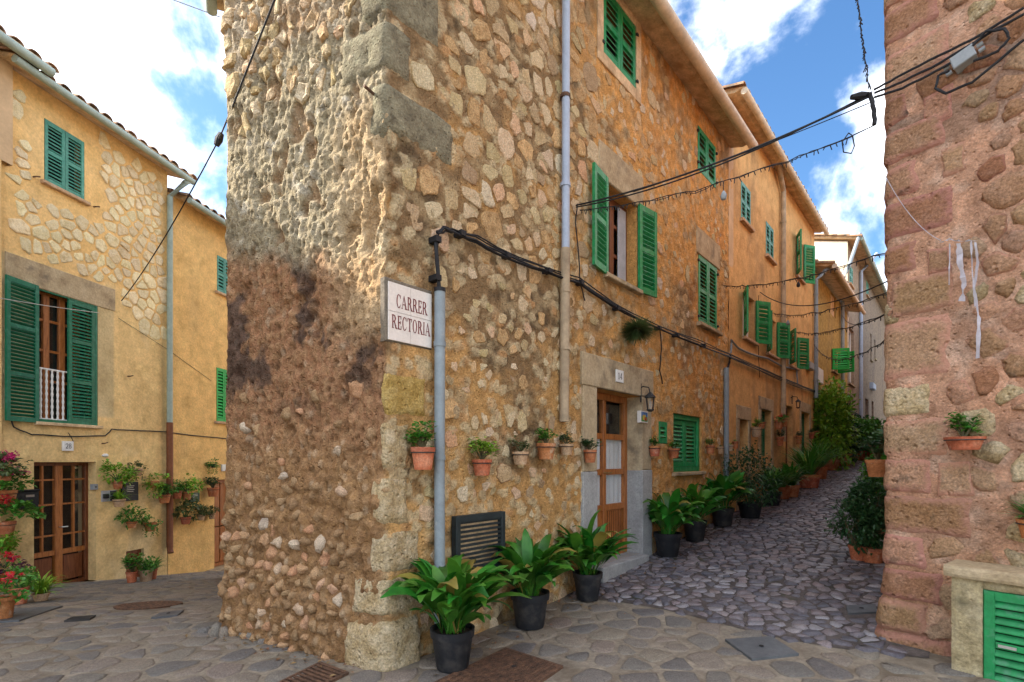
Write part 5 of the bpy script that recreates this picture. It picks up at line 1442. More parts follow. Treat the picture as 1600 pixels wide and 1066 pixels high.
FD = WR.sub(pd + .004, .275, 0)
m = MB(); panel_bars(m, WR, pd + .004, 1.2, -.04, zdoor - .004, .3, .03, .055); dr = m.build('louvre_door', 'green_paint', CAB)
first = None
for k in range(13):
    zc = zdoor - .085 - k * .052
    if zc < 0: break
    if abs(k - 5) < .1:
        slab(WR, pd + .06, 1.145, zc - .02, zc + .02, .275, .297, 'rail', 'green_paint', dr, .004); slab(WR, pd + .075, pd + .16, zc - .008, zc + .01, .298, .304, 'latch', 'steel', dr, 0); continue
    vs = [WR.p(s, z, o) for s in (pd + .058, 1.146) for (z, o) in ((zc - .02, .297), (zc - .013, .299), (zc + .02, .272), (zc + .013, .27))]
    q = MB(); q.add(vs, [(0, 1, 2, 3), (7, 6, 5, 4), (0, 4, 5, 1), (1, 5, 6, 2), (2, 6, 7, 3), (3, 7, 4, 0)])
    if first is None: first = q.build('slat', 'green_paint', dr); fz = zc
    else: share(first, (0, 0, zc - fz), dr)
d2_ = MB(); panel_bars(d2_, WR, 1.205, 1.895, -.04, zdoor - .004, .3, .03, .055); d2_.box(WR, 1.262, 1.838, .02, zdoor - .06, .26, .285); d2_.build('louvre_door', 'green_paint', CAB)

# ================================================================== houses of the lower street
sA, sB, sC = WL.S(12), WL.S(263), WL.S(263) + 9
b = WL.p((sA + sB) / 2, 0, -2); HL = thing('house', 'ochre house number 28 with stone upper floor and tall green shutters', 'house', (b.x, b.y, -.6))
qT = rect(WL, 69, 132, 184, 283); qF = rect(WL, 57, 153, 447, 659); 
dL = (WL.S(53), WL.S(150), WL.hit(150, 907)[1], WL.hit(150, 722)[1]); hL = (WL.S(197), WL.S(225), WL.hit(197, 912)[1], WL.hit(197, 862)[1])
zSt = WL.hit(180, 452)[1]                                      # foot of the bare stone
EZL = (WL.hit(60, 112, .35)[1] + WL.hit(300, 290, .35)[1]) / 2
plL = plaster_col((0.86, 0.61, 0.285), (0.62, 0.43, 0.2), 400, .65)
sGrey = (WL.S(-5), WL.S(180), WL.hit(180, 655)[1], zSt)
def colL(U, Z):
    c = plL(U, Z); n = fbm(U * 3, Z * 3, 420, 4)
    st = sstep(zSt - .1, zSt + .1, Z + .5 * (n - .5) - .5 * sstep(WL.S(200), WL.S(255), U) * -1)
    c = lerp3(c, lerp3((.84, .54, .21), (.78, .53, .25), n), st)
    g = sstep(.0, .05, U - sGrey[0]) * sstep(.0, .05, sGrey[1] - U) * sstep(0, .05, Z - sGrey[2]) * sstep(0, .05, sGrey[3] - Z)
    c = lerp3(c, lerp3((.5, .39, .21), (.6, .48, .28), n), g * .9)
    low = sstep(.6, -.5, Z + .8 * (n - .5)); c = lerp3(c, (.5, .38, .2), low * .5)
    return lerp3(c, (.72, .6, .38), sstep(.6, .75, fbm(U * 2, Z * 1.5, 433, 3)) * .35 * (1 - st))
wallL = wall_grid('wall', path_of(WL, sA - .5, sB), np.arange(sA - .45, sB + .001, .045), np.arange(-1.6, EZL + .12, .045), [qT, qF, dL, hL], flatdisp(.02, .008, 401), colL, 'wall_plaster', HL, .28)
rg = random.Random(41); cand = []
PL_ = path_of(WL, sA, sB)
for poly in voronoi(darts(sA + .03, sB - .03, zSt - .6, EZL - .02, .11, .36, rg, 7000), .23):
    if len(poly) < 3: continue
    c = np.mean(poly, 0)
    if c[0] < sA + .06 or c[0] > sB - .06 or c[1] > EZL - .1: continue
    if c[1] < zSt + .1 and (c[0] < sGrey[1] + .1 or c[1] < zSt - 1.2 * (c[0] - sGrey[1]) / (sB - sGrey[1])): continue
    if qT[0] - .24 < c[0] < qT[1] + .3 and qT[2] - .35 < c[1] < qT[3] + 2: continue
    if rg.random() > .97: continue
    O = chip(poly, .007, .03, rg, rg.uniform(.92, 1.0), .13)
    if O is None: continue
    h = rg.uniform(.012, .028)
    cand.append((1, stone_geo(lambda a, b_, o: PL_.arr(a, b_, o), O, h * .3, h, .04, (rg.uniform(-.06, .06), rg.uniform(-.06, .06)), .84, rg)))
lay_stones('stone', cand, 'stone_pale', wallL, 300, smooth=False, rim=.45)
slab(WL, sGrey[0] + .1, sGrey[1], zSt - .42, zSt - .01, -.02, .012, 'lintel', 'surround', HL)
closed_window(HL, WL, qT, 'green_teal', single=True, pitch=.055)
s0, s1, z0, z1 = qF
casement(HL, WL, s0 + .003, s1 - .003, z0 + .003, z1 - .003, -.14, 'wood', 4, (.32, .55, .78), sill='soffit', curtain=False)
m = MB(); panel_bars(m, WL, s0 + .002, s1 - .002, z0 + .002, z1 - .002, .0, .06, .045); m.build('window_frame', 'green_deep', HL)
wl_ = (s1 - s0) / 2
shutter(HL, WL.sub(s0, .03, R(172)), wl_, z0 - .02, z1, 'green_deep', 2)
shutter(HL, WL.sub(s1 - wl_ + .0, -.02, 0), wl_ - .05, z0 + .04, z1 - .05, 'green_deep', 2)
m = MB(); hr = z0 + .88
m.tube([WL.p(s0 + .04, hr, -.05), WL.p(s0 + wl_, hr, -.05)], .016, 6); m.tube([WL.p(s0 + .04, z0 + .06, -.05), WL.p(s0 + wl_, z0 + .06, -.05)], .012, 6)
rail = m.build('railing', 'white_paint', HL)
for k in range(5):
    ss = s0 + .1 + (wl_ - .14) * k / 4.2; q = MB()
    q.tube([WL.p(ss, z0 + .06 + (hr - z0 - .06) * i / 16, -.05) for i in range(17)], [.012 if i % 2 else .02 for i in range(17)], 6); q.build('baluster', 'white_paint', rail)
# door 28
s0, s1, z0, z1 = dL; O_ = -.16
m = MB(); panel_bars(m, WL, s0 + .002, s1 - .002, z0 + .002, z1 - .002, O_, .07, .06); d28 = m.build('door', 'wood_dark', HL)
m = MB(); c = (s0 + s1) / 2
m.box(WL, c - .06, c + .06, z0 + .06, z1 - .06, O_ - .06, O_ + .01, .008)
zk = z0 + .62
lv = [zk, zk + .27, zk + .27 + .52, zk + .27 + 1.04, z1 - .06]
lv[3] = min(lv[3], z1 - .3)
for (a, b) in ((s0 + .062, c - .062), (c + .062, s1 - .062)):
    m.box(WL, (a + b) / 2 - .014, (a + b) / 2 + .014, zk, z1 - .06, O_ - .05, O_ - .004)
    for v in lv[:-1]: m.box(WL, a, b, v - (.07 if v == zk else .014), v + .014, O_ - .05, O_ - .008)
m.build('glazing_bars', 'wood', d28)
for (a, b) in ((s0 + .062, c - .062), (c + .062, s1 - .062)):
    slab(WL, a + .03, b - .03, z0 + .09, zk - .1, O_ - .05, O_ - .015, 'door_panel', 'wood_dark', d28, .014)
    for (p0, p1) in ((a, (a + b) / 2 - .014), ((a + b) / 2 + .014, b)):
        for i in range(4): q = MB(); q.box(WL, p0, p1, lv[i] + .014, lv[i + 1] - .014, O_ - .034, O_ - .03); q.build('pane', 'glass', d28)
m = MB(); m.tube([WL.p(c + .0, z0 + 1.02, O_ + .01), WL.p(c, z0 + 1.02, O_ + .06), WL.p(c + .1, z0 + 1.02, O_ + .06)], .01, 6); m.build('handle', 'steel', d28, smooth=True)
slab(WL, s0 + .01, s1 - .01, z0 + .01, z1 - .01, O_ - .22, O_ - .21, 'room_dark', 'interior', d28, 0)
slab(WL, s0 - .05, s1 + .05, z0 - .3, z0, -.27, .1, 'doorstep', 'surround', HL)
s0, s1, z0, z1 = hL; plain_door(HL, WL, (s0, s1, z0, z1), 'wood_dark', -.06, name='cellar_hatch')
block_core(HL, WL, sA, sB, -1.6, EZL)
eave(HL, WL, sA - .1, sB + .12, EZL, .35, 'pipe_green', depth=4, soff='soffit')
spx = WL.S(265, .07); zt = WL.hit(265, 300, .07)[1]; zm = WL.hit(262, 660, .07)[1]; zb = WL.hit(258, 865, .07)[1]
m = MB(); m.tube([WL.p(spx + .2, EZL - .02, .4), WL.p(spx + .1, EZL - .12, .35), WL.p(spx, zt - .1, .08), WL.p(spx, zm, .075)], .055, 9); dp = m.build('downpipe', 'pipe_green', HL, smooth=True)
m = MB(); m.tube([WL.p(spx, zm, .075), WL.p(spx, zb + .12, .075), WL.p(spx - .03, zb, .12)], .062, 9); m.build('lower_pipe', 'pipe_brown', dp, smooth=True)
# next house down the street
b = WL.p(sB + 3, 0, -2); HL2 = thing('house', 'smooth ochre house beyond the green downpipe of number 28', 'house', (b.x, b.y, -1.1))
WL2 = Fr(WL.p(0, 0, .012).xy, WL.d)
qa = rect(WL2, 339, 362, 398, 455); qb = rect(WL2, 338, 362, 574, 658); dq = (WL2.S(335), WL2.S(364), WL2.hit(335, 888)[1], WL2.hit(335, 750)[1])
EZ2 = WL2.hit(300, 318, .3)[1]
wallL2 = wall_grid('wall', path_of(WL2, sB - .015, sC), np.arange(sB - .015, sC, .08), np.arange(-2.4, EZ2 + .12, .08), [qa, qb, dq], flatdisp(.02, .006, 441), plaster_col((.86, .55, .22), (.58, .38, .17), 444, .55), 'wall_plaster', HL2, .28)
closed_window(HL2, WL2, qa, 'green_teal', single=True, sill=True); closed_window(HL2, WL2, qb, 'green_bright', single=True)
plain_door(HL2, WL2, dq, 'wood', -.1)
slab(WL2, dq[0] - .25, dq[1] + .2, dq[2] - .4, dq[2], -.2, .3, 'doorstep', 'surround', HL2)
block_core(HL2, WL2, sB, sC, -2.4, EZ2); eave(HL2, WL2, sB + .25, sC, EZ2, .3, 'pipe_green', depth=4)
# taller house before number 28 (mostly outside the picture, its eave shows)
b = WL.p(sA - 4, 0, -2); HL0 = thing('house', 'taller ochre house adjoining number 28, its gutter above the tiled roof', 'house', (b.x, b.y, -.2))
WL0 = Fr(WL.p(0, 0, .10).xy, WL.d)
EZ0 = 7.58
wallL0 = wall_grid('wall', path_of(WL0, sA - 9, sA - .003), np.arange(sA - 9, sA, .15), np.arange(-1.0, EZ0 + .12, .15), [], flatdisp(.02, .006, 451), plaster_col((.86, .58, .26), (.6, .42, .21), 454, .5), 'wall_plaster', HL0)
block_core(HL0, WL0, sA - 9, sA - .002, -1, EZ0 + .05); eave(HL0, WL0, sA - 9, sA - .1, EZ0, .34, 'pipe_green', depth=4, end_over=.35, gr=.07)
end_wall(HL0, WL0, sA - .253, 6, EZ0 + .05, 0, 'plaster_plain', depth=4)
leaf('leaf_litter', (0.12, 0.06, 0.025), (0.26, 0.15, 0.06), tr=.1)
# ================================================================== lettering
def ring(cx, cy, rx, ry, tx, ty, a0, a1, n=22):
    """stroke of an ellipse, thick at the sides (tx), thin at top and bottom (ty)"""
    vs, fs = [], []
    for k in range(n + 1):
        t = R(a0 + (a1 - a0) * k / n); vs += [(cx + rx * math.cos(t), cy + ry * math.sin(t)), (cx + (rx - tx) * math.cos(t), cy + (ry - ty) * math.sin(t))]
    return vs, [(2 * k, 2 * k + 1, 2 * k + 3, 2 * k + 2) for k in range(n)]
def quad(*p): return list(p), [tuple(range(len(p)))]
def bar(x0, x1, y0, y1): return quad((x0, y0), (x1, y0), (x1, y1), (x0, y1))
def glyph(ch):
    T, t, sf = .17, .06, .055
    stem = lambda x: [bar(x, x + T, 0, 1), bar(x - .06, x + T + .06, 0, sf), bar(x - .06, x + T + .06, 1 - sf, 1)]
    if ch == 'C': return .78, [ring(.4, .5, .38, .52, T, t, 50, 310), quad((.6, .78), (.74, .66), (.72, 1.0), (.68, 1.0)), quad((.56, .12), (.6, .08), (.74, .26), (.72, .3))]
    if ch == 'O': return .82, [ring(.41, .5, .39, .52, T, t, 0, 360, 30)]
    if ch == 'I': return .33, stem(.08)
    if ch == 'A': return .86, [quad((.02, 0), (.09, 0), (.42, .86), (.38, 1)), quad((.34, 1), (.44, 1), (.84, 0), (.64, 0)), bar(.2, .62, .3, .3 + t), bar(-.02, .18, 0, sf), bar(.56, .9, 0, sf)]
    if ch == 'E': return .68, stem(.08) + [bar(.2, .62, 0, t), bar(.2, .6, 1 - t, 1), bar(.2, .48, .48, .48 + t), bar(.56, .62, 0, .26), bar(.54, .6, .76, 1), bar(.44, .49, .4, .64)]
    if ch == 'T': return .78, [bar(.3, .3 + T, 0, 1), bar(.22, .55, 0, sf), bar(.03, .75, 1 - t, 1), bar(.03, .09, .74, 1), bar(.69, .75, .74, 1)]
    if ch == 'R': return .84, stem(.08) + [ring(.34, .74, .32, .26, T, t, -90, 90, 16), bar(.2, .36, 1 - t, 1), bar(.2, .36, .48, .48 + t), quad((.36, .5), (.5, .5), (.82, 0), (.64, 0)), bar(.6, .9, 0, sf)]
    if ch == '1': return .4, [bar(.14, .30, 0, 1), quad((.0, .78), (.14, .84), (.2, 1), (.14, 1)), bar(.04, .4, 0, .06)]
    if ch == '4': return .68, [bar(.4, .56, 0, 1), bar(.0, .66, .24, .32), quad((.0, .32), (.1, .32), (.5, 1), (.42, 1))]
    if ch == '2': return .62, [ring(.31, .7, .3, .3, .15, .07, -25, 175), quad((.02, .0), (.22, .0), (.6, .56), (.48, .62)), bar(.02, .6, 0, .12)]
    if ch == '8': return .62, [ring(.31, .74, .26, .26, .12, .07, 0, 360), ring(.31, .27, .3, .28, .14, .07, 0, 360)]
    return .4, []
def text(word, F, s_mid, zb, h, o, matn, parent, name='lettering', width=None, space=.1):
    gl = [glyph(c) for c in word]; tot = sum(g[0] for g in gl) + space * (len(gl) - 1)
    kx = (width / tot) if width else h
    m = MB(); x = s_mid - tot * kx / 2
    for w, parts in gl:
        for j, (vs, fs) in enumerate(parts):
            oo = o + .0004 * j
            m.add([F.p(x + vx * kx, zb + vy * h, oo) for vx, vy in vs] + [F.p(x + vx * kx, zb + vy * h, oo - .003) for vx, vy in vs],
                  fs + [tuple(len(vs) + i for i in f[::-1]) for f in fs])
        x += (w + space) * kx
    return m.build(name, matn, parent)
# ================================================================== street sign and number plates
s0, s1, z0, z1 = SIGN
so = .018
sg = thing('street_sign', 'white tiled street name sign lettered in dark red on the house corner', 'sign', W1.p((s0 + s1) / 2, z0, .03))
mat('sign_backing', [(.3, (.12, .1, .08)), (.7, (.22, .18, .13))], sc=12, bump=.8, rough=.95)
slab(W1, s0 - .022, s1 + .012, z0 - .012, z1 + .03, -.05, so - .008, 'mortar_bed', 'sign_backing', sg)
mx, mz = (s0 + s1) / 2, (z0 + z1) / 2
for (a, b) in ((s0, mx - .0012), (mx + .0012, s1)):
    for (c, d) in ((z0, mz - .0012), (mz + .0012, z1)): slab(W1, a, b, c, d, so - .009, so, 'tile', 'sign_tile', sg, .0015)
text('CARRER', W1, mx + .01, mz + .035, .098, so + .002, 'sign_red', sg, width=.285)
text('RECTORIA', W1, mx + .005, mz - .122, .098, so + .002, 'sign_red', sg, width=.355, space=.12)
def number_plate(W, px, py, wpx, hpx, txt, label, off=.045):
    s, z, Y = W.hit(px, py, off); w, h = wpx * Y / FPX, hpx * Y / FPX
    t = thing('number_plate', label, 'house number', W.p(s, z - h / 2, off))
    slab(W, s - w / 2, s + w / 2, z - h / 2, z + h / 2, off - .03, off, 'plate', 'white_paint', t, .002)
    text(txt, W, s, z - h * .27, h * .54, off + .002, 'ink', t, 'numeral', width=w * .56)
ph = W1.hit(969, 588, .05)
number_plate(W1, 969, 588, 0.17 * 1.0 * 800 / ph[2] * 1.0, 19, '14', 'white house number plate on the lintel over the brown glazed door', .05)
number_plate(WL, 107, 697, 16, 15, '28', 'white tile house number above the dark wooden double door')
# tile picture and lantern beside door 14
s, z, Y = W1.hit(1007, 651, .05)
t = thing('tile_picture', 'small glazed picture tile on wall beside door 14', 'tile', W1.p(s, z - .08, .05))
slab(W1, s - .1, s + .1, z - .08, z + .07, .0, .05, 'tile', 'sign_tile', t, .002)
for (a, b, c, d, mm, oo) in ((-.085, .085, .0, .055, 'tile_blue', .051), (-.085, .085, -.065, 0, 'tile_leaf', .0512), (-.05, .03, -.045, .02, 'tile_yellow', .052), (.0, .06, -.05, -.01, 'tile_red', .0526)):
    slab(W1, s + a, s + b, z + c, z + d, oo - .004, oo, 'glaze', mm, t, 0)
def lantern(W, px, py, label, k=1.0):
    s, z, Y = W.hit(px, py, .16); t = thing('wall_lantern', label, 'lantern', W.p(s, z - .1 * k, .16))
    m = MB(); m.tube([W.p(s, z + .18 * k, -.02), W.p(s, z + .22 * k, .06), W.p(s, z + .2 * k, .14), W.p(s, z + .12 * k, .16)], .008, 6); m.tube([W.p(s, z + .26 * k, .03), W.p(s, z + .02 * k, .03)], .01, 6); m.build('bracket', 'iron', t, smooth=True)
    m = MB(); c = W.p(s, z, .16)
    m.lathe(c + Vector((0, 0, .07 * k)), [(.075 * k, 0), (.06 * k, .025 * k), (.02 * k, .06 * k), (.008 * k, .075 * k)], 8); m.build('hood', 'iron', t)
    m = MB()
    for a in range(4):
        v = Vector((math.cos(a * math.pi / 2 + .4), math.sin(a * math.pi / 2 + .4), 0)); m.tube([c + v * .045 * k + Vector((0, 0, -.09 * k)), c + v * .066 * k + Vector((0, 0, .07 * k))], .006, 5)
    m.lathe(c + Vector((0, 0, -.11 * k)), [(.02 * k, 0), (.05 * k, .02 * k), (.05 * k, .03 * k)], 8); m.build('cage', 'iron', t)
    m = MB(); m.lathe(c + Vector((0, 0, -.08 * k)), [(.04 * k, 0), (.06 * k, .15 * k)], 8); m.build('glass_shade', 'glass', t)
lantern(W1, 1016, 630, 'black iron wall lantern beside door 14'); lantern(W2, 1247, 632, 'small black wall lantern between the brown and green doors of orange house', .9)
# mailbox, plaques and small fittings of the lower street
s, z, Y = WL.hit(40, 781, .1)
t = thing('mailbox', 'black metal mailbox on wall beside door 28', 'mailbox', WL.p(s, z - .15, .08))
slab(WL, s - .17, s + .17, z - .15, z + .13, -.03, .13, 'box', 'black_plastic', t, .012); slab(WL, s - .18, s + .18, z + .13, z + .155, -.03, .15, 'lid', 'black_plastic', t, .008); slab(WL, s - .02, s + .1, z + .04, z + .075, .128, .135, 'name_slot', 'steel', t, 0)
s, z, Y = WL.hit(204, 768, .04); t = thing('plaque', 'dark slate plaque with pale lines of writing on ochre wall', 'plaque', WL.p(s, z - .18, .03))
slab(WL, s - .17, s + .17, z - .18, z + .18, -.03, .04, 'panel', 'slate_plaque', t, .003)
for k in range(4): slab(WL, s - .08, s + .08 - .02 * (k % 2), z + .1 - k * .035, z + .108 - k * .035, .039, .0412, 'writing_line', 'white_paint', t, 0)
s, z, Y = WL2.hit(305, 777, .1); t = thing('plaque', 'green hanging plaque with pale writing below potted plants', 'plaque', WL2.p(s, z - .12, .1))
slab(WL2, s - .13, s + .13, z - .1, z + .1, -.03, .1, 'panel', 'green_plaque', t, .003)
for k in range(3): slab(WL2, s - .09, s + .07, z + .06 - k * .035, z + .067 - k * .035, .099, .1012, 'writing_line', 'white_paint', t, 0)
s, z, Y = WL.hit(164, 712, .05); t = thing('wall_fitting', 'small round white fitting on wall right of door 28', 'fitting', WL.p(s, z, .05)); m = MB(); m.lathe(WL.p(s, z - .03, .06), [(.02, 0), (.045, .02), (.045, .045), (.02, .065)], 10); m.tube([WL.p(s, z, .06), WL.p(s, z, -.03)], .02, 6); m.build('dome', 'white_paint', t, smooth=True)  # plain white dome on the wall, no lamp inside
s, z, Y = WL.hit(149, 761, .03); t = thing('doorbell', 'small grey doorbell box at the edge of door 28', 'doorbell', WL.p(s, z, .03)); slab(WL, s - .045, s + .045, z - .05, z + .05, -.03, .04, 'case', 'grey_box', t, .004); slab(WL, s - .012, s + .012, z - .012, z + .012, .039, .046, 'button', 'ink', t, 0)
s, z, Y = WL.hit(172, 775, .04); t = thing('meter_box', 'dark switch plates on grey board right of door 28', 'meter box', WL.p(s, z, .04)); slab(WL, s - .14, s + .16, z - .1, z + .1, -.03, .02, 'board', 'grey_board', t, .004)
for dx, dz in ((-.07, 0), (.07, .05), (.07, -.05)): slab(WL, s + dx - .05, s + dx + .05, z + dz - .04, z + dz + .04, .018, .045, 'switch', 'ink', t, .004)
s, z, Y = WL2.hit(352, 731, .03); t = thing('number_plate', 'small blank white plate over the second lower street door', 'house number', WL2.p(s, z, .03)); slab(WL2, s - .1, s + .1, z - .08, z + .08, -.03, .03, 'plate', 'white_paint', t, .003)
for (px, py, lb) in ((56, 276, 'rusty iron hook beside the teal upper shutters on the side of the taller house'), (150, 323, 'rusty iron hook below the teal upper shutters on the downpipe side'), (203, 588, 'rusty iron peg in plaster beside the tall dark green shutters'), (163, 693, 'rusty iron hook just above the small round white fitting')):
    s, z, Y = WL.hit(px, py, .05); m = MB(); m.tube([WL.p(s, z, -.05), WL.p(s, z, .06), WL.p(s + .05, z + .02, .07)], .012, 6); props(m.build('iron_hook', 'rust_iron', None), lb, 'hook', 'iron hooks in the wall of number 28')
# ================================================================== conduit and cables of the main house
s, zt, Y = W1.hit(686, 455, .075); g0 = gz(*W1.p(s, 0, .07).xy)
t = thing('conduit', 'thick grey upright cable conduit beside the street name sign', 'conduit', W1.p(s, g0, .075))
m = MB(); m.tube([W1.p(s, g0 - .02, .085), W1.p(s, 1.5, .08), W1.p(s, zt, .085)], .042, 12); m.build('pipe', 'pipe_grey', t, smooth=True)
for yy, rr in ((538, .048), (715, .045)):
    zz = W1.hit(686, yy, .08)[1]; m = MB(); m.tube([W1.p(s, zz - .02, .083), W1.p(s, zz + .02, .083)], rr, 12); m.build('coupling', 'pipe_grey', t, smooth=True)
m = MB(); m.tube([W1.p(s, zt - .01, .085), W1.p(s, zt + .02, .085)], .045, 12); m.build('collar', 'cable_black', t, smooth=True)
rg = random.Random(77)
CAB_PX = [(686, 452), (684, 420), (681, 385), (684, 364), (694, 357), (708, 360), (745, 374), (790, 398), (850, 421), (905, 440), (960, 478), (1030, 512), (1090, 535), (1140, 555), (1200, 582), (1245, 601), (1275, 612), (1320, 635), (1345, 650)]
bun = thing('cable_bundle', 'thick bundle of black cables clipped along the lane house walls', 'cable', W1.hit(800)[0:1] and W1.p(1.5, 3.0, .05))
for k in range(5):
    pts = []
    for i, (px, py) in enumerate(CAB_PX):
        off = .06 + .012 * math.sin(k * 1.3) + (0 if px < 1 else .0); sx, z, Y = W1.hit(px, py, off)
        j = .012 if i > 3 else .008
        pts.append(W1.p(sx + (rg.uniform(-j, j) if i > 5 else .012 * math.cos(k * 1.26)), z + .016 * (k - 2) * (1 if i > 5 else .2) + rg.uniform(-.012, .012) * (2.2 if px > 1000 else 1), off))
    fine = []
    for i in range(len(pts) - 1): fine += [pts[i].lerp(pts[i + 1], q / 3) + Vector((0, 0, -.012 * math.sin(math.pi * q / 3) * rg.random())) for q in range(3)]
    m = MB(); m.tube(fine + [pts[-1]], .0085 if k < 3 else .0065, 6); m.build('strand', 'cable_black', bun, smooth=True)
for (px, py) in ((683, 375), (683, 435), (722, 366), (793, 400), (858, 424), (908, 442), (965, 482), (1030, 513), (1058, 524), (1100, 540)):
    sx, z, Y = W1.hit(px, py, .06); m = MB(); m.box(W1, sx - .035, sx + .02, z - .022, z + .022, -.03, .09); m.build('clip', 'cable_black', bun)
# loose cables on the walls
def wall_cable(W, px, r, label, matn='cable_black', off=.04, sub=3, amp=.006, group=None):
    pts = [];
    for (x, y) in px: s, z, Y = W.hit(x, y, off); pts.append(W.p(s, z, off))
    return tube_obj('cable', wobble(pts, amp, rg, sub), r, matn, label, 'cable', group=group, n=5)
wall_cable(W1, [(903, 318), (899, 350), (905, 400), (907, 445), (914, 470)], .007, 'thin black cable dropping beside the left open shutter of the stone house')
wall_cable(W1, [(1031, 512), (1033, 545), (1031, 580), (1035, 600)], .008, 'short black cable hanging below the bundle by the hanging fern')
wall_cable(W1, [(1141, 555), (1139, 570), (1136, 578)], .02, 'black cable dropping from the bundle into the far conduit')
wall_cable(W2, [(1142, 552), (1143, 532), (1155, 545), (1180, 556), (1200, 560), (1222, 573), (1245, 577), (1246, 600)], .02, 'grey looped cable swagged below the open shutters of the orange house', 'pipe_grey')
wall_cable(W2, [(1185, 462), (1185, 560), (1187, 590)], .006, 'thin upright wire on the orange house wall')
wall_cable(WL, [(18, 656), (22, 668), (50, 679), (100, 682), (165, 681), (175, 671), (200, 672), (258, 675), (300, 680), (356, 686)], .011, 'black cable running across the lower street house fronts', off=.03)
wall_cable(WL, [(107, 676), (111, 684), (115, 690)], .006, 'short wire end above the number 28 tile', off=.03)
wall_cable(WL, [(185, 497), (263, 547), (330, 595)], .004, 'thin slack wire fixed across the ochre wall', off=.02, amp=.002)
# ================================================================== wires across the lane
rg = random.Random(78)
RC = WR.p(-.02, 0, .03)
def at_corner(px, py, Y=3.99): return Vector(((px - 800) / FPX * Y, Y, EYE + (HOR - py) / FPX * Y))
A1 = W1.p(W1.S(900, .06), W1.hit(900, 321, .06)[1], .06)
c1 = at_corner(1360, 150)
tube_obj('overhead_cable', catenary(A1, c1, .09, 18), .009, 'cable_black', 'thick black cable strung from stone house to pink stone corner', 'cable')
tube_obj('overhead_cable', catenary(A1 + Vector((0, 0, -.02)), c1 + Vector((.0, 0, .02)), .12, 18), .007, 'cable_black', 'thinner cable twisted alongside the thick cable across the lane', 'cable')
tube_obj('overhead_cable', catenary(W1.p(W1.S(990, .05), W1.hit(990, 300, .05)[1], .05), at_corner(1366, 158), .03, 12), .004, 'cable_black', 'taut thin wire below the thick cable across the lane', 'cable')
m = MB(); sp_ = [at_corner(1330, 152, 4.02), at_corner(1345, 150, 4.02), at_corner(1357, 149, 4.01)]
m.tube(sp_, [.018, .03, .022], 8); props(m.build('cable_joint', 'cable_black', None, smooth=True), 'black cable splice sleeve hanging at the pink stone corner', 'cable joint')
def fairy(a, b, sag, label, n=40, drop=.05, r=.004, loops=False):
    t = thing('light_string', label, 'light string', a)
    pts = catenary(a, b, sag, 26); pts = [p + Vector((rg.uniform(-.008, .008), rg.uniform(-.008, .008), rg.uniform(-.012, .012))) for p in pts]
    m = MB(); m.tube(pts, r, 5); pts2 = [p + Vector((0, 0, rg.uniform(-.02, .012))) for p in pts]; m.tube(pts2, r * .8, 5); m.build('wire', 'cable_black', t)
    m = MB()
    for k in range(n):
        u = (k + rg.random() * .6) / n * 26; i = min(25, int(u)); p = pts[i].lerp(pts[i + 1], u - i)
        m.tube([p, p + Vector((rg.uniform(-.015, .015), rg.uniform(-.015, .015), -drop * rg.uniform(.5, 1.1)))], .0045, 4)
    m.build('bulbs', 'cable_black', t, kind='stuff'); return t
fa = W1.p(W1.S(905, .08), W1.hit(905, 330, .08)[1], .08)
fb_ = at_corner(1332, 212, 4.05)
ft = fairy(fa, fb_, .10, 'knotted string of small lights reaching from window shutter towards pink corner', 60, .045)
m = MB(); m.tube([fb_, at_corner(1335, 228, 4.05), at_corner(1330, 240, 4.05), at_corner(1318, 238, 4.05), at_corner(1316, 222, 4.05), at_corner(1326, 208, 4.05), fb_, at_corner(1368, 195, 4.02)], .005, 5); m.build('tail_loop', 'cable_black', ft)
def hanging_lamp(p, label, k=1.0, matn='grey_box'):
    t = thing('hanging_lamp', label, 'lamp', p - Vector((0, 0, .2 * k))); m = MB(); m.tube([p, p - Vector((0, 0, .12 * k))], .004, 5); m.build('cord', 'cable_black', t)
    m = MB(); m.lathe(p - Vector((0, 0, .2 * k)), [(.02 * k, 0), (.03 * k, .01 * k), (.034 * k, .05 * k), (.018 * k, .085 * k), (.008 * k, .1 * k)], 10); m.build('lamp_holder', matn, t, smooth=True)
def along(a, b, sag, f): return Vector(a).lerp(Vector(b), f) - Vector((0, 0, 4 * sag * f * (1 - f)))
hanging_lamp(along(fa, fb_, .1, .60), 'small grey pendant lamp holder hanging from the knotted light string', .8)
def lane_pt(s, w, z): return Vector((*W1.p(s, 0, w).xy, z))
def lane_string(px0, py0, px1, py1, sag, label, n=36, plain=False):
    a_s, a_z, Y = W1.hit(px0, py0, .05); A = W1.p(a_s, a_z, .05)
    r = (px1 - 800) / FPX; s, z, Y = W1.hit(px1, py1, 2.6); B = W1.p(min(s, a_s + 9), W1.hit(px1, py1, 2.6)[1], 2.6)
    if plain: tube_obj('overhead_cable', catenary(A, B, sag), .007, 'cable_black', label, 'cable')
    else: fairy(A, B, sag, label, n, .05, .005)
    return A, B
lane_string(1131, 447, 1384, 395, .10, 'light string across the lane just beyond the stone house'), lane_string(1188, 457, 1386, 440, .25, 'plain sagging cable across the lane from orange house', plain=True)
A, B = lane_string(1202, 488, 1386, 458, .12, 'light string across the lane above the middle orange house window'); hanging_lamp(along(A, B, .12, .30), 'tiny pale lamp hanging from the middle light string', .9)
lane_string(1240, 517, 1386, 490, .12, 'light string across the lane at the last orange house window'), lane_string(1316, 493, 1386, 490, .2, 'plain cable across the lane from the low yellow house pipe', plain=True), lane_string(1272, 538, 1386, 530, .3, 'lowest light string across the lane from the low yellow house')
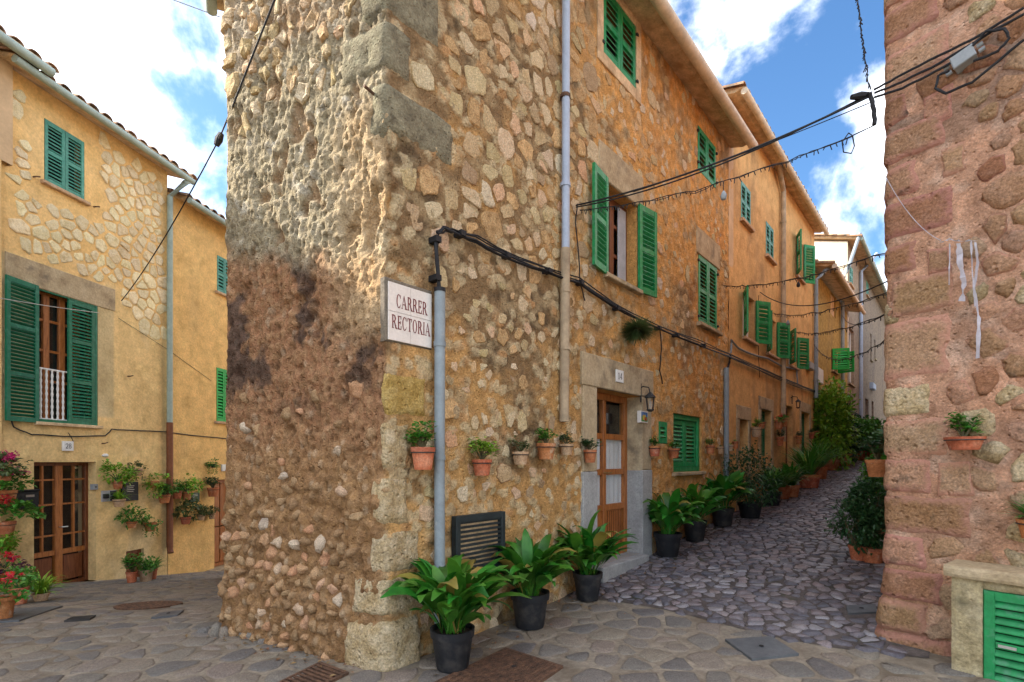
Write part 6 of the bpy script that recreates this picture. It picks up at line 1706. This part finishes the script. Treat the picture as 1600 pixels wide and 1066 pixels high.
s, z, Y = W2.hit(1246, 442, .1); hanging_lamp(W2.p(s, z + .15, .12), 'dark lamp hanging under the upper open shutters of orange house', 1.3, 'cable_black')
s, z, Y = W2.hit(1267, 572, .08); t = thing('meter_box', 'round grey wall fitting beside the low yellow house pipe', 'meter box', W2.p(s, z, .05)); slab(W2, s - .25, s + .25, z - .1, z + .1, -.03, .12, 'case', 'grey_box', t, .02)
s, z, Y = W3.hit(1281, 588, .08); t = thing('meter_box', 'white meter box on the low yellow house wall', 'meter box', W3.p(s, z, .05)); slab(W3, s - .3, s + .3, z - .22, z + .22, -.03, .12, 'case', 'white_paint', t, .02)
s, z, Y = W5.hit(1365, 604, .1); t = thing('meter_box', 'blue grey meter box near the top of the lane', 'meter box', W5.p(s, z, .05)); slab(W5, s - .5, s + .5, z - .14, z + .14, -.03, .15, 'case', 'pipe_blue', t, .02)
# upright festoon above the pink corner
up = [at_corner(1338, -10, 4.1), at_corner(1345, 40, 4.08), at_corner(1352, 90, 4.05), at_corner(1358, 140, 4.0)]
t = fairy(up[0], up[-1], 0.0, 'light string rising steeply from the pink stone corner', 46, .03, .004)
tube_obj('cable', wobble([at_corner(1359, 145, 3.98), at_corner(1364, 165, 3.97), at_corner(1366, 195, 3.97)], .006, rg, 4), .016, 'cable_black', 'tangled black cable end hanging down the pink stone corner', 'cable')
# cables and junction box on the pink house
def wr_cable(px, r, label, off=.07):
    pts = [WR.p(WR.S(x, off), WR.hit(x, y, off)[1], off) for x, y in px]; return tube_obj('cable', wobble(pts, .003, rg, 4), r, 'cable_black', label, 'cable', n=6)
for k, (pp, lb) in enumerate((([(1366, 140), (1400, 122), (1450, 95), (1520, 62), (1600, 12)], 'upper black cable sweeping across the pink stone wall'), ([(1366, 146), (1410, 128), (1470, 98), (1540, 55), (1600, 22)], 'second black cable sweeping across the pink stone wall'),
                              ([(1366, 152), (1410, 138), (1450, 118), (1486, 98)], 'black cable entering the grey junction box on the pink wall'), ([(1520, 96), (1560, 80), (1577, 60), (1570, 45), (1540, 50), (1520, 72)], 'black cable looping from the junction box back into it'),
                              ([(1484, 110), (1466, 118), (1462, 138), (1478, 146), (1520, 128), (1600, 62)], 'black cable looping under the junction box and rising'))):
    wr_cable(pp, .009, lb, .06 + .012 * k)
s, z, Y = WR.hit(1505, 90, .08)
t = thing('junction_box', 'grey plastic junction box among cables on the pink stone wall', 'junction box', WR.p(s, z, .05))
FJ = Fr(WR.O, WR.d)
class Tilt:
    def p(self, a, b, o): ca, sa = math.cos(.27), math.sin(.27); return WR.p(s + a * ca - b * sa, z + a * sa + b * ca, o)
TJ = Tilt(); slab(TJ, -.06, .06, -.042, .042, .0, .09, 'case', 'grey_box', t, .008); slab(TJ, -.064, .064, -.046, .046, .09, .1, 'lid', 'grey_box', t, .006)
for a, b in ((-.095, .02), (-.095, -.03), (.095, .02), (.095, -.02)): m = MB(); m.tube([TJ.p(a * .8, b, .06), TJ.p(a * 1.15, b, .06)], .014, 8); m.build('gland', 'grey_box', t)
# torn white plastic strands
t = thing('torn_tape', 'torn white plastic strands hanging on the pink stone wall', 'plastic', WR.p(WR.S(1500), 3.0, .04)); rg = random.Random(55)
def strand(px, w, off=.05):
    m = MB(); vs = []
    P_ = []
    for i in range(len(px) - 1):
        for q in range(5): f = q / 5; P_.append((px[i][0] + (px[i + 1][0] - px[i][0]) * f, px[i][1] + (px[i + 1][1] - px[i][1]) * f))
    P_.append(px[-1])
    for x, y in P_:
        S_, Z_, Y_ = WR.hit(x, y, off); ww = w * rg.uniform(.3, 1.3); o1, o2 = rg.uniform(-.012, .012), rg.uniform(-.012, .012)
        vs += [WR.p(S_ - ww, Z_, off + o1), WR.p(S_ + ww, Z_ + rg.uniform(-.01, .01), off + o2)]
    m.add(vs, [(2 * i, 2 * i + 1, 2 * i + 3, 2 * i + 2) for i in range(len(P_) - 1)]); m.build('strand', 'rag', t, smooth=True)
strand([(1468, 380), (1482, 374), (1500, 377), (1530, 376)], .009); strand([(1524, 378), (1528, 410), (1522, 450), (1530, 500), (1527, 560)], .010); strand([(1517, 378), (1520, 430), (1524, 480)], .006)
strand([(1498, 380), (1500, 410), (1506, 440), (1503, 470)], .014); strand([(1484, 380), (1483, 445)], .004)
m = MB(); m.tube(catenary(at_corner(1362, 230, 3.97), WR.p(WR.S(1470, .04), WR.hit(1470, 376, .04)[1], .04), .12, 12), .0025, 4); props(m.build('cable', 'rag', None), 'fine white cord trailing to the torn plastic strands', 'cord')
# ================================================================== wires over the lower street
jb = Vector(((342 - 800) / FPX * 6.0, 6.0, EYE + (HOR - 218) / FPX * 6.0))
top_ = WC.p(WC.S(432, .06), WC.hit(432, -8, .06)[1], .06); mid_ = WC.p(WC.S(366, .08), WC.hit(366, 160, .08)[1], .08)
low_ = WL.p(WL.S(190, .1), WL.hit(190, 470, .1)[1], .1)
tube_obj('overhead_cable', [top_, top_.lerp(mid_, .5), mid_, jb] + catenary(jb, low_, .12, 10)[1:], .008, 'cable_black', 'dark cable from the blunt house end down to number 28', 'cable')
m = MB(); m.tube([jb + Vector((-.03, 0, -.07)), jb, jb + Vector((.03, .0, .07))], [.03, .045, .03], 8); props(m.build('cable_joint', 'cable_black', None, smooth=True), 'black cable joint hanging in mid air over the lower street', 'cable joint')
tube_obj('overhead_cable', catenary(WL.p(WL.S(155, .12), WL.hit(155, 489, .12)[1], .12), WL0.p(WL0.S(-60, .25), WL0.hit(-60, 455, .25)[1], .25), .02, 8), .006, 'cable_pale', 'white cable stretched across the tall green shutters', 'cable')
tube_obj('overhead_cable', catenary(WB.p(4.6, 6.9, .1), WL0.p(sA - 4, 7.6, .1), .15, 12), .006, 'pipe_blue', 'thin blue cable high over the lower street', 'cable')
m = MB(); s, z, Y = WC.hit(577, 141, .05); m.tube([WC.p(s, z, -.05), WC.p(s, z, .10)], .011, 6); props(m.build('iron_hook', 'rust_iron', None), 'rusty iron spike sticking out of the blunt house end', 'hook')

# ================================================================== plants
G1 = 'black planters with aspidistra along the lane wall'
def asp_at(px, py, wpx, hpx, spread, leaves, label, seed, matn='black_plastic', minw=None):
    b = ground_hit(px, py); r = wpx * b.y / FPX / 2; h = hpx * b.y / FPX
    w = (b.x - C0[0]) * DR.y - (b.y - C0[1]) * DR.x
    need = r + .06
    if w < need and minw is None:
        b += Vector((DR.y, -DR.x, 0)) * (need - w)
    b.z = gz(b.x, b.y) + .012
    return aspidistra(label, b, r, h, spread, leaves, seed, matn, G1)
asp_at(707, 1046, 68, 62, .66, 110, 'black planter of aspidistra below the street sign and conduit', 1)
asp_at(828, 981, 60, 54, .62, 100, 'black planter of aspidistra right of the vent grille', 2)
asp_at(918, 938, 46, 42, .64, 100, 'black planter of aspidistra before door 14, yellowing lower leaves', 3)
asp_at(1043, 870, 42, 36, .66, 80, 'black planter of aspidistra just past door 14', 4)
asp_at(1082, 846, 36, 32, .68, 70, 'black planter of aspidistra below the green ground floor window', 5)
asp_at(1116, 822, 34, 28, .74, 70, 'black planter of aspidistra in front of the far conduit', 6)
JL = 'leaf_mid'
for (px, py, w, h, lab, kind, lm, mt, sz) in (
 (661, 699, 38, 35, 'large terracotta wall pot of jade plant below the street sign', 'jade', 'leaf_mid', 'terracotta', 1.15),
 (753, 718, 31, 25, 'terracotta wall pot of low green succulent above the vent grille', 'jade', 'leaf_light', 'terracotta', 1.2),
 (813, 706, 26, 20, 'pale weathered wall pot with a single leggy succulent', 'jade', 'leaf_olive', 'terracotta_pale', .9),
 (853, 693, 30, 25, 'bright orange tilted wall pot left of the painted lower downpipe', 'jade', 'leaf_mid', 'terracotta', .9),
 (885, 694, 22, 17, 'pale wall pot in front of the painted lower downpipe', 'jade', 'leaf_dark', 'terracotta_pale', .9),
 (922, 703, 21, 20, 'small terracotta wall pot on the left jamb of door 14', 'jade', 'leaf_dark', 'terracotta', 1.1),
 (1023, 697, 18, 16, 'terracotta wall pot between door 14 and the tiny green window', 'jade', 'leaf_mid', 'terracotta', .9),
 (1053, 701, 17, 15, 'terracotta wall pot at the edge of the green ground floor window', 'jade', 'leaf_mid', 'terracotta', .9),
 (1110, 696, 13, 13, 'red wall pot between the green ground floor window and far conduit', 'jade', 'leaf_mid', 'terracotta', .9),
 (1126, 698, 10, 11, 'pale wall pot just left of the far conduit', 'tuft', 'leaf_olive', 'terracotta_pale', .9)):
    wall_pot(W1, px, py, w, h, lab, kind, lm, mt, sz)
for (px, py, w, h, lab, kind, lm, mt, sz) in (
 (1141, 695, 10, 10, 'pale wall pot just right of the far conduit', 'tuft', 'leaf_light', 'terracotta_pale', .9),
 (1149, 690, 9, 11, 'dark red wall pot beside the dark doorway of the orange house', 'tuft', 'leaf_mid', 'terracotta', 1.2),
 (1182, 668, 16, 15, 'pale wall pot of yellow green succulents left of the narrow green door', 'jade', 'leaf_light', 'terracotta_pale', .9),
 (1190, 660, 11, 10, 'dark trailing plant pot at the narrow green door', 'trailing', 'leaf_dark', 'terracotta', 1.1),
 (1217, 657, 12, 14, 'orange wall pot of red geranium left of the brown downpipe', 'geranium', 'leaf_mid', 'terracotta', 1.1),
 (1225, 653, 10, 14, 'orange wall pot of red geranium over the brown downpipe', 'geranium', 'leaf_mid', 'terracotta', 1.1),
 (1219, 683, 11, 14, 'terracotta wall pot of dark succulent under the red geraniums', 'jade', 'leaf_dark', 'terracotta', 1.1),
 (1248, 681, 10, 13, 'terracotta wall pot between the brown and last green doors', 'jade', 'leaf_olive', 'terracotta', 1.0),
 (1268, 676, 8, 10, 'terracotta wall pot right of the last green door', 'jade', 'leaf_olive', 'terracotta', 1.0)):
    wall_pot(W2, px, py, w, h, lab, kind, lm, mt, sz)
for (px, py, w, h, lab, kind, lm, mt, sz) in (
 (1276, 674, 8, 10, 'terracotta wall pot at the edge of the climbing plant', 'jade', 'leaf_mid', 'terracotta', 1.0),
 (1282, 631, 9, 8, 'terracotta wall pot of pale green plant above the climbing plant', 'tuft', 'leaf_light', 'terracotta', 1.0),
 (1295, 631, 9, 8, 'terracotta wall pot of purple leaves above the climbing plant', 'trailing', 'leaf_purple', 'terracotta', 1.0),
 (1308, 629, 8, 8, 'terracotta wall pot of dark leaves above the climbing plant', 'trailing', 'leaf_dark', 'terracotta', 1.1)):
    wall_pot(W3, px, py, w, h, lab, kind, lm, mt, sz)
# lower street wall pots
for (px, py, w, h, lab, kind, lm, mt, sz, WW) in (
 (2, 738, 26, 22, 'terracotta wall pot of dark pink geranium, topmost left of door 28', 'geranium_pink', 'leaf_olive', 'terracotta', 1.3, WL),
 (10, 766, 26, 24, 'orange wall pot of pink geranium beside the mailbox', 'geranium_pink', 'leaf_mid', 'terracotta', 1.3, WL),
 (8, 815, 26, 22, 'wall pot of red geranium below the mailbox', 'geranium', 'leaf_mid', 'terracotta', 1.7, WL),
 (4, 845, 24, 20, 'terracotta wall pot of yellow green leaves, lowest left of door 28', 'trailing', 'leaf_light', 'terracotta', 1.3, WL),
 (184, 752, 14, 12, 'wall pot of lush yellow green leaves above the switch plates', 'bushy', 'leaf_light', 'terracotta', 2.4, WL),
 (213, 732, 17, 12, 'pale terracotta wall pot of trailing plant over the slate plaque', 'trailing', 'leaf_olive', 'terracotta_pale', 1.1, WL),
 (186, 780, 17, 12, 'pale terracotta wall pot of spider plant left of the slate plaque', 'spider', 'leaf_light', 'terracotta_pale', 1.3, WL),
 (240, 752, 15, 11, 'wall pot of tumbling bright green leaves right of the slate plaque', 'trailing', 'leaf_light', 'terracotta', 1.7, WL),
 (257, 773, 17, 13, 'brown wall pot of green leaves on the brown downpipe', 'bushy', 'leaf_mid', 'terracotta', 1.1, WL),
 (206, 815, 14, 10, 'wall pot of bushy green leaves below the slate plaque', 'bushy', 'leaf_mid', 'terracotta', 2.1, WL),
 (235, 817, 17, 13, 'terracotta wall pot of green leaves above the cellar hatch', 'trailing', 'leaf_mid', 'terracotta', 1.2, WL),
 (277, 766, 14, 13, 'red terracotta wall pot left of the green plaque', 'bushy', 'leaf_mid', 'terracotta', 1.2, WL2),
 (292, 768, 15, 13, 'terracotta wall pot of wide pale bush over the green plaque', 'bushy', 'leaf_light', 'terracotta', 2.0, WL2),
 (290, 808, 15, 11, 'terracotta wall pot of olive shrub below the green plaque', 'bushy', 'leaf_olive', 'terracotta', 2.1, WL2),
 (314, 804, 12, 9, 'small terracotta wall pot of grey green leaves', 'bushy', 'leaf_olive', 'terracotta_pale', 1.5, WL2),
 (331, 802, 10, 9, 'small pale wall pot by the second lower street door', 'bushy', 'leaf_olive', 'terracotta_pale', 1.5, WL2),
 (333, 762, 17, 14, 'orange wall pot of grey green succulents beside the second door', 'jade', 'leaf_dark', 'terracotta', .9, WL2),
 (333, 725, 7, 6, 'little wall pot of drooping leaves above the second door', 'trailing', 'leaf_mid', 'iron', 2.2, WL2)):
    wall_pot(WW, px, py, w, h, lab, kind, lm, mt, sz * (1.5 if px < 60 else 1.25))
# floor pots of the lower street
for (px, py, w, h, lab, kind, lm, mt, sz) in (
 (5, 968, 30, 34, 'terracotta floor pot of geranium at the edge of the dark patched cover', 'geranium', 'leaf_mid', 'terracotta', 1.6),
 (30, 945, 24, 26, 'terracotta floor pot of green leaves left of door 28', 'bushy', 'leaf_mid', 'terracotta', 1.4),
 (8, 925, 24, 30, 'raised terracotta pot of red flowering plant left of door 28', 'geranium', 'leaf_purple', 'terracotta', 1.5),
 (64, 940, 22, 12, 'low pot of arching bright green leaves before door 28', 'spider', 'leaf_light', 'terracotta_pale', 1.7),
 (206, 911, 16, 17, 'terracotta floor pot of leggy plant before the cellar hatch', 'jade', 'leaf_mid', 'terracotta', 1.4),
 (228, 909, 20, 18, 'pale terracotta floor pot beside the cellar hatch', 'bushy', 'leaf_mid', 'terracotta_pale', 1.1),
 (238, 906, 14, 16, 'terracotta floor pot of broad leaves under the brown downpipe', 'spider', 'leaf_mid', 'terracotta', 1.9)):
    floor_pot(px, py, w, h, lab, kind, lm, mt, sz * 1.25)
# shrubs along the lane
def shrub(name, label, base, rad, n, L, w, lm, stems=6, clumps=26, cat='shrub', pot=None, potmat='terracotta', seed=1, lift=.0, group=None, height=None):
    rg = random.Random(seed); base = Vector(base); base.z = gz(base.x, base.y) + .012
    t = thing(name, label, cat, base, group); zb = base.z
    if pot: make_pot(t, base, pot[0], pot[1], potmat); zb += pot[1] * .85
    c = Vector((base.x, base.y, zb + lift + rad[2] * .85)); st = MB()
    for k in range(stems):
        a = 6.283 * k / stems; e = c + Vector((math.cos(a) * rad[0] * .6, math.sin(a) * rad[1] * .6, rg.uniform(-.3, .6) * rad[2]))
        b0 = Vector((base.x + math.cos(a) * .03, base.y + math.sin(a) * .03, zb - .05)); st.tube([b0, b0.lerp(e, .5) + Vector((rg.gauss(0, .03), rg.gauss(0, .03), .05)), e], [.014, .01, .004], 5)
    st.build('stems', 'stem', t); m = MB(); blob_leaves(m, c, rad, n, L, w, rg, clumps=clumps); m.build('foliage', lm, t, kind='stuff')
    return t
def lane_at(px, py): return ground_hit(px, py)
def near_wall(px, py, w):
    b = ground_hit(px, py); cur = (b.x - C0[0]) * DR.y - (b.y - C0[1]) * DR.x
    s, _, _ = W1.hit(px, HOR, w); return W1.p(s, 0, w)
shrub('shrub', 'dark small leaved bush in black pot beside the dark doorway of orange house', near_wall(1172, 800, .42), (.42, .36, .52), 1700, .07, .035, 'leaf_dark', pot=(.2, .26), potmat='black_plastic', seed=3)
def grassy(label, px, w, L, n, lm, matn, pot, seed, wid=.03, cat='plant'):
    rg = random.Random(seed); b = near_wall(px, 760, w); b.z = gz(b.x, b.y) + .012
    t = thing('potted_plant', label, cat, b, 'potted leafy plants further up the lane'); make_pot(t, b, pot[0], pot[1], matn)
    m = MB(); arching(m, b + Vector((0, 0, pot[1] * .9)), n, L, wid, rg, up=(45, 88), seg=6); m.build('foliage', lm, t, kind='stuff')
grassy('potted clump of arching leaves next to the dark bush', 1206, .42, .75, 110, 'leaf_mid', 'black_plastic', (.17, .26), 21, .05)
grassy('potted clump of arching leaves below the red geraniums', 1222, .40, .75, 110, 'leaf_mid', 'terracotta', (.17, .24), 22, .05)
grassy('potted clump of broad leaves before the brown door of orange house', 1236, .5, .7, 90, 'leaf_aspidistra', 'terracotta', (.17, .24), 23, .06)
grassy('feathery palm in red pot before the last green door', 1264, .55, 1.2, 130, 'leaf_mid', 'terracotta', (.24, .3), 24, .03)
grassy('second feathery palm just above the red pot palm', 1280, .45, 1.1, 120, 'leaf_mid', 'terracotta', (.2, .3), 25, .03)
cs = W3.S(1296, .35); cb = W3.p(cs, 0, .35)
shrub('climbing_plant', 'tall yellow green climbing plant against the low yellow house', cb, (.62, .55, 1.15), 3200, .14, .09, 'leaf_light', stems=8, clumps=40, cat='climber', pot=(.26, .3), seed=31)
cb = W3.p(W3.S(1312, .4), 0, .45); shrub('shrub', 'dark leafy bush in red pot right of the climbing plant', cb, (.6, .5, .75), 1700, .13, .08, 'leaf_dark', pot=(.28, .35), seed=32)
for k, (px, w, lm, lab) in enumerate(((1338, .6, 'leaf_mid', 'leafy potted shrub before the grey lavender house'), (1349, .6, 'leaf_dark', 'dark potted shrub before the top lane house'), (1358, .8, 'leaf_mid', 'green potted shrub furthest up the lane'))):
    b = W1.p(W1.S(px, w), 0, w); shrub('shrub', lab, b, (.7, .6, .55), 900, .16, .1, lm, pot=(.28, .3), seed=40 + k)
# right side of the lane
def right_at(px, w): s, _, _ = W1.hit(px, HOR, w); return W1.p(s, 0, w)
shrub('shrub', 'dark glossy round bush in terracotta pot at the pink stone corner', right_at(1342, 2.22), (.30, .28, .30), 1500, .055, .035, 'leaf_dark', pot=(.11, .17), seed=51, lift=.02, clumps=30)
b = right_at(1364, 2.36); b.z = gz(b.x, b.y) + .012
t = thing('flower_pot', 'cracked pale terracotta pot of low green leaves under the dark bush', 'flower pot', b, 'flower pots standing on the street'); make_pot(t, b, .12, .17, 'terracotta'); grow(t, 'tuft', b + Vector((0, 0, .18)), .15, random.Random(5), 'leaf_mid')
for k, (px, w, rd, lm, lab, lift) in enumerate(((1356, 2.28, (.2, .2, .34), 'leaf_dark', 'tall dark shrub behind the round bush at the pink corner', .15), (1358, 2.25, (.22, .22, .42), 'leaf_mid', 'upright dark shrub further along the pink house wall', .3),
                                          (1362, 2.2, (.26, .26, .4), 'leaf_mid', 'mid green shrub along the pink house wall', .5))):
    b = right_at(px, w); b = W1.p(W1.S(px, w) + (0.0, .9, 2.4)[k], 0, w + (.0, .05, .1)[k]); shrub('shrub', lab, b, rd, 1300, .07, .04, lm, pot=(.12, .18), seed=60 + k, lift=lift)
b = W1.p(W1.S(1352, 2.05) + .6, 0, 2.2); b.z = gz(b.x, b.y) + .012
t = thing('potted_plant', 'spiky dark agave in pot leaning into the lane from pink wall', 'plant', b); make_pot(t, b, .16, .5, 'terracotta'); m = MB(); arching(m, b + Vector((0, 0, .46)), 34, .5, .07, random.Random(9), up=(5, 70), seg=5); m.build('foliage', 'leaf_dark', t, kind='stuff')
WRL = Fr(R0, (DR.x, DR.y)); WRL.n = -WRL.n
# pot recessed in the pink wall, and leaves at the cabinet
wall_pot(WR, 1507, 683, 50, 20, 'wide shallow terracotta pot of jade plant on the pink stone wall', 'jade', 'leaf_mid', 'terracotta', .82)
wall_pot(WR, 1618, 812, 44, 30, 'terracotta pot of broad leaves above the green louvred cabinet', 'spider', 'leaf_mid', 'terracotta', 1.3)
s, z, Y = WRL.hit(1377, 742, .1)
c = WRL.p(.9, 1.35, .14)
t = thing('flower_pot', 'orange wall pot peeking past the edge of the pink stone corner', 'flower pot', c, 'flower pots hung on the walls'); make_pot(t, c, .1, .16, 'terracotta'); m = MB(); m.tube([c + Vector((0, 0, .1)), WRL.p(.9, 1.45, -.06)], .006, 5); m.build('bracket', 'iron', t); grow(t, 'jade', c + Vector((0, 0, .14)), .14, random.Random(3), 'leaf_dark')
# hanging fern ball
s, z, Y = W1.hit(995, 515, .16)
c = W1.p(s, z, .17); t = thing('hanging_fern', 'bristly round hanging fern below the open shutter window', 'plant', c - Vector((0, 0, .12)))
m = MB(); rg = random.Random(15)
for k in range(1800):
    v = Vector((rg.gauss(0, 1), rg.gauss(0, 1), rg.gauss(0, 1) * .8)).normalized(); L = rg.uniform(.12, .25)
    d_ = (v + Vector((0, 0, -.1))).normalized(); sd = d_.cross(Vector((.3, .2, 1))).normalized() * .005; a_ = c + d_ * .05
    e_ = c + Vector((d_.x * 1.15, d_.y * 1.0, d_.z * .85)) * L + Vector((0, 0, -.02))
    m.add([a_ - sd, a_ + sd, e_], [(0, 1, 2)])
m.build('foliage', 'leaf_olive', t, kind='stuff'); m = MB(); m.lathe(c - Vector((0, 0, .05)), [(.03, 0), (.06, .03), (.06, .07), (.02, .1)], 10); m.tube([c + Vector((0, 0, .03)), W1.p(s, z + .12, -.05)], .006, 5); m.build('basket', 'stem', t)

# fallen leaves and crumbs along the foot of the walls
rg = random.Random(404); m = MB()
for k in range(420):
    if rg.random() < .75: s_, w_ = rg.uniform(.1, 9) ** 1.0, abs(rg.gauss(0, .28)) + .05; p = W1.p(s_, 0, w_)
    else: p = WC.p(rg.uniform(-.1, 1.8), 0, abs(rg.gauss(0, .12)) + .06)
    z = gz(p.x, p.y) + .02; a = rg.uniform(0, 6.28); l = rg.uniform(.008, .03); v = Vector((math.cos(a), math.sin(a), rg.uniform(-.2, .3))); q = Vector((-v.y, v.x, 0))
    c = Vector((p.x, p.y, z)); m.add([c - v * l, c + q * l * .4 + Vector((0, 0, .006)), c + v * l, c - q * l * .4], [(0, 1, 2, 3)])
props(m.build('fallen_leaves', 'leaf_litter', None), 'dry brown leaf litter scattered along the foot of the walls', 'leaves', kind='stuff')
